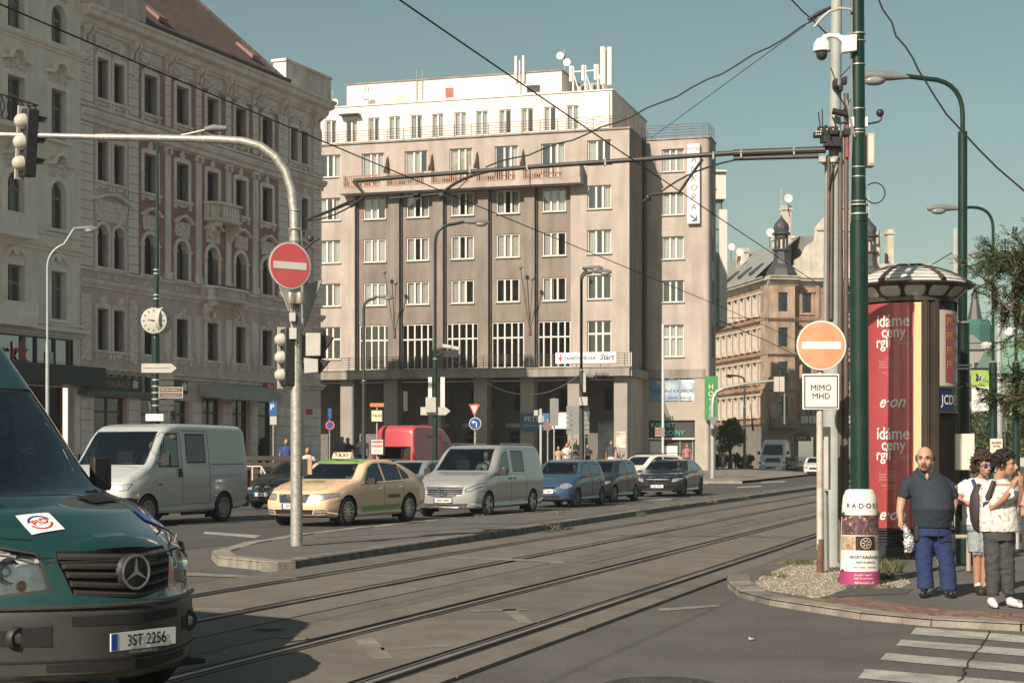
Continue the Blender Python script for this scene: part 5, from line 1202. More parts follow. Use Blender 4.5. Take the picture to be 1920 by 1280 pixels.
def plate(parent,x,y,z,s,w_=.52,rz=0,rx=0):
    o = MB().box(0,.012,-w_/2,w_/2,-.055,.055).build('number_plate',platem,parent,(x,y,z),(0,0,rz),smooth=False); MB().box(-.002,0,w_/2-.05,w_/2-.004,-.05,.05).build('euro_band',platb,o,smooth=False)
    MB().add([(-.001,-w_/2-.008,-.063),(-.001+.01,w_/2+.008,-.063),(.009,w_/2+.008,.063),(.009,-w_/2-.008,.063)],[(0,1,2,3)]).build('plate_surround',blackp,o,smooth=False)
    text(s,.1,blk,o,(-.004,-.022,-.002),(R(90),0,R(-90)),name='plate_lettering',depth=.002,bold=.003,sx=.82); return o
def seat(parent,x,y,z):
    b = MB(); b.box(x-.05,x+.45,y-.24,y+.24,z-.1,z+.05); b.box(x+.38,x+.52,y-.23,y+.23,z+.0,z+.52); b.box(x+.42,x+.5,y-.12,y+.12,z+.54,z+.74); b.build('seat',inner,parent,bevel=.03,smooth=False)
skin1 = mat('skin_tan',(.42,.24,.165),.5,var=.06,scale=12)
def driver(parent,x,y,z,shirt,lab,hat=False):
    o = empty('person',lab,'person'); o.parent = None
    b = MB(); b.tube([(x+.18,y,z-.1),(x+.2,y,z+.12),(x+.22,y,z+.36),(x+.21,y,z+.47),(x+.2,y,z+.52)],[.17,.19,.22,.13,.07],12)
    for s_ in (-1,1): b.tube([(x+.2,y+s_*.2,z+.42),(x+.05,y+s_*.25,z+.15),(x-.2,y+s_*.16,z+.2)],[.07,.055,.045],8)
    b.build('clothing',shirt,o); h = MB(); h.ball((x+.17,y,z+.66),(.1,.08,.125),14); h.tube([(x+.2,y,z+.5),(x+.19,y,z+.6)],.055,8); h.ball((x+.07,y,z+.65),(.02,.018,.025),6)
    for s_ in (-1,1): h.tube([(x-.16,y+s_*.17,z+.19),(x-.32,y+s_*.12,z+.25)],[.045,.04],8)
    h.build('body',skin1,o); q = MB(); q.ball((x+.2,y,z+.7),(.105,.088,.115),12); q.build('hair',mat('hair_dark',(.03,.022,.016),.7,var=.2),o)
    o.matrix_world = parent.matrix_basis; return o
def make_vehicle(name,label,cat,sp,fw,dirv,paint,group=None):
    """fw: ground point of the front wheel on the vehicle's left; dirv: ground direction from nose to tail"""
    a = math.atan2(dirv[1],dirv[0]); ex = Vector((math.cos(a),math.sin(a),0)); ey = Vector((-math.sin(a),math.cos(a),0))
    W,L_,R_ = sp['W'],sp['L'],sp['R']; k_ = sp.get('k',1); o0 = Vector((fw[0],fw[1],0))-ex*sp['xf']*k_+ey*(W-.1)*k_
    car = empty(name,label,cat,o0,a,group); bm = hull(sp); g = sp.get('glass',{}); zb = min(p[1] for p in sp['bot'])
    gl = carglass; trim = sp.get('trim',seamm)
    # glass: windscreen (front view), side panes, rear pane
    if 'ws' in g: emit(cut(bm,g['ws'],'front',(sp['cowl']-.35,sp['roof0']+.35)),'windscreen',[gl,trim],car,.03,0,-.004)
    if 'rw' in g: emit(cut(bm,g['rw'],'rear',(sp['roof1']-.3,L_+.1)),'rear_window',[sp.get('rglass',gl),trim],car,.03,0,-.004)
    for side in ('left','right'):
        for i,p in enumerate(g.get('side',[])): emit(cut(bm,p,side),'side_window',[sp.get('rglass',gl) if i in sp.get('tinted',()) else gl,trim],car,.022,0,-.004)
    for x in (sp['xf'],sp['xr']):
        for side in ('left','right'):
            q = cut(bm,archpoly(x,R_,zb,k=sp.get('ak',1.13)),side)
            if q: q.free()
    for (nm,poly,view,mats,kw) in sp.get('parts',[]): 
        xr = kw.pop('xr',None) if 'xr' in kw else None; kw2 = dict(kw)
        if xr is not None: kw['xr'] = xr
        emit(cut(bm,poly,view,xr),nm,[paint if q == 'P' else q for q in mats],car,**kw2)
    doors = []
    for side in ('left','right'):
        sg = -1 if side == 'left' else 1
        for p in sp.get('doors',[]):
            d_ = emit(cut(bm,p,side),'door',[paint,seamm],car,.009,-.004); doors.append((side,d_))
        for (hx,hz) in sp.get('handles',[]):
            c = Vector((hx,sg*3,hz)); MB().box(hx-.09,hx+.09,-.02,.02,hz-.017,hz+.017).build('door_handle',sp.get('handlem',paint),car,(0,sg*(sp['W']-.02),0),bevel=.008)
    c_ = sp['cowl']; nb_ = bonnet(.26,c_+.02,W*.5,W*.80); emit(cut(bm,nb_[1],'top',(0,c_+.3)),'bonnet',[paint,seamm],car,.007,-.004)
    me = bpy.data.meshes.new('body'); bm.to_mesh(me); bm.free(); me.materials.append(paint); me.shade_smooth(); me.set_sharp_from_angle(angle=R(32)); link('body',me,car)
    b = MB()
    for x in (sp['xf'],sp['xr']):
        for s_ in (-1,1): archwell(b,x,R_,W,s_,sp.get('ak',1.13))
    b.box(.25,L_-.25,-W+.22,W-.22,zb+.02,zb+.05); b.build('wheel_wells',wellm,car,smooth=False)
    for x in (sp['xf'],sp['xr']):
        for s_ in (-1,1): wheel(car,x,s_*(W-.115),R_,.21,sp.get('rim','multi'),sp.get('rimm'),s_)
    if 'seats' in sp:
        for (x,y) in sp['seats']: seat(car,x,y,sp['seatz'])
        c = sp['cowl']; b = MB(); b.box(c+.38,c+.8,-W+.12,W-.12,sp['seatz']-.15,sp['seatz']+.14); b.box(c+.3,L_-.4,-W+.1,W-.1,sp['seatz']-.35,sp['seatz']-.25)
        yw = -.36 if sp.get('lhd',True) else .36; b.build('dashboard',inner,car,bevel=.03,smooth=False)
        b = MB(); n = 16; cx,cz,rr = c+.78,sp['seatz']+.3,.18; b.tube([(cx+.06*math.sin(t),yw+rr*math.cos(t),cz+rr*.9*math.sin(t)) for t in [2*math.pi*i/n for i in range(n+1)]],.016,6); b.tube([(cx,yw,cz),(cx-.2,yw,cz-.1)],.03,6); b.build('steering_wheel',blackp,car)
    if sp.get('k'): car.scale = (sp['k'],)*3
    for s_ in (-1,1):
        if 'mirror' in sp:
            mx,mz,ms = sp['mirror'][:3]; mm = sp.get('mirrorm',blackp); b = MB(); y0 = s_*(W-.05); b.tube([(mx,y0-s_*.04,mz-.02),(mx,y0+s_*.14,mz+.02)],[.035,.025],8); yc = y0+s_*(.14+ms[1]/2); b.box(mx-ms[0]*.6,mx+ms[0]*.5,yc-ms[1]*.8,yc+ms[1]*.8,mz-ms[2]*.35,mz+ms[2]*.95)
            o = b.build('mirror',mm,car,bevel=min(ms)*.55)
    return car
def roofrails(car,x0,x1,y,z,m_):
    for s_ in (-1,1): MB().tube([(x0,s_*y,z-.05),(x0+.12,s_*y,z+.04),(x1-.12,s_*y,z+.04),(x1,s_*y,z-.05)],.018,6).build('roof_rail',m_,car)
def mirrored(p): return [(-q[0],q[1]) for q in p]
def both(nm,poly,view,mats,**kw): return [(nm,poly,view,mats,dict(kw)),(nm,mirrored(poly),view,mats,dict(kw))]
def star(parent,x,y,z,r,m_,rz=0,name='star_emblem'):
    b = MB(); n = 24; b.tube([(0,r*math.cos(t),r*math.sin(t)) for t in [2*math.pi*i/n for i in range(n+1)]],r*.09,6)
    for k in range(3): a = math.pi/2+k*2.0944; b.prism([(0,r*.12) if False else (r*.13*math.cos(a+1.05),r*.13*math.sin(a+1.05)),(r*.98*math.cos(a),r*.98*math.sin(a)),(r*.13*math.cos(a-1.05),r*.13*math.sin(a-1.05)),(0,0)],-r*.08,r*.08,'x')
    return b.build(name,m_,parent,(x,y,z),(0,0,rz))
# headlight inner: bright reflector behind a clear lens
def lampset(p,poly,view='front',**kw): return both('headlight',poly,view,[lens,blackp],**kw)
# ---------------------------------------------------------------- taxi
tp = paintm('taxi_cream',(.70,.49,.31),0,.35,.1); tg = paintm('taxi_green',(.18,.36,.07),0,.4,.1)
dir_taxi = (1.15,2.35)
lamp_s = mat('lamp_silver',(.75,.75,.72),.18,.75,var=.45,scale=26,coat=1); lamp_d = mat('lamp_smoked',(.1,.1,.1),.15,.3,var=.5,scale=20,coat=1)
SED = dict(L=4.66,W=.905,R=.325,xf=.90,xr=3.58,cowl=1.15,roof0=1.95,roof1=3.35,tum=.42,rc=.10,crown=.05,
    top=[(0,.70),(.06,.74),(.25,.80),(.6,.90),(1.1,.985),(1.28,1.02),(1.95,1.385),(2.3,1.45),(2.9,1.455),(3.4,1.36),(4.2,1.08),(4.5,1.03),(4.66,.98)],
    bot=[(0,.24),(.4,.19),(3.9,.2),(4.66,.33)],belt=[(0,.62),(.3,.72),(1.0,.88),(1.6,.93),(3.6,.98),(4.66,.93)],plan=[(0,.86),(.35,.97),(.9,1),(3.8,1),(4.66,.88)],
    nose=[(.1,.1),(.3,.02),(.45,0),(.6,.03),(.8,.12)],tail=[(.2,.1),(.5,0),(.75,.02),(1.0,.14)],bow=[(0,.30),(.5,.22),(1.2,.16),(2.0,.08),(2.6,0),(4.66,0)],bowr=.16,bpow=2.2,rim='multi',seatz=.66,
    seats=[(1.95,-.36),(1.95,.36),(2.85,-.36),(2.85,.36)],mirror=(1.62,.95,(.08,.12,.10)),
    glass=dict(ws=[(-.66,1.02),(.66,1.02),(.52,1.385),(-.52,1.385)],rw=[(-.56,1.10),(.56,1.10),(.48,1.32),(-.48,1.32)],
        side=[[(1.58,.95),(2.42,.97),(2.42,1.37),(2.18,1.36),(1.95,1.26)],[(2.50,.97),(3.24,.99),(3.24,1.33),(2.5,1.38)],[(3.28,.995),(3.62,1.02),(3.58,1.12),(3.28,1.30)]]),
    doors=[[(1.42,.30),(2.45,.30),(2.45,.93),(1.42,.91)],[(2.48,.30),(3.22,.30),(3.30,.60),(3.32,.95),(2.48,.93)]],handles=[(2.3,.80),(3.2,.82)])
def bonnet(x0,x1,w0,w1): return ('bonnet',[(x0,-w0),(x0,w0),((x0*2+x1)/3,(w0+w1*2)/3),(x1,w1),(x1,-w1),((x0*2+x1)/3,-(w0+w1*2)/3)],'top',['P',seamm],dict(rim=.007,depth=-.004,xr=(0,x1+.25)))
class copy:
    @staticmethod
    def deepcopy(o):
        if isinstance(o,dict): return {k: copy.deepcopy(v) for k,v in o.items()}
        if isinstance(o,list): return [copy.deepcopy(v) for v in o]
        if isinstance(o,tuple): return tuple(copy.deepcopy(v) for v in o)
        return o
sp = copy.deepcopy(SED); sp['k'] = 1.05; sp['top'][:3] = [(0,.74),(.06,.78),(.25,.83)]; sp['bow'][0] = (0,.26); sp['glass']['ws'] = [(-.66,1.02),(.66,1.02),(.53,1.36),(-.53,1.36)]
sp['parts'] = [('grille',[(-.34,.52),(.34,.52),(.40,.71),(-.40,.71)],'front',[blackp,chrome],dict(rim=.018,depth=-.03,xr=(-.1,.5))),('lower_intake',[(-.46,.27),(.46,.27),(.5,.375),(-.5,.375)],'front',[seamm,blackp],dict(rim=.015,depth=-.02,xr=(-.1,.5)))]
sp['parts'] += both('headlight',[(.44,.57),(.70,.575),(.87,.66),(.85,.735),(.46,.71)],'front',[lamp_s,blackp],rim=.014,xr=(-.1,.8))+both('fog_light',[(.5,.28),(.76,.3),(.72,.38),(.52,.37)],'front',[lamp_s,blackp],rim=.02,xr=(-.1,.6))
tfw = gnd(648,986); taxi = make_vehicle('taxi','cream yellow taxi with green roof and lit-style TAXI sign behind the galvanised mast','taxi',sp,tfw,dir_taxi,tp)
b = MB()
for k in range(-9,10): y = k*.038; b.box(.055+abs(y)**2.2*.9,.075+abs(y)**2.2*.9,y-.006,y+.006,.54,.68)
b.build('grille_slats',chrome,taxi,smooth=False); plate(taxi,-.012,0,.455,'3K7 4022')
MB().lathe([(0,-.012),(.045,-.012),(.05,0)],20,(.09,0,.725),'x').build('round_emblem',chrome,taxi)
b = MB(); b.prism([(1.98,1.475),(2.06,1.615),(2.12,1.615),(2.2,1.475)],-.24,.24,'y'); ts = b.build('roof_sign',mat('taxi_sign_cream',(.75,.62,.38),.5,emit=((1,.8,.4),.15)),taxi,smooth=False,bevel=.015); text('TAXI',.15,blk,ts,(1.995,0,1.548),(R(90),R(0),R(-90)),name='lettering',bold=.008,sx=1.1); text('TAXI',.15,blk,ts,(2.185,0,1.548),(R(90),0,R(90)),name='lettering',bold=.008,sx=1.1)
driver(taxi,1.9,-.36,.62,mat('shirt_white',(.5,.5,.48),.8),'taxi driver in a light shirt seen through the windscreen of the cream taxi')
def paintpanel(car,spd,polyv,name,m_,off=.004,xr=None):
    bm = hull(spd); nb = cut(bm,polyv[0],polyv[1],xr,keep=True); bm.free(); return emit(nb,name,[m_],car,0,0,off)
paintpanel(taxi,sp,([(1.9,-.60),(3.3,-.60),(3.3,.60),(1.9,.60)],'top'),'green_roof',tg,.003)
for sd_ in ('left','right'): paintpanel(taxi,sp,([(1.5,.32),(3.12,.32),(3.16,.44),(1.5,.42)],sd_),'green_stripe',tg,.003)
n = 12; paintpanel(taxi,sp,([(1.0+.12*math.cos(6.283*i/n),.05+.28*math.sin(6.283*i/n)) for i in range(n)],'top'),'green_bonnet_mark',tg,.003)
brn = mat('decal_brown',(.16,.07,.03),.6,var=0); 
for i in range(5): MB().box(2.6+i*.11,2.6+i*.11+.07,-.914,-.91,.58+.01*(i % 2),.66).build('door_decal',brn,taxi,smooth=False)
# ---------------------------------------------------------------- silver van
sv = paintm('van_silver',(.40,.40,.385),.4,.3,.1)
VAN = dict(L=5.14,W=.96,R=.335,xf=.90,xr=4.1,cowl=1.0,roof0=1.9,roof1=4.9,tum=.16,rc=.13,crown=.04,
    top=[(0,.90),(.05,.95),(.3,1.06),(.95,1.17),(1.08,1.20),(1.95,1.80),(2.25,1.885),(3.2,1.905),(4.7,1.88),(5.0,1.80),(5.14,1.6)],
    bot=[(0,.24),(.4,.22),(4.5,.24),(5.14,.35)],belt=[(0,.85),(.4,.93),(1.0,1.05),(1.6,1.12),(5.14,1.12)],plan=[(0,.88),(.4,.98),(.9,1),(4.8,1),(5.14,.95)],
    nose=[(.1,.08),(.3,0),(.5,.0),(.75,.05),(1.0,.2)],tail=[(.2,.06),(.5,0),(1.2,.03),(1.9,.18)],bow=[(0,.34),(.5,.26),(1.1,.2),(2.0,.1),(2.8,0),(5.14,0)],bowr=.08,bpow=2.2,rim='five',seatz=.98,
    seats=[(1.85,-.42),(1.85,.42)],mirror=(1.52,1.14,(.09,.12,.13)),rglass=tintglass,tinted=(1,),
    glass=dict(ws=[(-.76,1.22),(.76,1.22),(.66,1.80),(-.66,1.80)],side=[[(1.55,1.16),(2.38,1.16),(2.38,1.72),(2.2,1.72),(1.95,1.6)],[(2.62,1.18),(3.5,1.18),(3.52,1.74),(2.62,1.75)]],rw=[(-.7,1.15),(.7,1.15),(.62,1.7),(-.62,1.7)]),
    doors=[[(1.42,.32),(2.48,.32),(2.48,1.13),(1.42,1.1)],[(2.52,.34),(3.62,.34),(3.62,1.13),(2.52,1.13)]],handles=[(2.34,1.0),(2.7,1.0)],handlem=blackp)
sp = copy.deepcopy(VAN)
sp['parts'] = [('grille',[(-.50,.60),(-.25,.53),(.25,.53),(.50,.60),(.54,.80),(-.54,.80)],'front',[mat('grille_grey',(.09,.09,.09),.5),chrome],dict(rim=.03,depth=-.02,xr=(-.1,.6))),('lower_intake',[(-.62,.27),(.62,.27),(.66,.37),(-.66,.37)],'front',[seamm,alu],dict(rim=.02,depth=-.02,xr=(-.1,.6)))]
sp['parts'] += both('headlight',[(.56,.66),(.72,.68),(.93,.82),(.92,.92),(.84,.88),(.58,.80)],'front',[lamp_s,blackp],rim=.02,xr=(-.1,.9))+both('fog_light',[(.66,.32),(.82,.32),(.84,.42),(.68,.42)],'front',[lamp_s,alu],rim=.02,xr=(-.1,.8))
vit = make_vehicle('silver_van','silver passenger van with star grille directly behind the cream taxi','van',sp,gnd(912,969),(1.36,3.4),sv)
b = MB()
for z in (.62,.675,.73):
    b.tube([(.03+abs(y)**2.2*.36,y,z) for y in [k*.1-.5 for k in range(11)]],.012,6)
b.build('grille_bar',chrome,vit); star(vit,-.01,0,.675,.105,chrome); plate(vit,-.02,0,.455,'8AK 6446')
roofrails(vit,2.2,4.7,.70,1.90,alu)
b = MB(); b.box(.03,.05,-.6,.6,.30,.31); b.box(.03,.05,-.6,.6,.335,.345); b.build('intake_bar',alu,vit,smooth=False)
driver(vit,1.8,-.42,.95,mat('shirt_pattern',(.35,.36,.36),.8,var=.5,scale=12),'driver of the silver van with an elbow at the open window')
b = MB(); b.tube([(1.62,-.83,1.12),(1.78,-.98,1.18),(1.95,-.9,1.25)],[.04,.05,.055],8); b.build('forearm',skin1,bpy.data.objects['person.001'])
# ---------------------------------------------------------------- blue hatchback
HAT = dict(L=3.92,W=.83,R=.30,xf=.80,xr=3.27,cowl=1.0,roof0=1.7,roof1=3.3,tum=.34,rc=.10,crown=.05,
    top=[(0,.70),(.06,.74),(.3,.85),(.9,.98),(1.05,1.02),(1.7,1.40),(2.0,1.46),(2.8,1.47),(3.3,1.42),(3.75,1.1),(3.88,.98),(3.92,.9)],
    bot=[(0,.24),(.4,.19),(3.3,.2),(3.92,.3)],belt=[(0,.64),(.3,.76),(.9,.9),(1.5,.95),(3.92,1.0)],plan=[(0,.86),(.35,.97),(.8,1),(3.3,1),(3.92,.9)],
    nose=[(.1,.1),(.3,.01),(.45,0),(.6,.03),(.85,.14)],tail=[(.2,.08),(.5,0),(.9,.04),(1.3,.2)],bow=[(0,.3),(.5,.22),(1.1,.16),(1.8,.08),(2.4,0),(3.92,0)],bowr=.14,bpow=2.2,rim='dark',rimm=mat('hubcap_dark',(.12,.12,.12),.5,.4),seatz=.68,
    seats=[(1.75,-.34),(1.75,.34)],mirror=(1.42,.97,(.07,.1,.08)),
    glass=dict(ws=[(-.62,1.03),(.62,1.03),(.52,1.39),(-.52,1.39)],rw=[(-.55,1.05),(.55,1.05),(.45,1.36),(-.45,1.36)],side=[[(1.42,.97),(2.2,.98),(2.2,1.38),(1.95,1.38),(1.7,1.29)],[(2.28,.985),(3.05,1.0),(3.2,1.12),(3.12,1.34),(2.28,1.38)]]),
    doors=[[(1.25,.3),(2.22,.3),(2.22,.95),(1.25,.93)],[(2.25,.3),(2.85,.3),(3.0,.62),(3.05,.98),(2.25,.96)]],handles=[(2.08,.84),(2.9,.86)])
sp = copy.deepcopy(HAT); bl = paintm('polo_blue',(.035,.078,.135),.2,.35)
HP = [('lower_intake',[(-.42,.27),(.42,.27),(.46,.37),(-.46,.37)],'front',[seamm,blackp],dict(rim=.015,depth=-.01,xr=(-.1,.5))),('grille',[(-.3,.58),(.3,.58),(.34,.66),(-.34,.66)],'front',[seamm,blackp],dict(rim=.015,depth=-.01,xr=(-.1,.5)))]
n = 12; hl = [(.58+.17*math.cos(6.283*i/n),.68+.09*math.sin(6.283*i/n)) for i in range(n)]
sp['parts'] = copy.deepcopy(HP)+both('headlight',hl,'front',[lamp_s,chrome],rim=.012,xr=(-.1,.7))
polo = make_vehicle('blue_hatchback','small blue hatchback with round headlights behind the silver van','car',sp,gnd(1080,951),(1.1,2.9),bl)
driver(polo,1.7,-.34,.64,mat('shirt_black',(.03,.03,.03),.8),'driver in dark top inside the small blue hatchback'); plate(polo,-.012,0,.5,'4AE 3309')
# ---------------------------------------------------------------- dark hatchback behind it
sp = copy.deepcopy(HAT); sp.update(rim='five',rimm=mat('rim_black_silver',(.2,.2,.2),.3,.8),W=.88); dk = paintm('dark_teal_paint',(.022,.03,.032),.3,.25)
sp['parts'] = copy.deepcopy(HP)+both('headlight',[(.42,.62),(.74,.64),(.8,.7),(.78,.76),(.44,.72)],'front',[lamp_s,blackp],rim=.012,xr=(-.1,.7))
gh = make_vehicle('dark_hatchback','dark hatchback with black and silver wheels squeezed behind the small blue car','car',sp,gnd(1150,942),(1.15,3.0),dk)
# ---------------------------------------------------------------- black limousine
sp = copy.deepcopy(SED); k_ = 5.1/4.66
for key in ('top','bot','belt','plan','bow'): sp[key] = [(p[0]*k_,p[1]) for p in sp[key]]
sp.update(L=5.1,W=.95,R=.345,xf=.87,xr=3.95,cowl=1.4,roof0=2.2,roof1=3.7,rim='ten',rimm=mat('rim_black',(.03,.03,.03),.3,.6),seats=[(2.1,-.38),(2.1,.38)],mirror=(1.8,.95,(.08,.12,.08)))
sc_ = lambda p: [(q[0]*k_,q[1]) for q in p]
sp['glass'] = dict(ws=[(-.70,1.03),(.70,1.03),(.55,1.385),(-.55,1.385)],side=[sc_(p) for p in SED['glass']['side']],rw=SED['glass']['rw']); sp['doors'] = [sc_(p) for p in SED['doors']]; sp['handles'] = [(2.5,.8),(3.5,.82)]
sp['parts'] = [('grille',[(-.40,.46),(.40,.46),(.50,.70),(-.50,.70)],'front',[seamm,chrome],dict(rim=.02,depth=-.02,xr=(-.1,.5))),('lower_intake',[(-.6,.26),(.6,.26),(.64,.34),(-.64,.34)],'front',[seamm,blackp],dict(rim=.015,depth=-.01,xr=(-.1,.5)))]+both('headlight',[(.54,.57),(.74,.6),(.9,.70),(.88,.75),(.58,.72)],'front',[lamp_s,blackp],rim=.012,xr=(-.1,.8))
bkp = paintm('limo_black',(.014,.017,.017),.2,.12,.1); lim = make_vehicle('black_limousine','long black saloon with wide grille and black wheels at the end of the queue','car',sp,gnd(1281,931),(1.12,3.45),bkp)
star(lim,-.02,0,.60,.08,chrome); plate(lim,-.03,0,.42,'8AL 9944')
b = MB(); 
for z in (.52,.58,.64): b.tube([(.03+abs(y)**2.2*.32,y,z) for y in [k*.1-.4 for k in range(9)]],.008,4)
b.build('grille_bar',mat('bar_dark',(.1,.1,.1),.3,.8),lim); MB().box(-.02,.0,-.6,.6,.215,.23).build('bumper_lip',alu,lim,smooth=False)
driver(lim,2.1,-.38,.62,mat('shirt_tan',(.3,.2,.15),.8),'driver behind the windscreen of the long black saloon')
# ---------------------------------------------------------------- dark saloon behind the mast (kidney grille)
sp = copy.deepcopy(SED); sp['rim'] = 'five'; n = 10
kid = lambda s_: [(s_*.16+.12*math.cos(6.283*i/n),.62+.075*math.sin(6.283*i/n)) for i in range(n)]
sp['parts'] = [('kidney_grille',kid(1),'front',[seamm,chrome],dict(rim=.012,depth=-.01,xr=(-.1,.5))),('kidney_grille',kid(-1),'front',[seamm,chrome],dict(rim=.012,depth=-.01,xr=(-.1,.5))),('lower_intake',[(-.5,.27),(.5,.27),(.5,.36),(-.5,.36)],'front',[seamm,blackp],dict(rim=.01,depth=-.01,xr=(-.1,.5)))]+both('headlight',[(.38,.57),(.7,.58),(.84,.66),(.82,.7),(.4,.68)],'front',[lamp_s,blackp],rim=.012,xr=(-.1,.8))
nav = paintm('saloon_navy',(.022,.030,.036),.3,.2,.1); bmw = make_vehicle('dark_saloon','dark blue-black saloon with twin oval grille between the white van and the taxi','car',sp,gnd(563,953),(1.3,2.6),nav)
plate(bmw,-.012,0,.44,'2BR 5517')
# ---------------------------------------------------------------- pale blue-grey saloon between taxi and silver van
sp = copy.deepcopy(SED); sp['parts'] = both('headlight',[(.44,.56),(.72,.585),(.86,.66),(.84,.70),(.46,.69)],'front',[lamp_s,blackp],rim=.014,xr=(-.1,.8)); pg = paintm('saloon_pale',(.22,.27,.28),.3,.35)
make_vehicle('pale_saloon','pale blue-grey car half hidden between the taxi roof and the silver van','car',sp,gnd(778,949),(1.35,2.9),pg)
# white SUV-like car behind the black limousine
sp = copy.deepcopy(HAT); k2 = 1.16
for key in ('top','bot','belt'): sp[key] = [(p[0]*1.12,p[1]*1.12) for p in sp[key]]
for key in ('plan','bow'): sp[key] = [(p[0]*1.12,p[1]) for p in sp[key]]
sp.update(L=3.92*1.12,W=.92,R=.35,xf=.9,xr=3.6,cowl=1.15,roof0=1.9,roof1=3.7,seatz=.85,mirror=(1.6,1.1,(.08,.11,.09))); sp['glass'] = dict(ws=[(-.66,1.16),(.66,1.16),(.56,1.55),(-.56,1.55)],rw=[(-.55,1.2),(.55,1.2),(.45,1.5),(-.45,1.5)],side=[[(q[0]*1.12,q[1]*1.12) for q in p] for p in HAT['glass']['side']]); sp['doors'] = [[(q[0]*1.12,q[1]*1.12) for q in p] for p in HAT['doors']]; sp['handles'] = []
sp['parts'] = [('grille',[(-.3,.62),(.3,.62),(.34,.8),(-.34,.8)],'front',[seamm,chrome],dict(rim=.015,depth=-.01,xr=(-.1,.5)))]+both('headlight',[(.4,.68),(.76,.7),(.84,.78),(.82,.84),(.42,.80)],'front',[lamp_s,blackp],rim=.012,xr=(-.1,.8))
wp = paintm('car_white',(.62,.61,.57),0,.35); p_ = at(1198,905,75); suv = make_vehicle('white_crossover','white crossover car showing only its roof and windows behind the black limousine','car',sp,(p_.x,75),(1.9,1.6),wp); roofrails(suv,1.9,3.9,.6,1.66,blackp)
# ---------------------------------------------------------------- far traffic
sp0 = copy.deepcopy(SED); sp0['dx'] = .22
def far(name,label,px,py,col,dirv,spd,group=None,plate_=None,**kw):
    s_ = copy.deepcopy(spd); s_.update(kw); f = gnd(px,py); return make_vehicle(name,label,'car',s_,f,dirv,paintm('far_'+col[0],col[1],.1,.3),group)
s1 = copy.deepcopy(sp0); s1['parts'] = [('grille',[(-.4,.5),(.4,.5),(.42,.66),(-.42,.66)],'front',[seamm,chrome],dict(rim=.02,xr=(-.1,.5))),('lower_intake',[(-.6,.26),(.6,.26),(.6,.36),(-.6,.36)],'front',[seamm,blackp],dict(rim=.015,xr=(-.1,.5)))]+both('headlight',[(.48,.56),(.72,.585),(.86,.66),(.84,.70),(.5,.69)],'front',[lamp_s,blackp],rim=.014,xr=(-.1,.8))
c1 = far('white_saloon','white saloon approaching in the distance left of the two-plate sign post',1466,889.5,('white',(.66,.65,.61)),(.75,3),s1); c2 = far('white_saloon','white saloon with narrow split grille in the distance just left of the MIMO MHD post',1548,892,('white',(.66,.65,.61)),(.7,3),s1)
far('dark_car','small dark car between the two far white saloons',1497,886,('dark',(.03,.035,.04)),(.5,3),s1); far('dark_car','dark car half visible between the green pole and the grey pole',1603,899,('dark',(.03,.035,.04)),(.2,3),s1)
far('dark_estate','dark estate car beyond the taxi roof left of the red van',690,925,('dark',(.03,.035,.04)),(1.6,1.4),s1); far('grey_saloon','grey-blue car beyond the mast behind the dark saloon',618,916,('greyblue',(.10,.13,.14)),(1.7,1.2),s1)
far('dark_car','black car parked close behind the taxi sign board',716,918,('dark',(.03,.035,.04)),(1.2,2.2),s1)
# ---------------------------------------------------------------- white panel van (left)
DUC = dict(L=4.75,W=1.0,R=.33,xf=.84,xr=3.69,cowl=.72,roof0=1.5,roof1=4.5,tum=.10,rc=.12,crown=.03,dx=.12,
    top=[(0,.98),(.05,1.02),(.25,1.10),(.62,1.22),(.74,1.26),(1.45,1.98),(1.7,2.10),(2.2,2.15),(4.55,2.13),(4.7,2.08),(4.75,2.0)],
    bot=[(0,.30),(.4,.26),(4.3,.28),(4.75,.38)],belt=[(0,.9),(.4,1.0),(.8,1.15),(1.4,1.2),(4.75,1.2)],plan=[(0,.92),(.35,.98),(.8,1),(4.5,1),(4.75,.98)],
    nose=[(.2,.05),(.4,0),(.7,.03),(1.0,.16)],tail=[(.2,.0),(.5,0),(1.2,.0),(2.1,.06)],bow=[(0,.26),(.5,.2),(1.1,.15),(1.8,.06),(2.4,0),(4.75,0)],bowr=.02,bpow=2.4,rim='steel',rimm=mat('rim_steel_grey',(.28,.28,.27),.5,.3),seatz=1.05,
    seats=[(1.65,-.48),(1.65,.48)],mirror=(1.25,1.33,(.07,.11,.19)),tinted=(2,),rglass=tintglass,
    glass=dict(ws=[(-.84,1.28),(.84,1.28),(.76,1.98),(-.76,1.98)],side=[[(1.24,1.24),(1.42,1.24),(1.42,1.76),(1.38,1.72)],[(1.46,1.24),(1.98,1.24),(1.98,1.93),(1.56,1.93),(1.46,1.80)],[(2.28,1.32),(3.0,1.32),(3.0,1.93),(2.28,1.93)]]),
    doors=[[(1.16,.42),(2.08,.42),(2.08,1.96),(1.16,1.96)],[(2.12,.44),(3.14,.44),(3.14,2.0),(2.12,2.0)]],handles=[],handlem=blackp)
sp = copy.deepcopy(DUC); sp['k'] = 1.1; dw = paintm('van_white',(.37,.40,.395),0,.42,.3)
sp['parts'] = [('bumper',[(-1.0,.25),(1.0,.25),(1.0,.62),(-1.0,.62)],'front',[blackp,blackp],dict(rim=0,xr=(-.1,.42))),('grille',[(-.5,.70),(.5,.70),(.5,.80),(-.5,.80)],'front',[blackp,seamm],dict(rim=.01,xr=(-.1,.5)))]+both('headlight',[(.56,.74),(.9,.76),(.92,.90),(.56,.88)],'front',[lamp_s,seamm],rim=.015,xr=(-.1,.6))
sp['parts'] += [('lower_trim',[(-.05,.26),(.5,.26),(.5,.6),(-.05,.6)],'left',[blackp],dict(rim=0))]
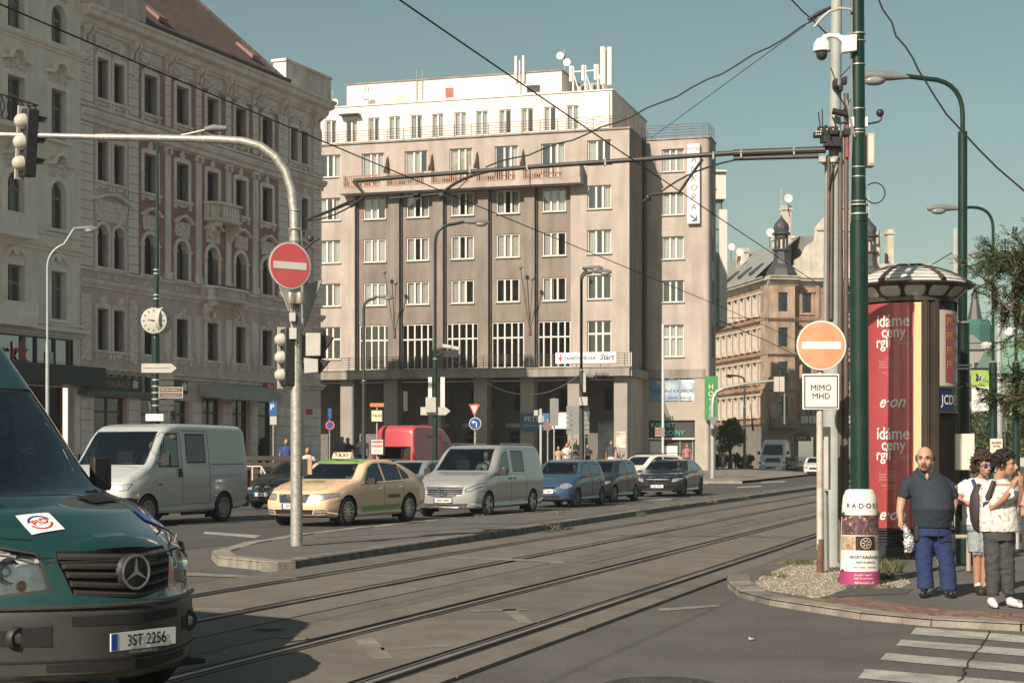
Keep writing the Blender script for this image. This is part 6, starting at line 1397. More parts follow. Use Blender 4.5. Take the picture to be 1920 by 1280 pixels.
duc = make_vehicle('white_panel_van','dull white short-wheelbase panel van with open driver window at left','van',sp,gnd(272,988),(1.15,2.75),dw)
MB().box(1.93,2.03,-1.012,-.99,1.02,1.2).build('door_handle',blackp,duc,smooth=False); MB().box(1.22,1.3,-1.01,-.99,.86,.885).build('side_badge',blackp,duc,smooth=False)
MB().box(3.2,4.6,-.99,-.985,1.28,1.29).build('panel_crease',seamm,duc,smooth=False)
MB().box(4.6,4.78,-.96,.96,.32,.62).build('rear_bumper',blackp,duc,bevel=.03); MB().box(4.70,4.765,-.995,-.9,.75,1.15).build('tail_light',redl,duc,smooth=False)
b = MB(); b.box(2.3,3.2,-.85,-.78,.2,.26); b.build('side_step',blackp,duc,smooth=False)
b = MB(); b.ball((.95,.25,1.3),(.12,.18,.06),8); b.build('dash_cloth',mat('cloth_pale',(.5,.5,.48),.8),duc)
driver(duc,1.55,-.48,1.0,mat('shirt_black',(.03,.03,.03),.8),'driver barely visible through the open side window of the white panel van')
for y in (-.35,.35): MB().tube([(.83,y+.3,1.285),(.86,y-.25,1.32)],.012,5).build('wiper',blackp,duc)
# ---------------------------------------------------------------- red van seen from behind-left
sp = copy.deepcopy(VAN); k2 = 1.0
sp.update(k=1.16,L=4.8,W=1.0,R=.34,xf=.95,xr=3.7,cowl=.75,roof0=1.7,roof1=4.6,tum=.08,rc=.16,dx=.2,top=[(0,.95),(.05,1.0),(.3,1.15),(.75,1.35),(1.7,2.25),(2.1,2.5),(3,2.62),(4.4,2.62),(4.7,2.55),(4.8,2.4)],belt=[(0,.9),(.8,1.2),(4.8,1.3)],bot=[(0,.3),(4.8,.35)],plan=[(0,.9),(.5,1),(4.8,.98)],bow=[(0,.3),(1,.15),(2.5,0),(4.8,0)],nose=[(.2,0),(1,.2)],tail=[(.2,0),(1.4,0),(2.5,.1)],seats=[],tinted=(0,),rim='steel',mirror=(1.5,1.5,(.08,.12,.2)))
sp['glass'] = dict(ws=[(-.8,1.4),(.8,1.4),(.7,2.2),(-.7,2.2)],side=[[(1.5,1.35),(2.3,1.35),(2.3,1.95),(1.9,1.95)]],rw=[(-.78,1.05),(.78,1.05),(.78,1.75),(-.78,1.75)]); sp['doors'] = [[(2.4,.45),(3.6,.45),(3.6,2.2),(2.4,2.2)]]; sp['handles'] = []
rp_ = paintm('van_red',(.42,.055,.065),0,.35,.2)
# the van drives away to the right: nose to tail points back to the left, its right flank faces the camera
A = at(832,900,66); o_ = Vector((A.x+3.2,70.5,0))
dv = Vector((-.45,-.89,0)).normalized(); ey_ = Vector((-dv.y,dv.x,0)); cen = Vector((X_(738,79),79,0))-dv*4.8*1.16
rv = make_vehicle('red_van','tall red van with a dark rear window seen over the taxi','van',sp,cen+(dv*.95-ey_*.9)*1.16,(dv.x,dv.y),rp_)
for s_ in (-1,1): MB().box(4.78,4.82,s_*.95-.05,s_*.95+.05,.9,1.5).build('tail_light',redl,rv,smooth=False)
# ---------------------------------------------------------------- far white delivery van
sp = copy.deepcopy(sp); p_ = at(1447,885,152); sp['parts'] = both('headlight',[(.5,.74),(.85,.76),(.9,.95),(.55,.9)],'front',[lamp_s,seamm],rim=.015,xr=(-.1,.6)); make_vehicle('white_delivery_van','tall white delivery van in the distance above the left far white saloon','van',sp,(X_(1470,150),150),(.9,3),paintm('far_white',(.66,.65,.61)))
# ---------------------------------------------------------------- motorbike
mo = empty('motorcycle','red and grey scooter parked by the railing behind the dark saloon','motorcycle',(X_(523,66),66,.1),R(30))
for x in (-.62,.62): b = MB(); b.lathe([(.3,-.06),(.33,-.05),(.33,.05),(.3,.06)],24,(x,0,.33),'y',cap=False); b.lathe([(.2,-.02),(.2,.02)],16,(x,0,.33),'y'); b.build('wheel',rubber,mo)
b = MB(); b.tube([(-.6,0,.6),(-.2,0,.75),(.1,0,.62),(.5,0,.72),(.62,0,1.0)],[.12,.17,.14,.17,.1],10); b.build('body',mat('bike_red',(.4,.05,.04),.3,coat=.5),mo)
b = MB(); b.tube([(-.65,0,.88),(-.3,0,.92),(.1,0,.84)],[.09,.12,.1],8); b.build('seat',blackp,mo); b = MB(); b.tube([(.62,0,.33),(.55,0,1.05)],.035,6); b.tube([(.5,-.32,1.12),(.55,0,1.05),(.5,.32,1.12)],.02,6); b.ball((.66,0,.95),(.08,.1,.1),8); b.build('fork',alu,mo)
# ================================================================ MINIBUS (near left)
gp_ = paintm('bus_teal',(.008,.046,.044),.12,.28,.05); gp_.node_tree.nodes['Principled BSDF'].inputs['Coat Weight'].default_value = 1
bump = mat('bumper_grey',(.040,.038,.034),.5,var=.15,scale=3,bump=.3,bscale=120)
BUS = dict(L=6.0,W=.995,R=.345,xf=1.02,xr=4.7,cowl=1.12,roof0=2.1,roof1=5.7,tum=.13,rc=.16,crown=.06,dx=.1,ak=1.16,
    top=[(0,1.06),(.04,1.10),(.15,1.155),(.5,1.25),(1.0,1.35),(1.14,1.385),(1.9,2.03),(2.2,2.30),(2.6,2.62),(3.1,2.74),(5.6,2.74),(5.9,2.6),(6.0,2.4)],
    bot=[(0,.25),(.4,.22),(5.4,.28),(6,.4)],belt=[(0,1.0),(.3,1.07),(.9,1.22),(1.6,1.28),(6,1.28)],plan=[(0,.90),(.3,.985),(.9,1),(5.7,1),(6,.97)],
    nose=[(.1,.12),(.26,.0),(.68,.0),(.73,.045),(.95,.08),(1.12,.18),(1.25,.27)],tail=[(.2,0),(1.4,0),(2.5,.1)],bow=[(0,.60),(.5,.50),(1.1,.34),(2.0,.18),(3.0,0),(6,0)],bowr=.04,bpow=1.7,rim='steel',seatz=1.28,
    seats=[(2.0,-.5),(2.0,.5),(3.0,-.5),(3.0,.5),(3.9,.5)],mirror=(1.78,1.44,(.06,.10,.19)),
    glass=dict(ws=[(-.86,1.37),(.86,1.37),(.78,2.12),(-.78,2.12)],side=[[(1.72,1.34),(2.5,1.34),(2.5,2.08),(2.35,2.08),(2.0,1.8)],[(2.72,1.34),(4.0,1.34),(4.0,2.1),(2.72,2.1)],[(4.1,1.34),(5.5,1.34),(5.5,2.1),(4.1,2.1)]]),
    doors=[[(1.5,.4),(2.6,.4),(2.6,1.3),(1.5,1.26)]],handles=[(2.45,1.12)],handlem=blackp)
sp = copy.deepcopy(BUS)
sp['parts'] = [('bumper',[(-1.1,.2),(1.1,.2),(1.1,.715),(-1.1,.715)],'front',[bump],dict(rim=0,xr=(-.1,.62))),
  ('grille',[(-.38,.78),(0,.735),(.38,.78),(.445,.98),(.43,1.045),(-.43,1.045),(-.445,.98)],'front',[seamm,bump],dict(rim=.022,depth=-.05,xr=(-.1,.6)))]
HL = [(.49,.81),(.78,.765),(.93,.81),(.965,1.06),(.93,1.13),(.80,1.11),(.53,1.04)]
sp['parts'] += both('headlight',HL,'front',[glassmat('clear_lens',(.96,.97,.96),.02,.03),bump],rim=.016,xr=(-.1,.9))
BH = Vector((.80,-.60,0)).normalized(); BF = Vector((X_(263,10.35),10.35,0)); BD = -BH; BEY = Vector((-BD.y,BD.x,0))
bus = make_vehicle('minibus','dark teal minibus with star grille and PID sticker entering from the left foreground','minibus',sp,BF+BD*sp['xf']-BEY*(sp['W']-.1),(BD.x,BD.y),gp_)
# reflector bowls behind the lenses, placed on an inner shell
bm = hull(sp)
for s_ in (1,-1):
    P_ = [(s_*q[0],q[1]) for q in HL]; nb = cut(bm,P_,'front',(-.1,.9),keep=True); emit(nb,'lamp_housing',[mat('lamp_back',(.62,.62,.60),.3,.4,var=.3,scale=12)],bus,0,0,-.055)
bm.free()
def noseX(y,z):
    q = min(1,abs(y)/sp['W']); return sp_bow(0)*q**1.7+sp_nose(z)
sp_bow,sp_nose = pch(sp['bow']),pch(sp['nose'])
for s_ in (-1,1):
    for (y,z,r_,m_) in ((.68,.93,.085,chrome),(.82,1.0,.05,chrome),(.62,.84,.034,amber)):
        x = noseX(y,z)-.0; b = MB(); b.lathe([(r_,-.005),(r_*.85,.012),(r_*.5,.035),(0,.045)],20,(x+.03,s_*y,z),'x',cap=False); b.build('reflector',m_,bus)
        MB().ball((x+.05,s_*y,z),r_*.45,10).build('projector',lens if m_ is chrome else amber,bus)
    b = MB(); b.tube([(noseX(y,z)+.015,s_*y,z) for y,z in ((.55,.99),(.70,1.055),(.88,1.09))],.008,5); b.build('lamp_trim',chrome,bus)
# grille louvres: five wing-shaped bars following the V of the nose
for i,z in enumerate((.79,.845,.90,.955,1.01)):
    hw = .355+.085*(z-.75)/.3; b = MB(); pts = [-hw+2*hw*k/18 for k in range(19)]
    vs = []; 
    for y in pts:
        zz = z-.03*(1-abs(y)/hw)*(1 if i < 2 else .6); x = noseX(y,zz)+.008
        vs += [(x+.035,y,zz-.021),(x-.012,y,zz-.014),(x-.018,y,zz+.004),(x+.03,y,zz+.024)]
    fs = []
    for k in range(18):
        for j in range(4): fs.append((4*k+j,4*k+(j+1) % 4,4*k+4+(j+1) % 4,4*k+4+j))
    fs += [(0,1,2,3),(75,74,73,72)]; b.add(vs,fs); b.build('grille_louvre',bump,bus,ang=25)
hon = MB()
for r_ in range(22):
    z = .775+r_*.012
    for k in range(-18,19):
        y = (k+.5*(r_ % 2))*.024
        if abs(y) < .36+.085*(z-.75)/.3: x = noseX(y,z)+.045; hon.box(x,x+.004,y-.0085,y+.0085,z-.0012,z+.0012); hon.box(x,x+.004,y-.0015,y+.0015,z-.005,z+.005)
tag(hon.build('grille_mesh',bump,bus,smooth=False),kind='stuff')
star(bus,noseX(0,.90)-.03,0,.905,.104,mat('star_grey',(.45,.45,.44),.25,.9,var=.05)); 
MB().lathe([(0,.02),(.106,.02),(.118,.05)],24,(noseX(0,.90)-.03,0,.905),'x').build('star_back',blackp,bus)
# bumper details
plate(bus,noseX(0,.5)-.035,.0,.49,'3ST 2256'); text('WWW.ARRIVA.CZ',.028,frame_w,bus,(noseX(0,.45)-.03,0,.417),(R(90),0,R(-90)),name='small_lettering',depth=.001)
lip = lambda y0,y1,z0,z1,nm,m_,out_=.004,n=24: None
def strip(nm,y0,y1,zf0,zf1,out0,m_,n=24,out1=None):
    b = MB(); vs = []
    for k in range(n+1):
        t = k/n; y = y0+(y1-y0)*t; a_,c_ = zf0(t),zf1(t)
        for z in (a_,(a_+c_)/2,c_): vs.append((noseX(y,z)-(out0 if z != (a_+c_)/2 or out1 is None else out1),y,z))
    b.add(vs,[f for k in range(n) for f in ((3*k,3*k+1,3*k+4,3*k+3),(3*k+1,3*k+2,3*k+5,3*k+4))]); return b.build(nm,m_,bus)
strip('upper_slot',-.42,.42,lambda t: .59,lambda t: .65-.0*t,.003,seamm); strip('lower_slot',-.55,.55,lambda t: .30+.02*abs(2*t-1),lambda t: .365,.003,seamm)
strip('bumper_ledge',-.95,.95,lambda t: .70,lambda t: .722,.02,bump,out1=.035); strip('bumper_step',-.96,.96,lambda t: .375,lambda t: .39,.006,seamm)
for s_ in (-1,1):
    a_,c_ = (.52*s_,.86*s_); strip('fog_recess',min(a_,c_),max(a_,c_),lambda t: .47+.02*t,lambda t: .60-.03*t,.004,seamm,12)
    x = noseX(.68,.53); b = MB(); b.lathe([(.0,-.01),(.05,-.012),(.062,-.02),(.072,-.005),(.075,.02)],20,(x,s_*.68,.532),'x',cap=False); b.build('fog_light',blackp,bus); MB().ball((x-.005,s_*.68,.532),(.01,.045,.045),10).build('fog_lens',mat('fog_glass',(.3,.3,.3),.1,.5),bus)
# bonnet: vents, stickers, seams conforming to the shell
bm = hull(sp)
def bon(poly,nm,mats_,off=.003,xr=(.05,1.3)): return emit(cut(bm,poly,'top',xr,keep=True),nm,mats_,bus,0,0,off)
for s_ in (-1,1):
    P_ = [(.88,s_*.36),(1.06,s_*.34),(1.24,s_*.70),(1.08,s_*.74)]; bon(P_,'bonnet_vent',[seamm],.004)
    for k in range(8): t = k/8; A_ = Vector(P_[0]).lerp(Vector(P_[3]),t+.04); B_ = Vector(P_[1]).lerp(Vector(P_[2]),t+.04); d_ = (Vector(P_[3])-Vector(P_[0])).normalized()*.018; bon([tuple(A_),tuple(B_),tuple(B_+d_),tuple(A_+d_)],'vent_slat',[bump],.009)
STK = [(.60,.50),(.84,.40),(.93,.66),(.69,.76)]   # sticker on the vehicle's right half of the bonnet
wst = mat('sticker_white',(.78,.76,.74),.4,var=.02); st_ = bon([(.42,.25),(.64,.21),(.68,.43),(.46,.47)],'pid_sticker',[wst],.004)
cS = Vector((.55,.34)); n = 20
def ring(c,r0,r1,a0,a1,m_,nm,n=14,off=.006,sq=1):
    for k in range(n):
        t0,t1 = a0+(a1-a0)*k/n,a0+(a1-a0)*(k+1)/n; f = lambda r,t: (c[0]+r*sq*math.sin(t),c[1]+r*math.cos(t)); bon([f(r0,t0),f(r1,t0),f(r1,t1),f(r0,t1)],nm,[m_],off)
stb = mat('sticker_blue',(.03,.06,.22),.4,var=0); str_ = mat('sticker_red',(.5,.04,.04),.4,var=0)
ring(cS,.064,.080,.3,3.0,stb,'sticker_arc',8); ring(cS,.064,.080,3.5,6.1,str_,'sticker_arc',8)
def bontext(s,c,size,m_,off=.009,rot=0,bold=.006):
    o = text(s,size,m_,bus,(0,0,0),(0,0,0),name='sticker_lettering',depth=.0,bold=bold); me = o.data.copy(); o.data = me
    for v in me.vertices:
        u,w_ = v.co.x,v.co.y; x,y = c[0]+w_,c[1]-u; z = bhz(x,y); v.co = (x,y,z+off)
    return o
from mathutils.bvhtree import BVHTree
bvh = BVHTree.FromBMesh(bm)
def bhz(x,y):
    h_ = bvh.ray_cast(Vector((x,y,3)),Vector((0,0,-1))); return h_[0].z if h_[0] else 1.2
bontext('PID',cS,.078,str_,rot=-.17)
bon([(.62,-.86),(.80,-.86),(.84,-.62),(.66,-.60)],'wheelchair_sticker',[stb],.004); bon([(.635,-.845),(.79,-.845),(.825,-.635),(.67,-.615)],'wheelchair_sticker',[mat('sticker_sky',(.05,.13,.38),.4,var=0)],.006)
ring((.70,-.74),.03,.042,0,6.28,wst,'wheelchair_symbol',10,.008); bon([(.70,-.745),(.78,-.735),(.78,-.725),(.70,-.73)],'wheelchair_symbol',[wst],.008)
for s_ in (-1,1): # bonnet shut line
    pts = [Vector((x,s_*y,0)) for x,y in ((.42,.50),(.52,.62),(.78,.78),(1.12,.87),(1.3,.89))]; pts = [Vector((p.x,p.y,bhz(p.x,p.y)+.001)) for p in sum([[pts[i].lerp(pts[i+1],t/4) for t in range(4)] for i in range(4)],[])]
    MB().tube(pts,.005,4).build('bonnet_seam',seamm,bus)
bm.free()
strip('bonnet_edge_seam',-.5,.5,lambda t: .978,lambda t: .986,.001,seamm)
# wipers, cowl, dashboard things
MB().box(1.3,1.5,-.7,.7,1.37,1.39).build('cowl',blackp,bus,bevel=.005)
for (y0,y1,z1) in ((.15,.82,1.46),(-.62,.05,1.44)): MB().tube([(1.30+.2*abs(y0)**1.7,y0,1.40),(1.34+.22*abs(y1)**1.7,y1,z1)],.014,6).build('wiper',blackp,bus)
tm = MB().box(1.62,1.8,-.06,.14,1.42,1.58).build('ticket_machine',mat('machine_grey',(.3,.3,.28),.5),bus,bevel=.01,smooth=False); MB().box(1.60,1.62,-.02,.10,1.46,1.55).build('screen',mat('screen_yellow',(.35,.33,.2),.4),tm,smooth=False)
MB().lathe([(.03,0),(.035,.13),(0,.13)],12,(1.62,.3,1.45)).build('paper_roll',frame_w,bus)
MB().box(1.58,1.60,-.8,-.62,1.42,1.52).build('dash_card',frame_w,bus,smooth=False)
driver(bus,2.0,-.5,1.2,mat('shirt_grey',(.12,.12,.13),.8),'minibus driver in grey behind the wheel of the teal minibus')
MB().ball((3.0,.0,1.3),(.5,.4,.1),8).build('aisle_floor',inner,bus)
# ================================================================ STREET FURNITURE
galv = mat('galvanised_steel',(.42,.41,.37),.45,.55,var=.22,scale=14,bump=.3,bscale=30); pgreen = mat('pole_green',(.006,.028,.019),.35,.1,var=.25,scale=3,coat=.25,dirt=.2,dirtcol=(.04,.05,.04)); lgrey = mat('housing_grey',(.42,.41,.37),.6,var=.08,scale=4); dgrey = mat('lamp_grey',(.15,.155,.15),.6,var=.15)
pgrey = mat('tram_pole_grey',(.30,.33,.31),.6,.1,var=.12,scale=2,dirt=.3,dirtcol=(.15,.12,.09)); blkm = mat('fitting_black',(.025,.025,.024),.5,var=.2); signw = mat('sign_face_white',(.68,.67,.62),.4,var=.03); signr = mat('sign_face_red',(.58,.11,.105),.35,var=.03); signo = mat('sign_face_faded',(.70,.30,.17),.45,var=.1,scale=2.5,dirt=.5,dirtcol=(.62,.10,.07))
alug = mat('sign_back_grey',(.25,.26,.25),.5,.4,var=.1); brown = mat('sign_brown',(.13,.07,.05),.5,var=.1); dish_g = mat('signal_dome',(.46,.43,.37),.5,var=.05); cable = mat('cable_black',(.015,.015,.015),.7,var=0)
def P3(px,py,Y): return at(px,py,Y)
# ---- galvanised mast with the long arm
Ym = 27.4; mb0 = gnd(556,1023,.12); Ym = mb0.y
mast = empty('signal_mast','galvanised steel mast on the median with a long curved arm reaching left','signal mast',(mb0.x,Ym,.12))
lp_ = lambda px,py,dy=0: P3(px,py,Ym+dy)-mast.location
b = MB(); b.tube([(0,0,0),(0,0,2.2),(lp_(554,560)[0],0,lp_(554,560)[2]),lp_(553,440)],[.100,.098,.092,.086],20); b.build('post',galv,mast)
b = MB(); pts = [lp_(*q) for q in ((553,445),(552,400),(547,355),(535,320),(515,293),(488,274),(455,265),(415,262),(378,261))]; b.tube(pts,[.086,.084,.080,.077,.075,.073,.072,.071,.070],16)
b.tube([lp_(385,261),lp_(300,259),lp_(180,257)],[.062,.06,.058],14); b.tube([lp_(186,257),lp_(60,254),lp_(-40,252)],[.048,.046,.045],12); b.tube([lp_(378,261),lp_(372,261)],.074,14); b.tube([lp_(192,257),lp_(184,257)],.056,12); b.build('arm',galv,mast)
b = MB()
for py in (395,452,565,690): c = lp_(553.5,py); b.tube([c-Vector((0,0,.012)),c+Vector((0,0,.012))],.102,16)
b.build('clamp_band',galv,mast)
b = MB()
for i,(x,z) in enumerate(((-.09,600),(-.03,600),(.04,600))): b.tube(bez(lp_(553+i*4,572)+Vector((0,-.11,0)),lp_(545+i*7,600)+Vector((0,-.13,0)),lp_(556,625)+Vector((0,-.12,0)),8),.008,5)
b.tube(bez(lp_(546,625)+Vector((0,-.12,0)),lp_(556,660)+Vector((0,-.14,0)),lp_(562,640)+Vector((0,-.12,0)),8),.008,5); b.build('cable',cable,mast)
for (x0,x1,y0,y1,nm) in ((541,556,549,571,'junction_drum'),(558,573,550,571,'junction_drum')):
    A,B = lp_(x0,y1),lp_(x1,y0); MB().lathe([(0,0),(.075,0),(.08,.02),(.08,.16),(.075,.18),(0,.18)],18,((A.x+B.x)/2,-.16,A.z)).build(nm,mat('steel_dull',(.35,.33,.28),.35,.6),mast)
for (x0,x1,y0,y1) in ((545,557,588,604),(545,559,616,637)): A,B = lp_(x0,y1),lp_(x1,y0); MB().box(A.x,B.x,-.18,-.1,A.z,B.z).build('junction_box',lgrey,mast,bevel=.008)
b = MB(); A = lp_(572,437); b.box(A.x-.03,A.x+.1,-.03,.03,A.z-.05,A.z+.05); b.tube([lp_(570,470),lp_(585,455),lp_(598,447)],.022,6); b.ball(lp_(582,447),(.06,.05,.06),8); b.tube([lp_(572,412),lp_(600,404),lp_(655,382)],.016,6); b.build('wire_bracket',blkm,mast)
def disc(name,label,c,r,yaw,face,back,bar=None,rim=None,cat='road sign',parent=None,tilt=0):
    o = empty(name,label,cat,c,yaw) if parent is None else None
    par = o if o else parent; off = (0,0,0) if o else c
    MB().lathe([(0,-.012),(r,-.012),(r,.012),(0,.012)],36,off,'y').build('sign_back',back,par)
    MB().lathe([(0,-.015),(r*.985,-.015),(r*.985,-.012)],36,off,'y').build('rim',rim or signw,par)
    MB().lathe([(0,-.019),(r*.93,-.019),(r*.93,-.015)],36,off,'y').build('face',face,par)
    if bar: MB().box(off[0]-r*.78,off[0]+r*.78,off[1]-.024,off[1]-.019,off[2]-r*.15,off[2]+r*.15).build('bar',signw,par,smooth=False)
    return par
disc('no_entry_sign','bright red no-entry sign strapped to the galvanised mast',P3(543,498,Ym-.22),.392,R(36),signr,alug,True)
MB().tube([lp_(543,452),lp_(543,430)+Vector((0,-.1,0)),lp_(566,430)+Vector((0,-.1,0)),lp_(567,462)],.012,6).build('sign_clamp',galv,mast)
def polysign(name,label,pts,Y,face,back,th=.02,cat='road sign',yaw=0):
    c = P3(sum(p[0] for p in pts)/len(pts),sum(p[1] for p in pts)/len(pts),Y); o = empty(name,label,cat,c,yaw); P = [P3(p[0],p[1],Y)-c for p in pts]; k = 1/max(.3,math.cos(yaw))
    MB().prism([(p.x*k,p.z) for p in P],-th/2,th/2,'y').build('plate',back,o,smooth=False)
    if face: MB().prism([(p.x*k*.93,p.z*.93) for p in P],-th/2-.004,-th/2,'y').build('face',face,o,smooth=False)
    return o
polysign('give_way_sign','grey back of a triangular give-way sign behind the mast under the red no-entry sign',[(520,545),(607,527),(572,612)],Ym+.35,None,alug,yaw=R(-30))
polysign('give_way_sign','second pale triangle sign edge just left of the mast under the red disc',[(519,520),(552,530),(541,583)],Ym+.18,None,lgrey,yaw=R(40))
# ---- signal heads
def signal(name,label,c,yaw,s=1.0,tilt=0,domes=True):
    "a three-lamp head seen from behind: domed lamp backs, flat back plate, visors on the far side"
    o = empty(name,label,'traffic light',c,yaw); o.rotation_euler = (0,tilt,yaw)
    MB().box(-.13*s,.13*s,-.06*s,.12*s,-.50*s,.50*s).build('housing',blkm,o,bevel=.02)
    MB().box(-.16*s,-.12*s,-.10*s,.04*s,-.54*s,.54*s).build('mounting_rail',lgrey,o,smooth=False)
    for k in (-1,0,1):
        b = MB(); b.lathe([(0,-.2*s),(.05*s,-.195*s),(.09*s,-.16*s),(.11*s,-.1*s),(.115*s,-.06*s)],18,(0,0,k*.31*s),'y',cap=False); b.build('lamp_back',dish_g,o)
        b = MB(); n = 10; vs = []
        for i in range(n+1): t = math.pi*i/n; vs += [(.12*s*math.cos(t),.12*s,k*.31*s+.11*s*math.sin(t)+.01),(.12*s*math.cos(t),(.34-.12*abs(math.cos(t)))*s,k*.31*s+.09*s*math.sin(t)+.01)]
        b.add(vs,[(2*i,2*i+1,2*i+3,2*i+2) for i in range(n)]); b.build('visor',blkm,o)
    return o
signal('traffic_light','traffic light hanging from the far left end of the galvanised arm',P3(50,268,Ym),R(-50),1.12,R(7))
signal('traffic_light','pale traffic light seen from the side left of the galvanised mast',P3(536,670,Ym-.05),R(-62),.95)
tl = empty('traffic_light','boxy grey and black traffic light right of the galvanised mast','traffic light',P3(592,650,Ym)); 
A = P3(575,668,Ym)-tl.location; B = P3(603,625,Ym)-tl.location; MB().box(A.x,B.x,-.14,-.02,A.z,B.z).build('back_box',lgrey,tl,bevel=.012)
MB().box(A.x-.01,B.x+.05,-.04,.2,A.z-.03,B.z+.07).build('housing',blkm,tl,bevel=.02)
MB().prism([(B.x+.05,B.z-.02),(B.x+.19,B.z-.06),(B.x+.05,A.z+.1)],.0,.18,'y').build('visor',blkm,tl,smooth=False)
A = P3(573,700,Ym)-tl.location; B = P3(598,674,Ym)-tl.location; MB().prism([(A.x,A.z),(B.x,A.z+.02),(B.x,B.z),(A.x-.01,B.z+.02)],-.16,-.02,'y').build('lamp_back',lgrey,tl,smooth=False); MB().prism([(B.x,A.z),(B.x+.17,B.z-.02),(B.x,B.z+.02)],-.04,.16,'y').build('visor',blkm,tl,smooth=False)
MB().tube([P3(566,680,Ym)-tl.location,P3(580,672,Ym)-tl.location],.02,6).build('bracket',blkm,tl)
o = empty('flashing_lamp','small dark lamp with a pale lens facing the taxi on the mast','lamp',P3(574,880,Ym-.0)); MB().box(-.06,.03,-.05,.1,-.12,.18).build('housing',blkm,o,bevel=.01); MB().box(.03,.1,-.06,.05,-.08,.17).build('plate',mat('plate_tan',(.4,.27,.16),.6,var=.2),o,smooth=False)
# ---- tram wire pole and its cantilever
Yp = 22.7; pb = gnd(1561,1060,PZ); Yp = pb.y
tp_ = empty('tram_pole','pale grey tram wire pole with conduits and fittings beside the green pole','tram pole',(pb.x,Yp,PZ)); q_ = lambda px,py,dy=0: P3(px,py,Yp+dy)-tp_.location
MB().tube([(0,0,0),(q_(1562,760)[0],0,q_(1562,760)[2]),q_(1563,310)],[.175,.155,.125],20).build('post',pgrey,tp_)
MB().tube([q_(1563,312),q_(1564,296),q_(1565,290),q_(1569,-60)],[.13,.125,.085,.078],18).build('upper_post',pgrey,tp_)
b = MB()
for x,y0,y1 in ((1550,300,620),(1556,310,600),(1572,250,1050),(1583,180,1050)): b.tube([q_(x,y0)+Vector((0,-.15,0)),q_(x-1,(y0+y1)/2)+Vector((0,-.16,0)),q_(x-2,y1)+Vector((0,-.17,0))],.022 if x < 1572 else .034,8)
b.build('conduit',mat('conduit_brown',(.10,.075,.06),.6,var=.2),tp_)
MB().tube([q_(1583,1050)+Vector((0,-.05,0)),q_(1583,700)+Vector((0,-.05,0))],.055,10).build('cable_duct',mat('duct_green',(.02,.035,.03),.6),tp_)
b = MB(); rnd = random.Random(4)
for (x0,x1,y0,y1) in ((1522,1534,252,262),(1530,1548,242,258),(1550,1566,243,258),(1535,1552,258,272),(1556,1572,262,275),(1545,1555,270,284),(1540,1570,275,281),(1576,1588,248,260),(1558,1564,155,170),(1575,1583,150,163),(1567,1575,166,176)):
    A,B = q_(x0,y1),q_(x1,y0); b.box(A.x,B.x,-.2-rnd.random()*.08,-.09,A.z,B.z)
b.build('insulator_block',blkm,tp_,bevel=.006)
b = MB()
for i in range(3):
    for j in range(2): A = q_(1524+i*4,254+j*5); b.ball((A.x,-.27,A.z),.012,6)
for i in range(4): A = q_(1533+i*11,250); b.ball((A.x,-.28,A.z),.011,6)
b.build('bolt',signw,tp_)
b = MB()
for pts in (((1534,248),(1530,215)),((1538,246),(1537,210)),((1560,150),(1553,133)),((1570,150),(1590,130)),((1576,212),(1592,190))): b.tube([q_(*p)+Vector((0,-.18,0)) for p in pts],.008,5)
for pts in (((1548,262),(1528,250),(1545,240)),((1560,262),(1566,240),(1555,225)),((1568,300),(1555,320),(1549,360)),((1570,190),(1590,215),(1577,250))): b.tube(bez(*[q_(*p)+Vector((0,-.2,0)) for p in pts],8),.011,5)
b.build('cable',cable,tp_)
b = MB(); A = q_(1568,218); b.tube([q_(1556,214)+Vector((0,-.2,0)),q_(1583,220)+Vector((0,-.2,0))],.045,10); b.build('floodlight',blkm,tp_); MB().box(q_(1531,306).x,q_(1543,306).x,-.2,-.1,q_(1531,308).z,q_(1531,298).z).build('junction_box',lgrey,tp_,smooth=False)
b = MB(); b.tube([q_(1583,240)+Vector((0,-.2,0)),q_(1583,300)+Vector((0,-.2,0))],.03,8); b.build('red_pipe',mat('pipe_rust',(.22,.06,.05),.6,var=.3),tp_)
b = MB()
for y in (305,620,935): c = q_(1563,y); b.tube([c-Vector((0,0,.015)),c+Vector((0,0,.015))],.165,18)
b.build('clamp_band',galv,tp_)
N_ = Vector((-.949,.316,0)); c0 = P3(1548,281,Yp-.15)
ca = empty('cantilever_arm','long dark cantilever arm holding the tram wires across the street','cantilever arm',c0); T = lambda t,dz=0,dn=0: N_*t+Vector((0,0,dz))+Vector((.316,.949,0))*dn
MB().tube([T(0),T(1.3,.03)],.05,12).build('tube',mat('arm_dark',(.045,.045,.042),.5,.2),ca); MB().tube([T(1.25,.03),T(4.2,.0),T(7.2,-.06)],[.036,.034,.032],12).build('tube',mat('arm_dark',(.045,.045,.042),.5,.2),ca)
MB().tube([T(.1,-.085),T(1.3,-.05)],.032,10).build('tube',mat('arm_dark',(.045,.045,.042),.5,.2),ca)
b = MB()
for t in (.45,1.2,1.6,3.2,4.4,5.3): b.box(T(t).x-.012,T(t).x+.012,T(t).y-.05,T(t).y+.05,T(t,.0).z-.05,T(t,.06).z)
b.build('collar',galv,ca,smooth=False)
wn = {1: -8.72,2: -5.38}
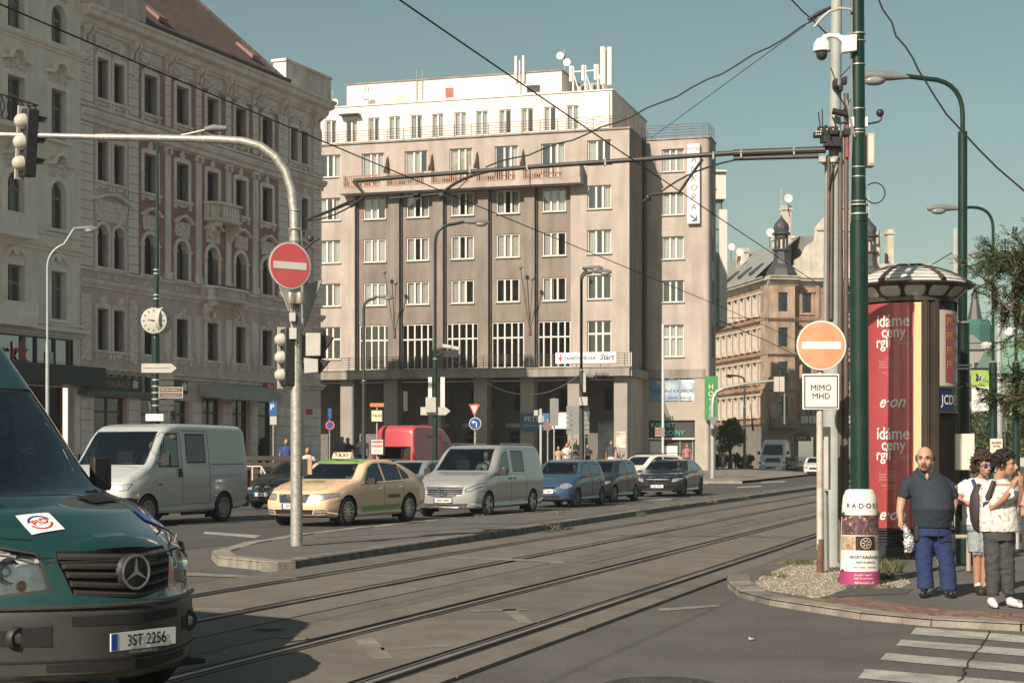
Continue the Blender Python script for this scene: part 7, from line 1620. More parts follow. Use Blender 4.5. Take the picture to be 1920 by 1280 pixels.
b = MB(); b.tube(bez(T(5.0,-.03),T(5.5,-.1),T(5.75,-.33),8),.024,8); b.tube([T(5.75,-.33),T(6.6,-.36)],.02,8); b.tube([T(7.2,-.06),T(7.0,-.3),T(7.25,-.45)],.03,8); b.ball(T(6.15,-.32),(.07,.07,.05),10); b.ball(T(5.75,-.36),(.06,.05,.05),8); b.tube([T(1.75,-.03),T(2.1,-.5),T(2.5,-.5),T(2.62,-.6)],.022,8); b.ball(T(2.55,-.55),.05,8); b.tube([T(7.2,-.35),T(7.6,-.5),T(8.0,-.62)],.022,6); b.build('registration_arm',blkm,ca)
b = MB(); b.tube(bez(T(5.35,.0),T(5.25,-.2),T(5.8,-.42),8),.008,5); b.tube(bez(T(1.1,-.05),T(1.9,-.12),T(2.4,-.5),8),.014,5); b.tube([T(4.35,-.02),T(4.35,-.3)],.008,4); b.build('jumper_cable',cable,ca)
def wire(name,label,pts,r,m_=cable): return tag(MB().tube(pts,r,5).build(name,m_),label,'wire')
Z5 = 5.58
for k,lab in ((1,'overhead tram wire of the far track running from top left down to the right'),(2,'overhead tram wire of the near track crossing the sky above the hotel')): wire('tram_wire',lab,[SF.w(wn[k],d,Z5-.05*math.sin(d*.1)) for d in range(2,150,6)],.0085)
pt = P3(1532,34,Yp); wire('stay_wire','slack stay wire from the grey pole top to the middle of the cantilever arm',[Vector(p)+Vector((0,0,.02*math.sin(i*1.9))) for i,p in enumerate(sag(pt,c0+T(5.05,.05),.22,22))],.012)
wire('stay_wire','thin straight wire from the grey pole top down behind the cantilever',sag(P3(1510,48,Yp),P3(1225,256,34),.0,4),.006)
wire('stay_wire','dark wire ending in an insulator at the upper left of the grey pole',[P3(1478,-6,Yp),P3(1505,22,Yp),P3(1530,44,Yp),P3(1552,66,Yp)],.012); o = MB().tube([P3(1515,37,Yp),P3(1535,26,Yp),P3(1558,14,Yp)],[.022,.035,.02],8).build('insulator',blkm); tag(o,'dark rod insulator fixed at the top left of the grey tram pole','insulator')
wire('feeder_cable','wavy thick cable coming down from the top right to the right edge',[P3(*p,22) for p in ((1643,-12),(1655,18),(1672,42),(1680,68),(1698,88),(1712,110),(1722,132),(1735,152),(1752,180),(1775,215),(1800,242),(1835,280),(1870,315),(1925,362))],.013)
wire('stay_wire','stay wire from the cantilever end down to the galvanised mast',sag(c0+T(7.25,-.45),P3(575,414,Ym),.05,6),.012)
wire('string_wire','sagging string wire between the two lamp posts in front of the hotel',sag(P3(848,672,55),P3(1085,703,68),1.0,16),.022,mat('cable_grey',(.2,.2,.19),.6))
wire('far_wire','faint overhead wire low in front of the far ochre building',[P3(1345,600,60),P3(1440,640,90),P3(1560,700,140)],.02)
wire('span_wire','span wire in front of the onion turret running to the tram pole',[P3(1366,596,60),P3(1535,597,60)],.012)
wire('span_wire','thin span wires at the right between the pale tram pole and the tree',[P3(1795,468,33),P3(1690,530,70)],.012); wire('span_wire','horizontal wire with a hanging lantern right of the green lamp posts',[P3(1800,644,45),P3(1925,640,45)],.012)
# ---- green pole with its printed base
Yg = gnd(1612,1094,PZ).y; gp0 = Vector((X_(1612,Yg),Yg,PZ)); gpole = empty('green_pole','thick dark green pole with a poster-printed base and cable bands at the kerb','lamp pole',gp0); q_ = lambda px,py,dy=0: P3(px,py,Yg+dy)-gpole.location
MB().tube([(0,0,0),q_(1612,900),q_(1610,412)],[.12,.112,.108],24).build('post',pgreen,gpole); MB().tube([q_(1610,416),q_(1610,405),q_(1610,402),q_(1607,-60)],[.115,.112,.088,.082],24).build('upper_post',pgreen,gpole)
b = MB()
for y in (64,78,122,205,244,250,314,332,378): c = q_(1609,y); b.tube([c-Vector((0,0,.006)),c+Vector((0,0,.006))],.091,20)
for y in (385,402): c = q_(1610,y); b.tube([c-Vector((0,0,.008)),c+Vector((0,0,.008))],.117,20)
b.build('steel_band',galv,gpole); b = MB(); b.tube([q_(1596,0)+Vector((0,-.04,0)),q_(1595,140)+Vector((0,-.05,0)),q_(1597,220)+Vector((0,-.05,0)),q_(1594,300)+Vector((0,-.05,0)),q_(1593,420)+Vector((0,-.04,0))],.014,6); b.tube([q_(1586,190)+Vector((0,-.05,0)),q_(1592,230)+Vector((0,-.1,0)),q_(1600,260)+Vector((0,-.1,0))],.012,6); b.build('cable',mat('cable_grey',(.2,.2,.19),.6),gpole)
slv = [(.238,0),(.236,.1),(.226,.6),(.212,.95),(.20,1.06),(.165,1.135),(.125,1.15)]
scol = mat('sleeve_white',(.70,.68,.63),.45,var=.05,dirt=.3,dirtcol=(.35,.33,.3)); sl_ = MB().lathe(slv,36,cap=False).build('poster_sleeve',scol,gpole)
def sr(z):
    for (r0,z0),(r1,z1) in zip(slv,slv[1:]):
        if z0 <= z <= z1: return r0+(r1-r0)*(z-z0)/(z1-z0)
    return .1
def band(par,a0,a1,z0,z1,off,nm,m_,rf=sr,n=16):
    b = MB(); vs = []
    for i in range(n+1):
        a = a0+(a1-a0)*i/n
        for z in (z0,z1): r = rf(z)+off; vs.append((r*math.sin(a),-r*math.cos(a),z))
    b.add(vs,[(2*i,2*i+2,2*i+3,2*i+1) for i in range(n)]); return b.build(nm,m_,par)
def wraptext(par,s,size,z,a,m_,rf=sr,off=.006,bold=0,space=1,shear=0,sx=1):
    o = text(s,size,m_,par,(0,0,0),(0,0,0),name='lettering',depth=0,bold=bold,space=space,shear=shear); me = o.data.copy(); o.data = me
    for v in me.vertices: zz = z+v.co.y; r = rf(zz)+off; t = a+v.co.x*sx/rf(z); v.co = (r*math.sin(t),-r*math.cos(t),zz)
    return o
pnk = mat('sleeve_magenta',(.36,.05,.15),.5,var=.1); pho = mat('photo_bar',(.10,.06,.06),.4,var=.5,scale=22,dirt=1,dirtcol=(.30,.17,.10)); drkb = mat('photo_dark',(.035,.02,.018),.4,var=.3,scale=20)
band(sl_,-3.14,3.14,.0,.165,.002,'pink_band',pnk,n=36); band(sl_,-1.45,1.45,.60,.84,.002,'photo_print',pho,n=24); band(sl_,-1.45,1.45,.42,.59,.002,'food_print',mat('photo_food',(.4,.3,.2),.4,var=.5,scale=26,dirt=1,dirtcol=(.2,.08,.04)),n=24); band(sl_,-.42,.66,.42,.59,.004,'logo_print',drkb,n=12)
rnd = random.Random(8)
for k in range(22): a = rnd.uniform(-1.3,1.3); z = rnd.uniform(.7,.82); band(sl_,a,a+.08,z,z+.016+rnd.random()*.02,.004,'lamp_print',mat('print_purple',(.16,.07,.26),.5) if k % 2 else mat('print_orange',(.65,.33,.15),.5),n=2)
for k in range(14): a = rnd.uniform(-1.3,1.3); z = rnd.uniform(.61,.68); band(sl_,a,a+.05,z,z+.03,.004,'table_print',drkb,n=2)
b = MB(); n = 20; r_ = .075; f = lambda t,q: ((sr(.5)+.008)*math.sin(.12+q*math.cos(t)/.23),-(sr(.5)+.008)*math.cos(.12+q*math.cos(t)/.23),.505+q*math.sin(t)); vs = sum([[f(6.283*i/n,.06),f(6.283*i/n,.068)] for i in range(n+1)],[]); b.add(vs,[(2*i,2*i+1,2*i+3,2*i+2) for i in range(n)])
for k in range(7): t = k*.9; b.add([f(t,.01),f(t+.25,.045),f(t+.6,.05),f(t+.5,.02)],[(0,1,2,3)])
b.build('round_logo',mat('print_cream',(.6,.52,.4),.5),sl_)
wraptext(sl_,'R·A·D·O·S·T',.082,.95,.05,blk,bold=.004,space=1.05); wraptext(sl_,'VEGETARIÁNSKÁ',.052,.335,.12,mat('print_brown',(.08,.05,.04),.5),bold=.003,sx=1.05); wraptext(sl_,'RESTAURACE',.038,.275,.12,mat('print_brown',(.08,.05,.04),.5),bold=.002,sx=1.05); wraptext(sl_,'BRUNCH MENU · VEČERNÍ MENU',.02,.215,.12,mat('print_brown',(.08,.05,.04),.5),bold=.001)
wraptext(sl_,'Jíst úplně špatně,',.032,.125,.0,signw,bold=.001); wraptext(sl_,'stačí to na adresu',.032,.085,.0,signw,bold=.001); wraptext(sl_,'Bělehradská 120',.036,.03,.05,signw,bold=.001)
b = MB()
for a in (-1.25,1.15): r_ = sr(.84)+.004; b.ball((r_*math.sin(a),-r_*math.cos(a),.84),(.03,.02,.035),8)
for a in (-1.2,1.1): r_ = sr(.2)+.002; b.ball((r_*math.sin(a),-r_*math.cos(a),.17),(.025,.015,.018),8)
b.build('slot_hole',blkm,sl_)
# devices on the green pole
o = empty('dome_camera','white dome surveillance camera on a curved bracket high on the green pole','camera',P3(1590,85,Yg-.1)); w3 = lambda px,py: P3(px,py,Yg-.1)-o.location
b = MB(); b.tube([w3(1541,76),w3(1545,70),w3(1556,67),w3(1570,68),w3(1582,76)],[.025,.028,.03,.034,.045],12); b.build('bracket',white,o); b = MB(); A,B = w3(1578,100),w3(1596,66); b.prism([(A.x,A.z),(B.x+.06,A.z+.02),(B.x+.06,B.z),(A.x,B.z-.02)],-.05,.05,'y'); b.build('wall_box',white,o,bevel=.008)
c = w3(1541,92); MB().lathe([(0,.13),(.06,.12),(.095,.07),(.105,.0),(.108,-.03),(.09,-.035)],24,(c.x,0,c.z)).build('housing',white,o); c = w3(1541,100); MB().ball((c.x,0,c.z-.005),(.072,.072,.085),18).build('dome',mat('dome_smoked',(.03,.03,.032),.08,coat=1),o)
b = MB(); b.tube([P3(1596,18,Yg-.1)-o.location,w3(1575,16),w3(1555,22),w3(1540,35),w3(1526,52)],[.016,.018,.018,.018,.016],8); b.build('hook_tube',mat('tube_beige',(.42,.38,.31),.5),o)
o = empty('ball_microphone','round black device on a short arm right of the green pole','device',P3(1640,220,Yg)); w3 = lambda px,py: P3(px,py,Yg)-o.location
MB().ball(w3(1650,212),.048,14).build('ball',blkm,o); MB().tube([w3(1624,233),w3(1646,229),w3(1652,225),w3(1653,214)],.013,8).build('arm',blkm,o); MB().box(w3(1619,236).x,w3(1626,236).x,-.03,.03,w3(1619,238).z,w3(1619,220).z).build('clamp',white,o,smooth=False)
o = empty('flood_lamp','small black angled lamp left of the green pole opposite the round device','lamp',P3(1590,225,Yg)); w3 = lambda px,py: P3(px,py,Yg)-o.location
MB().tube([w3(1568,231),w3(1596,230)],.013,8).build('arm',blkm,o); MB().box(w3(1592,236).x,w3(1599,236).x,-.08,.0,w3(1592,240).z,w3(1592,222).z).build('clamp',white,o,smooth=False)
o = empty('equipment_box','flat beige box strapped to the right side of the green pole','box',P3(1630,284,Yg+.05)); w3 = lambda px,py: P3(px,py,Yg+.05)-o.location; A,B = w3(1624,314),w3(1637,253); MB().box(A.x,B.x,-.12,.06,A.z,B.z).build('box',mat('box_beige',(.42,.39,.33),.6),o,bevel=.008); MB().box(A.x+.01,B.x-.02,-.13,-.12,A.z+.03,B.z-.03).build('lid',mat('box_beige_light',(.55,.52,.46),.6),o,smooth=False)
o = empty('cable_ring','loop of black cable sticking out right of the green pole','cable loop',P3(1640,362,Yg)); b = MB(); n = 20; c = Vector((0,0,0)); b.tube([Vector((.125*math.cos(t),0,.125*math.sin(t))) for t in [2.3-6.0*i/n for i in range(n+1)]],.008,5); b.build('loop',cable,o)
# ---- faded no-entry sign with MIMO MHD plate
Ys = gnd(1538,1073,PZ).y; so_ = Vector((X_(1537.5,Ys),Ys,PZ)); sp_ = empty('sign_post','rusty white post carrying a faded orange no-entry disc and the MIMO MHD plate','road sign',so_); w3 = lambda px,py: P3(px,py,Ys)-sp_.location
MB().tube([(0,0,-.05),w3(1537,780),w3(1538,605)],.044,14).build('post',mat('post_rusty_white',(.50,.46,.40),.6,.1,var=.15,scale=5,dirt=.9,dirtcol=(.2,.11,.07)),sp_)
MB().tube([(0,0,-.02),w3(1538,1010)+Vector((0,0,0))],.047,14).build('rusty_foot',mat('rust_brown',(.13,.075,.05),.8,var=.3,scale=9),sp_)
c = w3(1538,648); disc('x','',(c.x,-.06,c.z),.332,0,signo,alug,True,parent=sp_)
A,B = w3(1503,768),w3(1572,701); MB().box(A.x,B.x,-.07,-.05,A.z,B.z).build('plate',signw,sp_,bevel=.02); k = .022
def frame4(par,x0,x1,z0,z1,t,y,m_,nm='border'):
    b = MB(); b.box(x0,x1,y-.003,y,z0,z0+t); b.box(x0,x1,y-.003,y,z1-t,z1); b.box(x0,x0+t,y-.003,y,z0+t,z1-t); b.box(x1-t,x1,y-.003,y,z0+t,z1-t); return b.build(nm,m_,par,smooth=False)
frame4(sp_,A.x+k,B.x-k,A.z+k,B.z-k,.014,-.0705,blk); text('MIMO',.112,blk,sp_,((A.x+B.x)/2,-.073,(A.z+B.z)/2+.05),bold=0,sx=.95); text('MHD',.112,blk,sp_,((A.x+B.x)/2,-.073,(A.z+B.z)/2-.06),sx=.95)
o = empty('control_box','tall narrow pale cabinet fixed between the sign post and the grey pole','cabinet',P3(1549,860,Ys+.5)); A,B = P3(1543,917,Ys+.5)-o.location,P3(1555,800,Ys+.5)-o.location; MB().box(A.x,B.x,-.1,.14,A.z,B.z).build('box',mat('box_pale',(.48,.46,.40),.6,var=.1,scale=3),o,bevel=.008); MB().tube([(.0,.05,A.z-.02),(.02,.05,-1.9)],.04,8).build('pipe',alug,o)
# ---- advertising column
Yk = 26.4; kc = Vector((X_(1704,Yk),Yk,PZ)); ko = empty('advertising_column','round brown advertising column with a domed ribbed roof and red posters','advertising column',kc)
kb = mat('kiosk_bronze',(.085,.07,.058),.4,.4,var=.15,scale=2); kd = mat('kiosk_dark',(.03,.03,.032),.6,var=.2); kw = mat('kiosk_roof_glass',(.62,.61,.57),.35,.1,var=.15,scale=3)
kz = lambda py,r=0: CAMH+(HZ-py)*(Yk-r)/FPX-.1
MB().lathe([(.80,0),(.80,.12),(.74,.16)],40).build('plinth',kd,ko)
MB().lathe([(.70,.12),(.70,4.02)],40).build('core',kd,ko)
b = MB()
for k in range(5): b.lathe([(.705,.15+k*.045),(.735,.163+k*.045),(.735,.175+k*.045),(.705,.19+k*.045)],40,cap=False)
b.build('base_louvre',kd,ko); MB().lathe([(.71,.37),(.75,.375),(.76,.4),(.73,.42)],40,cap=False).build('lower_ring',kb,ko)
rK = lambda z: .725
# mullions at angles (0 faces the camera, positive to the right)
for a in (.10,.36,-2.0,2.3,1.45): 
    b = MB(); s_,c_ = math.sin(a),-math.cos(a)
    for i,(w_,dp) in enumerate(((.075,.03),(.035,.055))):
        t = Vector((math.cos(a),math.sin(a),0)); n_ = Vector((s_,c_,0)); p = n_*.70; vs = [p-t*w_,p+t*w_,p+t*w_+n_*dp,p-t*w_+n_*dp]; b.add([v+Vector((0,0,.62)) for v in vs]+[v+Vector((0,0,4.0)) for v in vs],[(0,1,5,4),(1,2,6,5),(2,3,7,6),(3,0,4,7)])
    b.build('mullion',kb,ko,smooth=False)
pr = mat('poster_red',(.33,.055,.06),.35,var=.08,scale=.8,coat=.3); prl = mat('poster_red_light',(.5,.12,.12),.35,var=.06,coat=.3); yel = mat('poster_yellow',(.58,.50,.27),.45,var=.05)
band(ko,-1.75,.0,.42,3.93,.018,'red_poster',pr,rK,30); band(ko,-.55,-.22,.42,3.93,.022,'poster_light_band',prl,rK,6); band(ko,-.14,.02,.42,3.93,.022,'poster_yellow_band',yel,rK,4)
b = MB(); vs = []; n = 16
for i in range(n+1): z = .7+3.2*i/n; a = -.13-.09*math.sin(i/n*3.0); vs += [((.752)*math.sin(a),-.752*math.cos(a),z),((.752)*math.sin(a+.03),-.752*math.cos(a+.03),z)]
b.add(vs,[(2*i,2*i+1,2*i+3,2*i+2) for i in range(n)]); b.build('poster_stroke',signr,ko)
def ktext(s,size,py,a,m_,**kw): return wraptext(ko,s,size,kz(py,.7),a,m_,rf=rK,off=.028,**kw)
for dy in (0,212): ktext('ídáme',.27,598+dy,-.58,signw,bold=.012,sx=.82); ktext('ceny',.25,622+dy-3,-.56,signw,bold=.012,sx=.82); ktext('rgií',.25,638+dy,-.78,signw,bold=.012,sx=.82); ktext('my',.14,641+dy,-.32,mat('text_pink',(.6,.3,.3),.5),bold=.004)
for i,(s,py) in enumerate((('S naším',668),('Cenový strop fixován',674),('platíte méně, než je',679),('garantováno na trhu.',684),('Podrobnosti na',695),('eon.cz',700))): ktext(s,.045,py,-.62,mat('text_pink',(.6,.3,.3),.5)); ktext(s,.045,py+212,-.62,mat('text_pink',(.6,.3,.3),.5))
for py in (750,962): ktext('e·on',.26,py,-.60,signw,bold=.012,shear=.35,sx=.9)
band(ko,.44,1.35,kz(722,.6),kz(578,.6),.02,'poster_case',mat('poster_beige',(.5,.47,.4),.5,var=.05),rK,12); band(ko,.60,1.25,kz(713,.6),kz(585,.6),.026,'red_poster_panel',pr,rK,10)
for i in range(4): wraptext(ko,'PRAHA',.17,kz(601+i*27,.5),.98,mat('text_gold',(.5,.36,.12),.5),rf=rK,off=.032,bold=.002,sx=.95)
band(ko,.42,1.35,kz(768,.6),kz(725,.6),.022,'name_panel',mat('panel_navy',(.015,.03,.10),.4),rK,10); wraptext(ko,'JCDECAUX',.21,kz(747,.6),1.06,signw,rf=rK,off=.03,bold=.008,sx=.8)
for z in (kz(723,.6),kz(769,.6)): band(ko,.40,1.4,z-.02,z+.02,.035,'panel_ledge',kb,rK,10)
b = MB()
for k in range(60): z = .7+k*.035; vs = []; [vs.extend([(.73*math.sin(a),-.73*math.cos(a),z),(.745*math.sin(a),-.745*math.cos(a),z+.018)]) for a in [.46+.9*i/8 for i in range(9)]]; b.add(vs,[(2*i,2*i+2,2*i+3,2*i+1) for i in range(8)])
b.build('ribbed_door',kb,ko)
# crown: flared ring with windows and ribbed dome
zr = 3.96; MB().lathe([(.72,zr),(.76,zr),(.76,zr+.08),(.72,zr+.1)],48,cap=False).build('neck_ring',kb,ko)
MB().lathe([(.74,zr+.06),(.79,zr+.10),(.87,zr+.17),(.93,zr+.24)],48,cap=False).build('cove_glass',kw,ko)
b = MB()
for k in range(14):
    a = k*2*math.pi/14+.1; t = Vector((math.cos(a),math.sin(a),0)); n_ = Vector((math.sin(a),-math.cos(a),0)); P = [n_*r+Vector((0,0,z)) for r,z in ((.75,zr+.05),(.80,zr+.10),(.88,zr+.17),(.97,zr+.26))]; ws = (.07,.035,.03,.09)
    b.add(sum([[p-t*w_,p+t*w_] for p,w_ in zip(P,ws)],[]),[(0,1,3,2),(2,3,5,4),(4,5,7,6)])
b.build('cove_rib',kb,ko,smooth=False)
MB().lathe([(.92,zr+.22),(1.01,zr+.255),(1.02,zr+.28),(.93,zr+.30)],56,cap=False).build('eaves_ring',kb,ko)
MB().lathe([(.94,zr+.29),(.82,zr+.39),(.6,zr+.50),(.33,zr+.58),(.0,zr+.61)],56,cap=False).build('dome_roof',kw,ko)
b = MB()
for r,z in ((.88,.345),(.78,.41),(.66,.475),(.52,.53),(.36,.58)): b.lathe([(r+.008,zr+z-.004),(r-.008,zr+z+.006)],56,cap=False)
for k in range(6):
    a = k*2*math.pi/6+.35; pts = [Vector((math.sin(a)*r,-math.cos(a)*r,zr+z+.015)) for r,z in ((.95,.29),(.82,.40),(.6,.51),(.33,.59),(.05,.615))]; b.tube(pts,[.05,.03,.022,.02,.02],6)
b.build('dome_rib',kb,ko)
b = MB(); [b.box(x-.06,x+.06,y-.06,y+.06,zr+.52,zr+.66) for x,y in ((.02,.1),(.34,.2))]; b.build('roof_cap',lgrey,ko,smooth=False)
# ---- street lamps
def lamp(name,label,px,Y,pyh,headx,headpy,r=(.07,.045),step=None,m_=pgreen,base=None,z0=.1,double=False,straight=False):
    x = X_(px,Y); o = empty(name,label,'street lamp',(x,Y,z0)); h_ = CAMH+(HZ-pyh)/FPX*Y-z0; hx = X_(headx,Y)-x; hz = CAMH+(HZ-headpy)/FPX*Y-z0; sg = 1 if hx > 0 else -1
    zs = step if step else h_*.62
    MB().tube([(0,0,0),(0,0,zs)],[r[0]*1.15,r[0]],16).build('post',m_,o); MB().tube([(0,0,zs),(0,0,zs+.05)],[r[0]*1.2,r[1]],16).build('collar',galv,o)
    def head(hx,hz,nm=''):
        sg = 1 if hx > 0 else -1; br = min(.7,abs(hx)*.45)
        MB().tube([(0,0,zs),(0,0,h_-br)]+bez((0,0,h_-br),(0,0,h_),(sg*br,0,h_+(hz-h_)*.3),7)[1:]+[(hx-sg*.4,0,hz)],r[1],10).build('arm',m_,o)
        MB().tube([(hx-sg*.45,0,hz-.01),(hx-sg*.1,0,hz+.0),(hx+sg*.25,0,hz+.01),(hx+sg*.42,0,hz-.03)],[.04,.08,.09,.05],10).build('head',dgrey,o)
        MB().ball((hx+sg*.15,0,hz-.08),(.2,.1,.085),12).build('lens',mat('lamp_glass',(.22,.23,.22),.25),o)
    head(hx,hz)
    if double: head(X_(double[0],Y)-x,CAMH+(HZ-double[1])/FPX*Y-z0)
    return o
l1 = lamp('street_lamp','tall green street lamp right of the advertising column with its head reaching left',1805,28.5,150,1655,143,(.115,.042),3.8)
MB().tube([(0,0,3.85),(0,0,7.1)],.08,14).build('mid_post',pgreen,l1)
b = MB(); b.box(-.13,.13,-.12,.12,3.0,3.03); b.box(-.13,.13,-.12,.12,3.06,3.09); b.build('steel_band',signw,l1,smooth=False)
lamp('street_lamp','second green street lamp behind the tree branches with its head reaching left',1862,42.5,388,1770,390,(.10,.04),3.9); lamp('street_lamp','thin green lamp post nearest the right edge among the branches',1905,55,470,1840,476,(.12,.055),4.6)
lamp('street_lamp','curved-arm green lamp post in front of the hotel carrying cameras and white panels',816,55,422,893,416,(.08,.05),4.7)
lamp('street_lamp','small dark lamp post at the left end of the hotel arcade',682,78,562,722,556,(.09,.07),5,mat('pole_dark',(.04,.045,.04),.5))
lamp('street_lamp','two-headed lamp post standing before the right half of the hotel',1090,68,512,1128,509,(.085,.06),5,mat('pole_dark',(.04,.045,.04),.5),double=(1112,502))
lamp('street_lamp','pale thin street lamp in front of the cream building at left',89,60,470,160,428,(.065,.045),5.6,mat('lamp_pole_pale',(.33,.36,.36),.5))
lamp('street_lamp','dark lamp post far off in front of the shaded ochre building',1396,120,706,1372,704,(.09,.07),5,mat('pole_dark',(.04,.045,.04),.5))
for px,Y,pt,lab in ((1792,33,438,'pale grey tram pole close right of the advertising column'),(1873,50,578,'pale grey pole between the two green lamps at the right')):
    x = X_(px,Y); o = empty('tram_pole',lab,'tram pole',(x,Y,.1)); h_ = CAMH+(HZ-pt)/FPX*Y; MB().tube([(0,0,0),(0,0,h_*.45)],[.12,.11],14).build('post',pgrey,o); MB().tube([(0,0,h_*.45),(0,0,h_*.45+.06),(0,0,h_)],[.13,.09,.075],14).build('upper_post',pgrey,o)
# ---- clock post
Yc = 46; ck = empty('clock_post','green lamp and clock post with finger signs in front of the pink building','clock post',(X_(293,Yc),Yc,.1)); w3 = lambda px,py: P3(px,py,Yc)-ck.location
MB().tube([(0,0,0),w3(292,635)],[.13,.11],16).build('post',pgreen,ck); MB().tube([w3(292,635),w3(292,620),w3(294,510),w3(294.5,420),w3(295,265)],[.12,.078,.07,.045,.035],12).build('upper_post',pgreen,ck)
b = MB()
for py in (506,513,553,560,700,712,724,736,748,760): c = w3(293,py); r_ = .085 if py < 600 else .13; b.tube([c-Vector((0,0,.02)),c+Vector((0,0,.02))],r_,14)
b.build('steel_band',galv,ck)
MB().tube([w3(295,266),w3(345,253),w3(395,242)],.03,8).build('lamp_arm',galv,ck); b = MB(); b.tube([w3(383,243),w3(400,240),w3(425,241)],[.06,.1,.07],10); b.build('lamp_head',dgrey,ck)
def clockface(c,yaw,par):
    o = MB().lathe([(0,.1),(.3,.1),(.35,.06),(.36,0),(.36,-.06),(.335,-.07)],32,ax='y').build('clock',lgrey,par,tuple(c),(0,0,yaw)); MB().lathe([(0,-.066),(.335,-.066)],32,ax='y',cap=False).build('dial',mat('dial_cream',(.68,.65,.56),.4,var=.02),o)
    b = MB()
    for k in range(12):
        a = k*math.pi/6; u = Vector((math.sin(a),0,math.cos(a))); v = Vector((math.cos(a),0,-math.sin(a))); b.add([u*.24-v*.012+Vector((0,-.07,0)),u*.24+v*.012+Vector((0,-.07,0)),u*.31+v*.012+Vector((0,-.07,0)),u*.31-v*.012+Vector((0,-.07,0))],[(0,1,2,3)])
    b.build('hour_mark',blk,o,smooth=False); b = MB()
    for a,l,w_ in ((R(276),.17,.022),(R(74),.25,.016)): u = Vector((math.sin(a),0,math.cos(a))); v = Vector((math.cos(a),0,-math.sin(a))); b.add([q+Vector((0,-.075,0)) for q in (u*-.04-v*w_,u*-.04+v*w_,u*l+v*w_*.5,u*l-v*w_*.5)],[(0,1,2,3)])
    b.build('clock_hand',blk,o,smooth=False)
c = w3(291,602); clockface((c.x,-.12,c.z),R(0),ck); c = w3(308,600); clockface((c.x-.04,.05,c.z),R(72),ck)
def arrow(par,x0,x1,z0,z1,y,m_,right=True,nm='finger_board'):
    h_ = z1-z0; P = [(x0,z0),(x1-h_*.6,z0),(x1,(z0+z1)/2),(x1-h_*.6,z1),(x0,z1)] if right else [(x1,z0),(x0+h_*.6,z0),(x0,(z0+z1)/2),(x0+h_*.6,z1),(x1,z1)]; return MB().prism(P,y-.02,y+.02,'y').build(nm,m_,par,smooth=False)
A,B = w3(268,699),w3(334,682); o = arrow(ck,A.x,B.x,A.z,B.z,-.17,lgrey); MB().box(A.x+.06,B.x-.2,-.195,-.19,(A.z+B.z)/2-.008,(A.z+B.z)/2+.008).build('line',dgrey,o,smooth=False)
for (x0,x1,y0,y1,m_,s) in ((300,328,702,712,brown,''),(300,328,714,724,brown,''),(300,345,726,746,brown,'Národní muzeum →'),(300,328,750,758,brown,''),(300,328,762,770,brown,'')):
    A,B = w3(x0,y1),w3(x1,y0); o = MB().box(A.x,B.x,-.16,-.13,A.z,B.z).build('direction_panel',m_ if s else mat('panel_dark',(.05,.045,.04),.5),ck,smooth=False)
    if s: frame4(o,A.x,B.x,A.z,B.z,.012,-.161,signw); h2 = (A.z+B.z)/2; MB().box(A.x,B.x,-.165,-.161,h2-.006,h2+.006).build('line',signw,o,smooth=False); text('Národní muzeum  →',.062,signw,o,((A.x+B.x)/2,-.168,h2+.075)); text('Turistické informace →',.052,signw,o,((A.x+B.x)/2,-.168,h2-.075))
A,B = w3(276,789),w3(309,776); MB().box(A.x,B.x,-.2,.1,A.z,B.z).build('light_box',mat('light_box_white',(.75,.74,.68),.5),ck,smooth=False)
# ---- small sign posts and boards
def post(px,py0,py1,Y,r=.03,m_=galv,par=None): return MB().tube([P3(px,py0,Y)-par.location,P3(px,py1,Y)-par.location],r,8).build('post',m_,par)
def gpost(name,label,px,Y,top,cat='road sign',r=.035,m_=galv):
    zb = .1 if Y < 96 else .5; o = empty(name,label,cat,(X_(px,Y),Y,zb)); MB().tube([(0,0,0),(0,0,CAMH+(HZ-top)/FPX*Y-zb)],r,8).build('post',m_,o); return o
def pl(o,Y,x0,x1,y0,y1,m_,nm='plate',th=.03,dy=-.05):
    A = P3(x0,y1,Y)-o.location; B = P3(x1,y0,Y)-o.location; return MB().box(A.x,B.x,dy-th,dy,A.z,B.z).build(nm,m_,o,smooth=False),A,B
Y = 58; o = gpost('give_way_and_turn_sign','red and white give-way triangle above a blue left-turn disc in front of the arcade',891,Y,757); c = P3(889.5,769,Y)-o.location; P_ = [P3(*p,Y)-o.location for p in ((879,757.5),(900,757.5),(889.5,781))]
MB().prism([(p.x,p.z) for p in P_],-.08,-.05,'y').build('triangle',signr,o,smooth=False); cx_ = sum(p.x for p in P_)/3; cz_ = sum(p.z for p in P_)/3; MB().prism([(cx_+(p.x-cx_)*.6,cz_+(p.z-cz_)*.6) for p in P_],-.085,-.08,'y').build('triangle_face',signw,o,smooth=False)
c = P3(891,794,Y)-o.location; sb = mat('sign_blue',(.02,.09,.26),.4,var=.04); MB().lathe([(0,-.09),(.215,-.09),(.215,-.05)],28,(c.x,0,c.z),'y').build('disc_rim',signw,o); MB().lathe([(0,-.094),(.195,-.094),(.195,-.09)],28,(c.x,0,c.z),'y').build('disc',sb,o)
MB().tube([(c.x+.05,-.1,c.z-.13),(c.x+.05,-.1,c.z),(c.x+.02,-.1,c.z+.05),(c.x-.05,-.1,c.z+.06)],.022,6).build('arrow',signw,o); MB().prism([(c.x-.13,c.z+.055),(c.x-.04,c.z+.12),(c.x-.04,c.z-.01)],-.11,-.095,'y').build('arrow_head',signw,o,smooth=False)
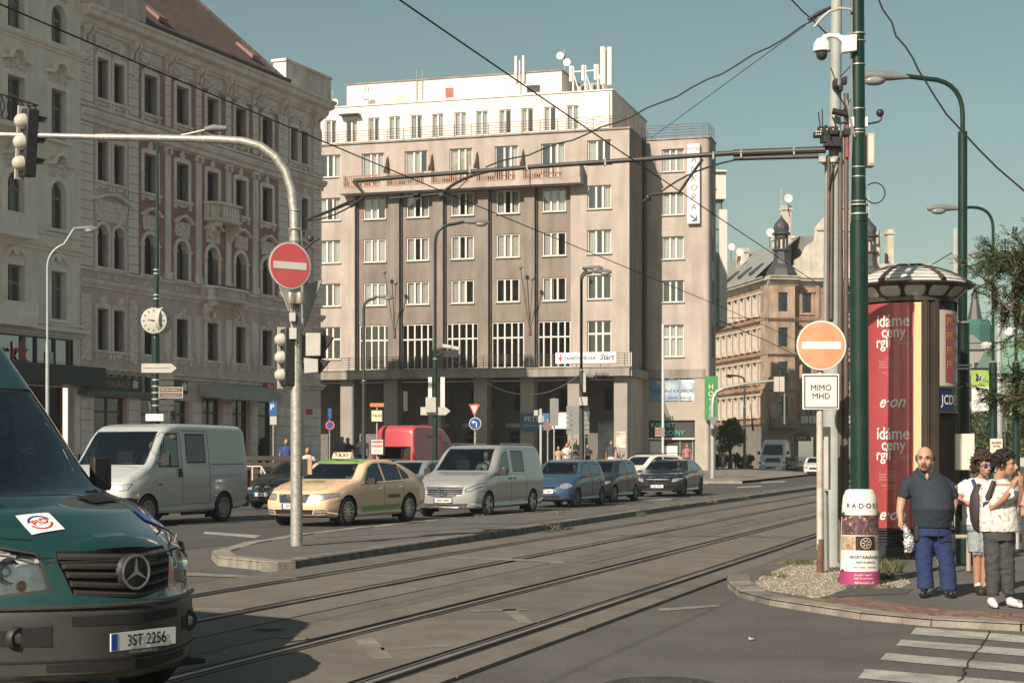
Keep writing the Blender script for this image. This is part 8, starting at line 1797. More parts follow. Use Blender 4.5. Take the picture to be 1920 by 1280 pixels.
Y = 64; o = gpost('taxi_rank_sign','framed TAXI sign with a small orange board on top above the black car',707,Y,756); a_,A,B = pl(o,Y,695.5,718,768,791,mat('sign_frame_black',(.03,.03,.03),.5)); pl(o,Y,697,716.5,769.5,789.5,mat('taxi_board',(.68,.52,.25),.5,emit=((1,.75,.35),.1)),'board',.01,-.08); pl(o,Y,699,714.5,771.5,787.5,mat('taxi_board_pale',(.75,.66,.42),.5),'board_face',.005,-.09); text('TAXI',.17,blk,o,((A.x+B.x)/2,-.1,(A.z+B.z)/2),bold=.005); pl(o,Y,694,720,755.5,762.5,mat('board_orange',(.5,.2,.07),.6,var=.3,scale=12),'top_board')
Y = 46; o = gpost('bus_stop_box','red and white lit display box behind the taxi roof',709,Y,850,'information box'); pl(o,Y,696,721,823,853,blkm,'box',.2,.1); pl(o,Y,697,718.5,824,851,signw,'face',.01,-.1); pl(o,Y,698,717.5,826,830,signr,'red_stripe',.004,-.11); pl(o,Y,698,717.5,834,838,mat('stripe_pale_red',(.5,.15,.13),.5),'red_stripe',.004,-.11)
A = P3(703,848,Y)-o.location; MB().tube([(A.x,-.115,A.z),(A.x,-.115,A.z+.1),(A.x+.12,-.115,A.z-.0),(A.x+.12,-.115,A.z+.1)],.012,4).build('letter',mat('letter_gold',(.4,.25,.15),.5),o)
Y = 72; o = gpost('parking_sign','blue P parking sign with a pale plate beside the galvanised mast',512.5,Y,752); _,A,B = pl(o,Y,505,520,753,779,sb); text('P',.36,signw,o,((A.x+B.x)/2-.04,-.09,(A.z+B.z)/2+.06),bold=.012); pl(o,Y,506.5,519,780,796,lgrey)
Y = 86; o = gpost('street_sign','thin post with small blue plate and round red-blue disc by the first pillar',618,Y,765); pl(o,Y,615,622,766,784,sb); c = P3(619,797,Y)-o.location; MB().lathe([(0,-.09),(.24,-.09),(.24,-.05)],20,(c.x,0,c.z),'y').build('disc_rim',signr,o); MB().lathe([(0,-.095),(.17,-.095),(.17,-.09)],20,(c.x,0,c.z),'y').build('disc',sb,o)
lm = bpy.data.objects['street_lamp.003']; Y = 55
for (x0,x1,y0,y1) in ((803,810,707,770),(826,834,707,772)): o,A,B = pl(lm,Y,x0,x1,y0,y1,signw,'white_panel',.06,-.02)
pl(lm,Y,799,818,745,773,lgrey,'cabinet',.2,-.1); A,B = P3(789,778,Y)-lm.location,P3(845,763,Y)-lm.location; arrow(lm,A.x,B.x,A.z,B.z,-.16,lgrey)
for (px,py) in ((838,650),(853,653)): c = P3(px,py,Y)-lm.location; MB().tube([(c.x-.14,-.1,c.z+.02),(c.x+.16,-.12,c.z-.03)],.075,10).build('camera',lgrey,lm)
MB().tube([P3(818,668,Y)-lm.location,P3(830,660,Y)-lm.location,P3(856,660,Y)-lm.location],.03,6).build('camera_bracket',blkm,lm); pl(lm,Y,832,860,658,670,blkm,'equipment',.1,-.1)
l5 = bpy.data.objects['street_lamp.005']; Y = 68
for i in range(6): pl(l5,Y,1062,1105,761+i*9,769+i*9,alug,'sign_slat',.03,.05)
pl(l5,Y,1085,1101,744,760,lgrey,'cabinet',.2,-.1); pl(l5,Y,1093,1098,700,735,lgrey,'panel',.1,-.1)
for (px,py) in ((1105,704),(1122,701),(1135,701)): c = P3(px,py,Y)-l5.location; MB().tube([(c.x-.15,-.1,c.z),(c.x+.15,-.12,c.z-.04)],.08,8).build('camera',dgrey,l5)
MB().tube([P3(1090,712,Y)-l5.location,P3(1140,706,Y)-l5.location],.04,6).build('camera_bracket',blkm,l5)
for px in (1073,1096): MB().tube([P3(px,765,Y)-l5.location+Vector((0,.08,0)),Vector((X_(px,Y),Y+.08,.1))-l5.location],.04,6).build('sign_leg',galv,l5)
Y = 66; o = gpost('pedestrian_signal','pale signal post with a small lamp head left of the sign backs',1014,Y,766,'traffic light',.05,lgrey); pl(o,Y,1001,1011,769,779,lgrey,'lamp_head',.2,.05); pl(o,Y,1009,1016,770,792,lgrey,'lamp_head',.2,.05)
Y = 70; o = gpost('road_sign','tall grey rectangular sign back on a thin post in front of the arcade',1039,Y,746); pl(o,Y,1031,1047,747,798,alug)
o = gpost('round_road_sign','brownish round sign back on a thin post left of the grey sign backs',1027,74,785); c = P3(1027,799,74)-o.location; MB().lathe([(0,-.06),(.2,-.06),(.2,-.03),(0,-.03)],20,(c.x,0,c.z),'y').build('disc',mat('disc_brown',(.2,.13,.11),.6),o)
Y = 95; o = gpost('white_pole','white pole with small brown direction panels in front of the hotel wing',1243,Y,608,'pole',.07,mat('pole_white',(.6,.6,.57),.5)); [pl(o,Y,1228,1246,801+i*6,806+i*6,mat('panel_brown_pale',(.3,.2,.17),.6),'direction_panel') for i in range(3)]
Y = 98; sm = empty('signal_mast','distant galvanised mast with a curved arm and traffic light right of the hotel','signal mast',(X_(1336,Y),Y,.1)); w3 = lambda px,py: P3(px,py,Y)-sm.location
MB().tube([(0,0,0),w3(1336,760),w3(1338,745),w3(1344,734),w3(1358,727),w3(1400,719),w3(1462,712)],[.16,.14,.12,.11,.1,.09,.07],12).build('post_and_arm',galv,sm)
for x0 in (1451,1461): A,B = w3(x0,734),w3(x0+9,706); MB().box(A.x,B.x,-.15,.1,A.z,B.z).build('signal_head',dish_g,sm,smooth=False)
MB().tube([w3(1471,712),w3(1471,795)],.05,6).build('hanging_pole',alug,sm); P_ = [w3(*p) for p in ((1326,781),(1347,781),(1337,800))]; MB().prism([(p.x,p.z) for p in P_],-.2,-.15,'y').build('triangle_back',alug,sm,smooth=False); pl(sm,Y,1333,1344,803,815,blkm,'signal_box',.3,-.05)
# vertical green hotel sign on the wing
o,A,B = pl(hot,1,0,0,0,0,blk) if False else (None,None,None)
hs_ = MB().box(4.35,5.25,4.55,4.7,4.05,7.1).build('green_hotel_sign',mat('sign_green',(.03,.20,.06),.5,var=.05),hot,smooth=False)
for i,ch in enumerate('HOTEL'): text(ch,.5,mat('letter_pale_green',(.55,.62,.4),.5),hs_,(4.8,4.53,6.35-i*.5),bold=.01,name='letter')
# ---- railings and fences
rw = mat('railing_white',(.55,.5,.46),.5,var=.1); rr = mat('railing_red',(.35,.06,.05),.5)
def railing(name,label,px0,px1,py0,Y,h_,n,m_,y2=None,bars=2):
    x0,x1 = X_(px0,Y),X_(px1,Y); o = empty(name,label,'railing',(x0,Y,.1)); L_ = x1-x0
    for i in range(n+1): MB().tube([(L_*i/n,0,0),(L_*i/n,0,h_)],.03,8).build('post',m_,o)
    for k in range(bars): z = h_*(1-k*.45); MB().tube([(0,0,z),(L_,0,z)],.028,8).build('rail',rr if (k and m_ is rw) else m_,o)
    return o
rl = railing('railing','white and red tube railing between the panel van and the mast',440,490,845,62,1.1,3,rw); MB().tube([(X_(490,62)-X_(440,62),0,1.1),(X_(497,62)-X_(440,62),0,.85),(X_(497,62)-X_(440,62),0,0)],.035,8).build('end_post',rw,rl)
fe = empty('terrace_fence','dark wooden slatted fence of the restaurant terrace behind the railing','fence',(X_(450,68),68,.1))
for i in range(3): MB().box(0,2.4,-.02,.02,.75+i*.28,.93+i*.28).build('slat',mat('fence_wood',(.05,.038,.03),.7,var=.3),fe,smooth=False)
for i in range(9): MB().box(i*.3,i*.3+.14,.03,.06,.05,1.3).build('slat',mat('fence_wood',(.05,.038,.03),.7,var=.3),fe,smooth=False)
railing('railing','white tube railing at the right edge behind the youths',1898,1960,890,27,1.05,6,rw)
rb = railing('railing','low pale pipe rail on the ground behind the man',1782,1850,960,22,.45,2,mat('rail_tan',(.35,.3,.24),.6),bars=1)
# ---- boxes and signs at right
Y = 23.5; o = empty('poster_light_box','pale upright display box on a round dark foot left of the curly-haired youth','display box',(X_(1808,Y),Y,.1)); A,B = P3(1793,881,Y)-o.location,P3(1823,813,Y)-o.location; MB().box(A.x,B.x+.02,-.06,.08,A.z,B.z).build('box',mat('box_pale2',(.62,.58,.50),.5,var=.05),o,bevel=.012); MB().lathe([(.12,0),(.13,.75),(.12,.98),(.07,1.18),(0,1.2)],20).build('foot',pgreen,o)
Y = 40; o = gpost('small_display','cream and orange printed board above the youth with dark hair',1866,Y,850,'display box'); _,A,B = pl(o,Y,1855,1878,822,856,mat('board_cream',(.6,.55,.42),.5),'board'); text('BULHARSKÁ',.06,blk,o,((A.x+B.x)/2,-.09,B.z-.1),sx=.7); text('PLATBA',.06,blk,o,((A.x+B.x)/2,-.09,B.z-.18),sx=.8); text('A MĚSTO',.06,mat('board_orange',(.5,.2,.07),.6),o,((A.x+B.x)/2,-.09,B.z-.32),rot=(R(90),R(-20),0),sx=.8)
Y = 60; bn = empty('banner','green and white hanging banner with a black arrow emblem','banner',P3(1838,700,Y)); w3 = lambda px,py: P3(px,py,Y)-bn.location; A,B = w3(1821,724),w3(1856,693); MB().box(A.x,B.x,0,.03,A.z,B.z).build('green_cloth',mat('banner_green',(.26,.40,.08),.6),bn,smooth=False); A,B = w3(1822,770),w3(1857,724); MB().box(A.x,B.x,0,.03,A.z,B.z).build('white_cloth',signw,bn,smooth=False)
MB().prism([(w3(*p).x,w3(*p).z) for p in ((1829,700),(1848,707),(1829,715),(1831,707))],-.02,0,'y').build('arrow_emblem',blk,bn,smooth=False); c = w3(1840,707); text('Tip',.2,signw,bn,(c.x-.03,-.03,c.z),shear=.3,bold=.004); c = w3(1832,731); text('↑',.2,blk,bn,(c.x,-.02,c.z)); c = w3(1848,731); text('180m',.12,blk,bn,(c.x,-.02,c.z)); MB().tube([w3(1806,691),w3(1860,691)],.04,6).build('bracket',blkm,bn)
o = gpost('give_way_sign','red-edged give-way triangle far off at the right between the poles',1884,62,758); P_ = [P3(*p,62)-o.location for p in ((1877,759),(1893,759),(1880,785))]; MB().prism([(p.x,p.z) for p in P_],-.08,-.05,'y').build('triangle',signr,o,smooth=False); cx_ = sum(p.x for p in P_)/3; cz_ = sum(p.z for p in P_)/3; MB().prism([(cx_+(p.x-cx_)*.6,cz_+(p.z-cz_)*.6) for p in P_],-.085,-.08,'y').build('triangle_face',signw,o,smooth=False); frame4(o,P3(1880,808,62).x-o.location.x,P3(1886,808,62).x-o.location.x,P3(1880,809,62).z-o.location.z,P3(1880,791,62).z-o.location.z,.03,-.05,signw)
o = empty('dome_camera','small white dome camera on the thin lamp post at the right','camera',P3(1892,622,54.6)); MB().ball((0,0,-.02),.16,12).build('dome',white,o); MB().tube([(0,0,.1),(.15,0,.14),(.24,0,.1)],.03,6).build('bracket',white,o); MB().box(.3,.55,-.08,.08,.3,.85).build('box',white,o,smooth=False)
o = empty('hanging_lantern','pale lantern hanging from the horizontal wire at the right','lantern',P3(1850,647,45)); MB().lathe([(0,.1),(.12,.08),(.18,0),(.16,-.1),(.0,-.12)],14).build('lantern',lgrey,o); MB().tube([(-.1,0,.0),(-.1,0,.12)],.01,4).build('hook',blkm,o)
# ================================================================ PEOPLE
def blob(mb,name,m_,vox,sm=4,parent=None,wr=0,seed=0):
    "fuse overlapping closed volumes into one continuous smooth surface"
    o = link('tmp',mb.mesh('tmp',m_,smooth=True)); r_ = o.modifiers.new('r','REMESH'); r_.mode = 'VOXEL'; r_.voxel_size = vox; r_.use_smooth_shade = True
    s_ = o.modifiers.new('s','SMOOTH'); s_.factor = .5; s_.iterations = sm; me = evalmesh(o,name); bpy.data.objects.remove(o)
    if wr:
        for v in me.vertices:
            c = v.co; n_ = mnoise.noise(Vector((c.x*11+c.z*9+seed,c.y*11,c.z*16-c.x*8)))+.7*(.5-abs(mnoise.noise(Vector((c.x*20+c.z*12,c.y*20+seed,c.z*34-c.x*14))))*2); v.co = c+v.normal*wr*n_
    me.materials.clear(); me.materials.append(m_); me.shade_smooth(); return link(name,me,parent)
def rings(b,R_,n=20):
    "stack of horizontal ellipses (x, y, z, rx, ry)"
    vs = []; fs = []
    for (x,y,z,rx,ry) in R_:
        for k in range(n): t = 6.28319*k/n; vs.append((x+rx*math.cos(t),y+ry*math.sin(t),z))
    for i in range(len(R_)-1):
        for k in range(n): k2 = (k+1) % n; fs.append((i*n+k,i*n+k2,(i+1)*n+k2,(i+1)*n+k))
    b.add(vs,fs+[tuple(range(n))[::-1],tuple((len(R_)-1)*n+k for k in range(n))])
def hand(b,w_,d,up,side,s=1.0,curl=.5):
    "palm, four fingers of unequal length and a thumb; d finger direction, up back of the hand"
    d = Vector(d).normalized(); up = Vector(up).normalized(); sd_ = d.cross(up).normalized()*side; p = w_+d*.045*s
    b.tube([w_-d*.02,w_+d*.01,p,p+d*.035*s],[.026*s,.027*s,.033*s,.03*s],10)
    for k,(o_,l) in enumerate(((-.026,.066),(-.009,.076),(.009,.072),(.025,.056))):
        q = p+d*.025*s+sd_*o_*s; a = d; c = up*-1; b.tube([q-d*.01,q+a*l*.45*s,q+(a*(1-curl*.4)+c*curl*.6)*l*.78*s,q+(a*(1-curl*.7)+c*curl)*l*s],[.0105*s,.0095*s,.009*s,.008*s],7)
    q = w_+d*.02*s-sd_*.026*s; b.tube([q,q-sd_*.022*s+d*.02*s,q-sd_*.03*s+d*.05*s-up*.01],[.013*s,.012*s,.009*s],7)
def headmesh(b,c,s=1.0,yaw=0,f=1.0):
    T0 = b.T; b.T = Matrix.Translation(c) @ Matrix.Rotation(yaw,4,'Z') @ Matrix.Scale(s,4)
    b.ball((0,.012,.03),(.077,.095,.098),20); b.ball((0,-.03,-.035),(.06,.065,.075),16); b.ball((0,-.052,-.078),(.036,.032,.03),12)
    b.tube([(0,-.092,.02),(0,-.108,-.012),(0,-.118,-.032)],[.010,.013,.017],8); b.ball((0,-.1,-.036),(.021,.014,.012),8)
    for q in (-1,1):
        b.ball((q*.077,.01,-.002),(.012,.022,.032),8); b.ball((q*.034,-.078,.034),(.026,.016,.010),8); b.ball((q*.042,-.062,-.022),(.024,.02,.026),8)
    b.ball((0,-.09,-.058),(.027,.012,.006),8); b.ball((0,-.088,-.066),(.024,.011,.006),8); b.T = T0
def facebits(o,c,s,yaw,brow,mous=False,glasses=False):
    M_ = Matrix.Translation(c) @ Matrix.Rotation(yaw,4,'Z') @ Matrix.Scale(s,4)
    def mk(nm,m_,f): b = MB(); b.T = M_; f(b); b.build(nm,m_,o)
    if glasses: mk('sunglasses',mat('glasses_blue',(.02,.05,.12),.1,coat=1),lambda b: [b.ball((q*.033,-.094,.012),(.028,.012,.022),12) for q in (-1,1)]+[b.tube([(-.03,-.1,.018),(.03,-.1,.018)],.004,5)]+[b.tube([(q*.06,-.085,.016),(q*.08,.01,.012)],.004,5) for q in (-1,1)])
    else:
        mk('eyes',mat('eye_dark',(.03,.022,.02),.2),lambda b: [b.ball((q*.032,-.0845,.012),(.0095,.006,.0038),8) for q in (-1,1)])
    mk('eyebrows',brow,lambda b: [b.tube([(q*.016,-.096,.031),(q*.034,-.094,.038),(q*.054,-.08,.034)],[.003,.004,.002],5) for q in (-1,1)])
    mk('lips',mat('lip',(.26,.11,.09),.5),lambda b: b.tube([(-.02,-.095,-.066),(0,-.1,-.065),(.02,-.095,-.066)],[.002,.004,.002],5))
    if mous: mk('moustache',brow,lambda b: [b.tube([(0,-.108,-.049),(q*.016,-.106,-.051),(q*.028,-.096,-.057)],[.004,.0045,.002],6) for q in (-1,1)])
def cloth(nm,col,**k): return mat(nm,col,.85,var=.1,scale=7,bump=.35,bscale=60,**k)
def V(*a): return Vector(a)
# ---- the man
fm_ = gnd(1752,1117,PZ+.004); S = fm_.y/FPX            # metres per photo pixel at his distance
man = empty('person','heavy bald man in navy polo shirt and blue work trousers holding a silver bag','person',fm_,R(-6)); J = lambda px,py,y=0: V((px-1750)*S,y,(1119-py)*S)
b = MB(); hd = J(1731,864,-.06); headmesh(b,hd,1.15,R(-14))
b.tube([hd+V(.01,.03,-.03),J(1737,892,.02),J(1740,905,.02)],[.084,.088,.10],14); rings(b,[(*J(1743,1000)[:1],0,J(0,1000).z,.13,.10),(-.03,-.02,J(0,960).z,.17,.15),(-.045,0,J(0,920).z,.18,.13),(-.05,.02,J(0,900).z,.1,.08)])
LA = [J(1699,912,.02),J(1690,942,.03),J(1686,962,-.01),J(1687,976,-.04)]; RA = [J(1783,912,.02),J(1786,942,.04),J(1783,960,0),J(1778,972,-.05)]
b.tube(LA[:1]+LA[1:],[.062,.052,.040,.030],12); b.tube(RA,[.062,.052,.040,.030],12); hand(b,LA[-1],(.05,-.15,-1),(-1,-.1,0),1,1.05,.9); hand(b,RA[-1],(0,-.12,-1),(1,-.1,0),-1,1.05,.5)
for x,x2 in ((1738,1736),(1765,1774)): b.tube([J(x,1000),J(x-2,1050),J(x2,1100,.02)],[.09,.06,.04],10)
b.ball(J(1734,895,-.11),(.022,.032,.045),10); blob(b,'body',skin1,.0075,3,man); facebits(man,hd,1.15,R(-14),mat('hair_dark',(.03,.022,.016),.7),True)
h = MB(); h.T = Matrix.Translation(hd) @ Matrix.Rotation(R(-14),4,'Z') @ Matrix.Scale(1.15,4)
for k in range(13): t = R(-12+204*k/12); h.ball((.076*math.cos(t),.018+.09*math.sin(t),.018),(.02,.02,.038),6)
blob(h,'hair',mat('hair_dark',(.03,.022,.016),.7),.007,2,man)
b = MB(); X0 = J(1747,0).x; rings(b,[(X0,0,J(0,991).z,.215,.175),(X0,-.01,J(0,975).z,.222,.20),(X0-.005,-.035,J(0,955).z,.232,.222),(X0-.01,-.02,J(0,935).z,.222,.20),(X0-.015,0,J(0,918).z,.225,.165),(X0-.045,.015,J(0,903).z,.218,.145),(X0-.065,.02,J(0,893).z,.185,.12),(X0-.08,.02,J(0,885).z,.125,.10),(X0-.085,.02,J(0,880).z,.09,.085)])
b.tube([J(1712,900,.02),J(1699,914,.02),J(1693,935,.02)],[.062,.072,.068],12); b.tube([J(1762,901,.02),J(1779,914,.02),J(1785,935,.02)],[.062,.072,.068],12)
blob(b,'polo_shirt',cloth('polo_navy',(.022,.030,.042)),.010,6,man,.0035,3); b = MB()
for q in (-1,1): b.tube([J(1732+q*13,880,.03),J(1732+q*13,888,-.06),J(1734+q*3,900,-.13)],[.018,.02,.012],8)
blob(b,'collar',cloth('polo_navy',(.022,.030,.042)),.007,2,man)
wt = cloth('work_blue',(.018,.032,.10)); b = MB(); rings(b,[(X0,0,J(0,1006).z,.205,.165),(X0,0,J(0,985).z,.20,.16)])
for P in (((1732,1003,.118),(1731,1030,.104),(1731,1060,.092),(1733,1085,.088),(1734,1104,.094)),((1763,1003,.118),(1768,1030,.106),(1772,1060,.094),(1775,1085,.09),(1776,1107,.096))): b.tube([J(x,y) for x,y,_ in P],[r for *_,r in P],14)
blob(b,'work_trousers',wt,.010,4,man,.005,7)
b = MB(); A = J(1781,1035); b.prism([(A.x-.035,A.z-.02),(A.x+.04,A.z),(A.x+.035,A.z+.2),(A.x-.035,A.z+.2)],-.07,.08,'y'); A = J(1716,1000); b.prism([(A.x-.02,A.z-.1),(A.x+.03,A.z-.08),(A.x+.02,A.z+.08),(A.x-.02,A.z+.08)],-.1,.04,'y'); A = J(1764,1006); blob(b,'black_pockets',blkm,.012,3,man)
b = MB(); A = J(1757,1010); 
for p0,p1 in (((1753,994),(1754,1012)),((1754,1012),(1775,1007))): b.tube([J(*p0,-.17),J(*p1,-.155)],.006,5)
b.build('pocket_seam',blkm,man)
b = MB()
for x,yw in ((1731,-.5),(1776,.1)): c = J(x,1113); b.tube([c+V(.01,.05,.0),c+V(0,-.03,.012),c+V(yw*.06,-.13,0),c+V(yw*.1,-.2,-.005)],[.05,.055,.05,.032],12)
blob(b,'shoes',mat('shoe_black',(.015,.015,.015),.25,coat=.5),.009,3,man)
bg_ = empty('plastic_bag','crumpled silver carrier bag hanging from the heavy man\'s hand','bag',fm_+V(*J(1698,1010,-.05))); b = MB(); rnd = random.Random(2)
rings(b,[(.0,0,-.16,.03,.02),(.02,0,-.12,.06,.03),(.01,0,-.04,.055,.03),(.0,0,.04,.05,.03),(-.02,0,.1,.03,.02),(-.03,.0,.15,.012,.012)],16); o = blob(b,'bag',mat('bag_silver',(.62,.62,.60),.22,.6,var=.2,scale=14,bump=1,bscale=25),.009,1,bg_,.03,5)
# ---- curly-haired youth with sunglasses
f2 = gnd(1836,1112,PZ+.004); S = f2.y/FPX; k1 = empty('person','curly-haired youth in sunglasses, white T-shirt and ragged denim shorts','person',f2,0); J = lambda px,py,y=0: V((px-1836)*S,y,(1113-py)*S); sk2 = mat('skin_brown',(.36,.20,.13),.5,var=.06,scale=12)
b = MB(); hd = J(1843,876,-.04); headmesh(b,hd,.98,R(16)); b.tube([hd+V(0,.03,-.04),J(1838,900,.02)],[.05,.06],12); b.tube([J(1803,915),J(1799,940,-.02),J(1815,945,-.1),J(1826,940,-.16)],[.045,.038,.032,.026],10); hand(b,J(1826,940,-.16),(1,-.2,.3),(0,-1,.2),-1,.95,.9)
rings(b,[(.0,0,J(0,985).z,.12,.09),(0,0,J(0,940).z,.13,.09),(0,0,J(0,908).z,.14,.09)],14)
for x in (1832,1846): b.tube([J(x,1000),J(x,1035,-.01),J(x+1,1060,.01),J(x+1,1102,.02)],[.07,.052,.05,.034],10)
blob(b,'body',sk2,.0075,3,k1); facebits(k1,hd,.98,R(16),mat('hair_brown',(.05,.03,.02),.8),glasses=True)
def curls(par,hd,s,yaw,n,rad,m_,seed,drop=.05,r0=.02):
    rnd = random.Random(seed); b = MB(); b.T = Matrix.Translation(hd) @ Matrix.Rotation(yaw,4,'Z') @ Matrix.Scale(s,4); b.ball((0,.025,.045),(.088,.1,.09),14)
    for _ in range(n):
        a = rnd.uniform(0,6.283); e = rnd.uniform(-.35,1.5); d = V(math.cos(a)*math.cos(e),math.sin(a)*math.cos(e),math.sin(e))
        if d.y < -.35 and d.z < .42: continue
        p = V(0,.02,.03)+V(d.x*(.088+rad*rnd.random()),d.y*(.1+rad*rnd.random()),d.z*(.098+rad*rnd.random())-drop*rnd.random()*(d.z < .2)); q = [p+V(rnd.gauss(0,1),rnd.gauss(0,1),rnd.gauss(0,1))*.011 for _ in range(4)]; b.tube(q,r0*.5*rnd.uniform(.6,1),5)
    return b.build('hair',m_,par)
curls(k1,hd,.98,R(16),700,.055,mat('hair_brown',(.05,.03,.02),.8,var=.4,scale=30),3,.07,.022)
tw = cloth('tshirt_white',(.60,.58,.56)); b = MB(); X0 = J(1831,0).x; rings(b,[(X0,0,J(0,985).z,.155,.12),(X0,0,J(0,950).z,.16,.125),(X0,0,J(0,920).z,.165,.115),(X0,.01,J(0,905).z,.15,.09),(X0+.01,.01,J(0,897).z,.08,.07)]); b.tube([J(1816,906),J(1804,915),J(1799,928,0)],[.06,.062,.06],10); b.tube([J(1846,906),J(1855,918),J(1858,930)],[.06,.06,.06],10); blob(b,'t_shirt',tw,.011,4,k1,.006,9)
dn = cloth('denim_pale',(.26,.30,.30)); b = MB(); rings(b,[(X0+.02,0,J(0,995).z,.15,.12),(X0,0,J(0,978).z,.15,.12)]); 
for x in (1829,1846): b.tube([J(x,992),J(x,1015),J(x,1036,-.01)],[.095,.09,.084],12)
blob(b,'denim_shorts',dn,.011,3,k1,.006,4); b = MB(); rnd = random.Random(6)
for k in range(60): x = rnd.uniform(1821,1853); b.tube([J(x,1034,-.08+rnd.random()*.05),J(x+rnd.uniform(-2,2),1034+rnd.uniform(3,7),-.08)],.003,4)
b.build('frayed_hem',dn,k1); MB().box(J(1820,0).x,J(1842,0).x,-.128,-.118,J(0,929).z,J(0,921).z).build('red_print',red,k1,smooth=False)
b = MB(); b.tube([J(1821,900,-.06),J(1826,920,-.13),J(1828,945,-.14),J(1826,975,-.12)],[.022,.024,.022,.01],8); b.build('backpack_strap',cloth('strap_blue',(.03,.06,.12)),k1); b = MB(); b.ball(J(1812,945,.16),(.1,.1,.2),12); b.build('backpack',blkm,k1)
b = MB()
for x in (1834,1849): c = J(x,1106); b.tube([c+V(0,.04,.01),c+V(0,-.04,0),c+V(0,-.15,-.02),c+V(0,-.17,-.02)],[.04,.05,.045,.03],10)
blob(b,'shoes',mat('sneaker_black',(.02,.02,.022),.6),.009,3,k1); b = MB(); [b.tube([J(x,1092,.02),J(x,1098,.02)],.042,10) for x in (1834,1849)]; b.build('socks',tw,k1)
# ---- dark-haired youth with clasped hands
f3 = gnd(1874,1136,PZ+.004); S = f3.y/FPX; k2_ = empty('person','dark-haired youth in floral T-shirt and dark trousers holding his hands before his face','person',f3,0); J = lambda px,py,y=0: V((px-1874)*S,y,(1138-py)*S)
b = MB(); hd = J(1884,874,-.04); YW = R(58); headmesh(b,hd,1.0,YW); b.tube([hd+V(-.02,.02,-.04),J(1874,900,.02)],[.055,.062],12)
b.tube([J(1852,922),J(1856,955,-.1),J(1872,936,-.2),J(1884,915,-.26)],[.048,.04,.033,.026],10); hand(b,J(1884,915,-.26),(.35,-.1,1),(-.9,-.3,.2),1,1.0,.35)
b.tube([J(1893,925),J(1906,945,-.12),J(1905,925,-.22),J(1899,908,-.27)],[.046,.038,.032,.026],10); hand(b,J(1899,908,-.27),(-.1,-.1,1),(.8,-.5,0),-1,1.0,.3)
rings(b,[(.0,0,J(0,990).z,.12,.09),(0,0,J(0,950).z,.13,.09),(0,0,J(0,908).z,.15,.09)],14); [b.tube([J(x,1010),J(x,1060),J(x2,1112,.02)],[.08,.055,.04],10) for x,x2 in ((1862,1862),(1884,1890))]
blob(b,'body',sk2,.0075,3,k2_); facebits(k2_,hd,1.0,YW,mat('hair_dark',(.03,.022,.016),.7)); curls(k2_,hd+V(0,0,.015),1.0,YW,520,.02,mat('hair_black',(.022,.017,.014),.7,var=.4,scale=30),8,.02,.02)
fl_ = mat('tshirt_floral',(.60,.58,.54),.85,var=.1,scale=10,bump=.3,dirt=1,dirtcol=(.16,.17,.14)); fl_.node_tree.nodes['Noise Texture.002'].inputs['Scale'].default_value = 22
b = MB(); X0 = J(1872,0).x; rings(b,[(X0+.01,0,J(0,998).z,.205,.14),(X0,0,J(0,965).z,.195,.135),(X0,0,J(0,930).z,.19,.125),(X0,.01,J(0,912).z,.175,.10),(X0,.01,J(0,900).z,.09,.075)]); b.tube([J(1856,911),J(1848,925),J(1850,945,-.04)],[.065,.072,.072],10); b.tube([J(1889,911),J(1896,925,-.02),J(1903,940,-.08)],[.065,.07,.068],10); blob(b,'t_shirt',fl_,.011,4,k2_,.006,2)
b = MB(); rings(b,[(X0+.01,0,J(0,1015).z,.165,.125),(X0,0,J(0,992).z,.165,.125)])
for P in (((1862,1008,.1),(1862,1050,.09),(1862,1085,.08),(1862,1118,.062)),((1883,1008,.1),(1886,1050,.088),(1889,1085,.078),(1891,1115,.062))): b.tube([J(x,y) for x,y,_ in P],[r for *_,r in P],14)
blob(b,'trousers',cloth('trousers_charcoal',(.05,.05,.052)),.011,3,k2_,.009,6)
b = MB(); b.tube([J(1858,903,-.1),J(1851,920,-.12),J(1848,950,-.02),J(1845,980,.08)],[.024,.026,.06,.05],8); b.ball(J(1843,955,.16),(.1,.1,.26),12); b.build('shoulder_bag',mat('bag_dark',(.035,.032,.03),.7),k2_)
b = MB()
for x,dx in ((1858,-.01),(1893,.05)): c = J(x,1130); b.tube([c+V(.02,.05,.02),c+V(0,-.03,.005),c+V(dx,-.14,-.012),c+V(dx,-.22,-.02)],[.042,.048,.040,.024],12)
blob(b,'sneakers',mat('sneaker_white',(.62,.60,.57),.55),.009,3,k2_); b = MB(); [b.box(J(1893,0).x+.03+i*.02,J(1893,0).x+.04+i*.02,-.2+i*.02,-.05+i*.02,.05,.075) for i in range(3)]; b.build('shoe_stripes',mat('stripe_grey',(.3,.3,.32),.6),k2_,smooth=False)
MB().tube([J(1881,921,-.285),J(1888,920,-.24)],.027,10).build('wristband',tw,k2_)
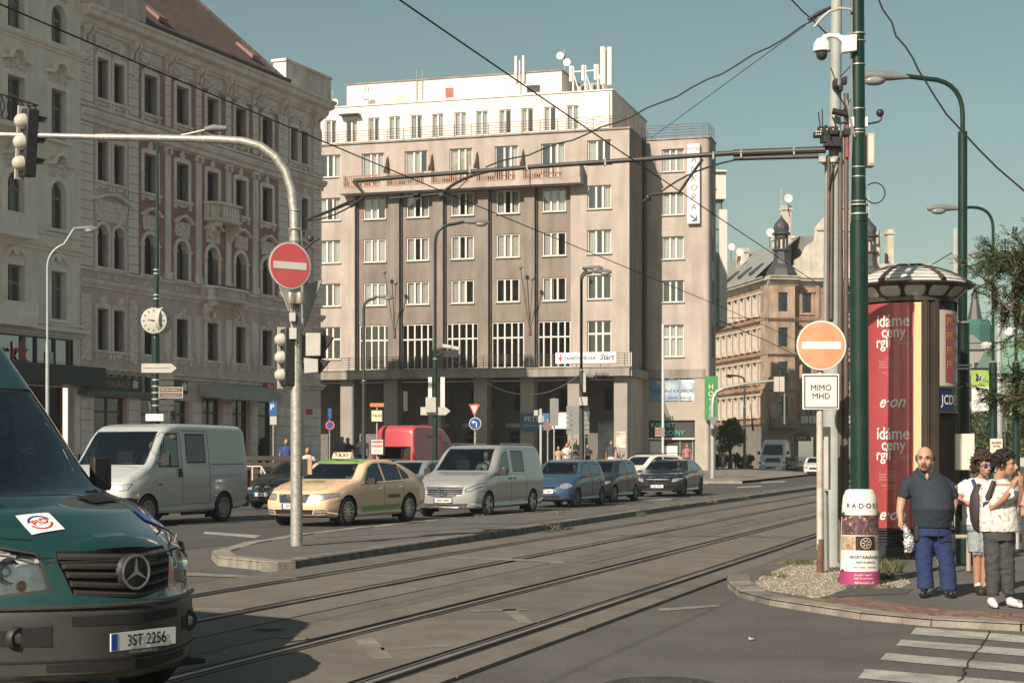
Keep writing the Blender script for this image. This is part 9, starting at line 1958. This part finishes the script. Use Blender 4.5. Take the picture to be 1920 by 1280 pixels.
# ---- figures in the distance
_fp = {}
def walker(px,pyh,Y,zf,top,leg,label,kind=0,rz=0,hair=(.04,.03,.02),grp=None,skirt=False,hat=None):
    zh = CAMH+(HZ-pyh)/FPX*Y; o = empty('person',label,'person',(X_(px,Y),Y,zf),rz,grp); k = (kind,skirt)
    if k not in _fp:
        b = MB(); headmesh(b,V(0,-.02,1.58)); b.tube([(0,0,1.52),(0,.01,1.42)],.05,10); rnd = random.Random(kind); sw = (.0,.12,-.1)[kind % 3]
        for s_ in (-1,1):
            if kind % 3 == 1: P = [V(s_*.19,0,1.38),V(s_*.25,.02,1.12),V(s_*.1,-.2,1.15)]
            else: P = [V(s_*.19,0,1.38),V(s_*.24,.03+sw*s_,1.1),V(s_*.24,-.03+sw*s_*1.5,.87)]
            b.tube(P,[.045,.038,.028],8); hand(b,P[-1],(P[-1]-P[-2])[:],(s_,0,0),s_,1,.5); b.tube([V(s_*.09,0,.9),V(s_*.1,-.02+sw*s_,.48),V(s_*.11,.02+sw*s_*1.6,.08)],[.08,.055,.04],8); b.tube([V(s_*.11,.03+sw*s_*1.6,.06),V(s_*.12,-.13+sw*s_*1.6,.04)],[.045,.035],8)
        rings(b,[(0,0,.88,.15,.1),(0,0,1.1,.13,.09),(0,0,1.38,.16,.09)],12); m1 = blob(b,'body',sk2,.022,1); b = MB(); rings(b,[(0,0,.92,.165,.12),(0,0,1.1,.15,.11),(0,0,1.3,.18,.115),(0,.0,1.42,.15,.09),(0,0,1.47,.07,.06)],14); [b.tube([V(s_*.16,0,1.4),V(s_*.23,.02,1.22)],[.07,.062],8) for s_ in (-1,1)]; m2 = blob(b,'shirt',tw,.02,2,None,.012,kind)
        b = MB(); rings(b,[(0,0,.8,.16,.12),(0,0,.96,.155,.115)],12)
        if skirt: rings(b,[(0,0,.5,.21,.19),(0,0,.8,.18,.14)],14)
        else: [b.tube([V(s_*.09,0,.86),V(s_*.1,-.02+sw*s_,.48),V(s_*.11,.02+sw*s_*1.6,.1 if kind % 2 else .42)],[.1,.08,.065],8) for s_ in (-1,1)]
        m3 = blob(b,'trousers',tw,.02,2,None,.01,kind); b = MB(); b.ball((0,.015,1.625),(.09,.105,.09),12); b.ball((0,.05,1.55),(.08,.07,.1 if not skirt else .16),10); m4 = blob(b,'hair',tw,.02,1); _fp[k] = [q.data for q in (m1,m2,m3,m4)]; [bpy.data.objects.remove(q) for q in (m1,m2,m3,m4)]
    sc = (zh-zf)/1.71; o.scale = (sc,sc,sc); d = _fp[k]; link('body',d[0],o)
    for i,(nm,col) in enumerate((('shirt',top),('skirt' if skirt else 'trousers',leg),('hair',hat or hair))):
        mm = mat('cloth_%02d_%02d_%02d' % tuple(int(c*99) for c in col),col,.85,var=.15,scale=6,bump=.3); q = link(nm if not (i == 2 and hat) else 'hat',d[i+1],o); q.data = d[i+1].copy(); q.data.materials.clear(); q.data.materials.append(mm)
W_,K_,T_ = (.55,.53,.5),(.025,.025,.03),(.42,.27,.2)
for a in ((1047,836,98,.35,T_,T_,'person in peach clothes leftmost of the sunlit group by the arcade',0),(1063,830,98,.35,W_,(.1,.12,.14),'person in white top with long hair beside the grey sign backs',1),(1066,826,100,.4,(.3,.26,.22),(.2,.18,.16),'person in tan top directly behind the long-haired one',2),(1079,822,98,.4,K_,(.1,.11,.13),'tall person with dark hair and black top at the lamp post',1),
          (1102,833,99,.4,K_,K_,'woman in black with crossed arms right of the two-headed lamp post',1),(1146,826,97,.4,(.05,.055,.07),(.5,.47,.42),'man in dark T-shirt and pale shorts walking before the ski poster',2),(1288,832,101,.5,(.35,.16,.16),(.06,.05,.05),'person in reddish patterned top in the doorway of the hotel wing',0),
          (1355,846,138,.15,W_,(.35,.36,.38),'person in white with a pale hat at the far kerb',0),(1370,848,140,.15,(.5,.42,.36),(.2,.18,.16),'person in pale top with backpack at the far kerb',1),(1381,850,142,.15,(.1,.1,.1),(.06,.06,.07),'person in dark clothes standing in the tree shade',0),(1397,847,139,.15,(.45,.3,.27),K_,'woman in pink top and black skirt at the right of the far kerb group',2),
          (537,822,78,.13,(.03,.06,.2),K_,'person in bright blue shirt on the restaurant terrace',0),(577,838,56,.1,(.55,.42,.38),(.4,.3,.3),'pale-dressed woman standing behind the dark saloon right of the mast',1),(641,818,92,.3,(.1,.11,.13),K_,'person in grey sitting low behind the dark estate car',0),(652,820,92,.3,K_,K_,'person in black beside the one in grey behind the dark estate car',1),(680,816,98,.35,(.4,.44,.48),K_,'person in pale blue shirt at the arcade pillar left of the red van',2)):
    walker(*a[:7],kind=a[7],skirt=('skirt' in a[6]),hat=(.5,.45,.36) if 'hat' in a[6] and 'pale hat' in a[6] else None)
walker(1960,868,15.9,PZ,(.5,.3,.28),(.3,.3,.32),'passer-by in pink cut off by the right picture edge',kind=1,rz=R(-30))
# ================================================================ THIN MORNING HAZE
hz_ = MB().box(-905,905,-65,1505,-1.2,56).build('haze',bpy.data.materials.new('haze_air'),smooth=False); tag(hz_,kind='stuff'); hm = hz_.data.materials[0]; hm.use_nodes = True; hn = hm.node_tree; hn.nodes.clear()
ho = hn.nodes.new('ShaderNodeOutputMaterial'); hv = hn.nodes.new('ShaderNodeVolumePrincipled'); hv.inputs['Color'].default_value = (.86,.9,.92,1); hv.inputs['Density'].default_value = .0004; hv.inputs['Anisotropy'].default_value = .2; hn.links.new(hv.outputs[0],ho.inputs['Volume'])
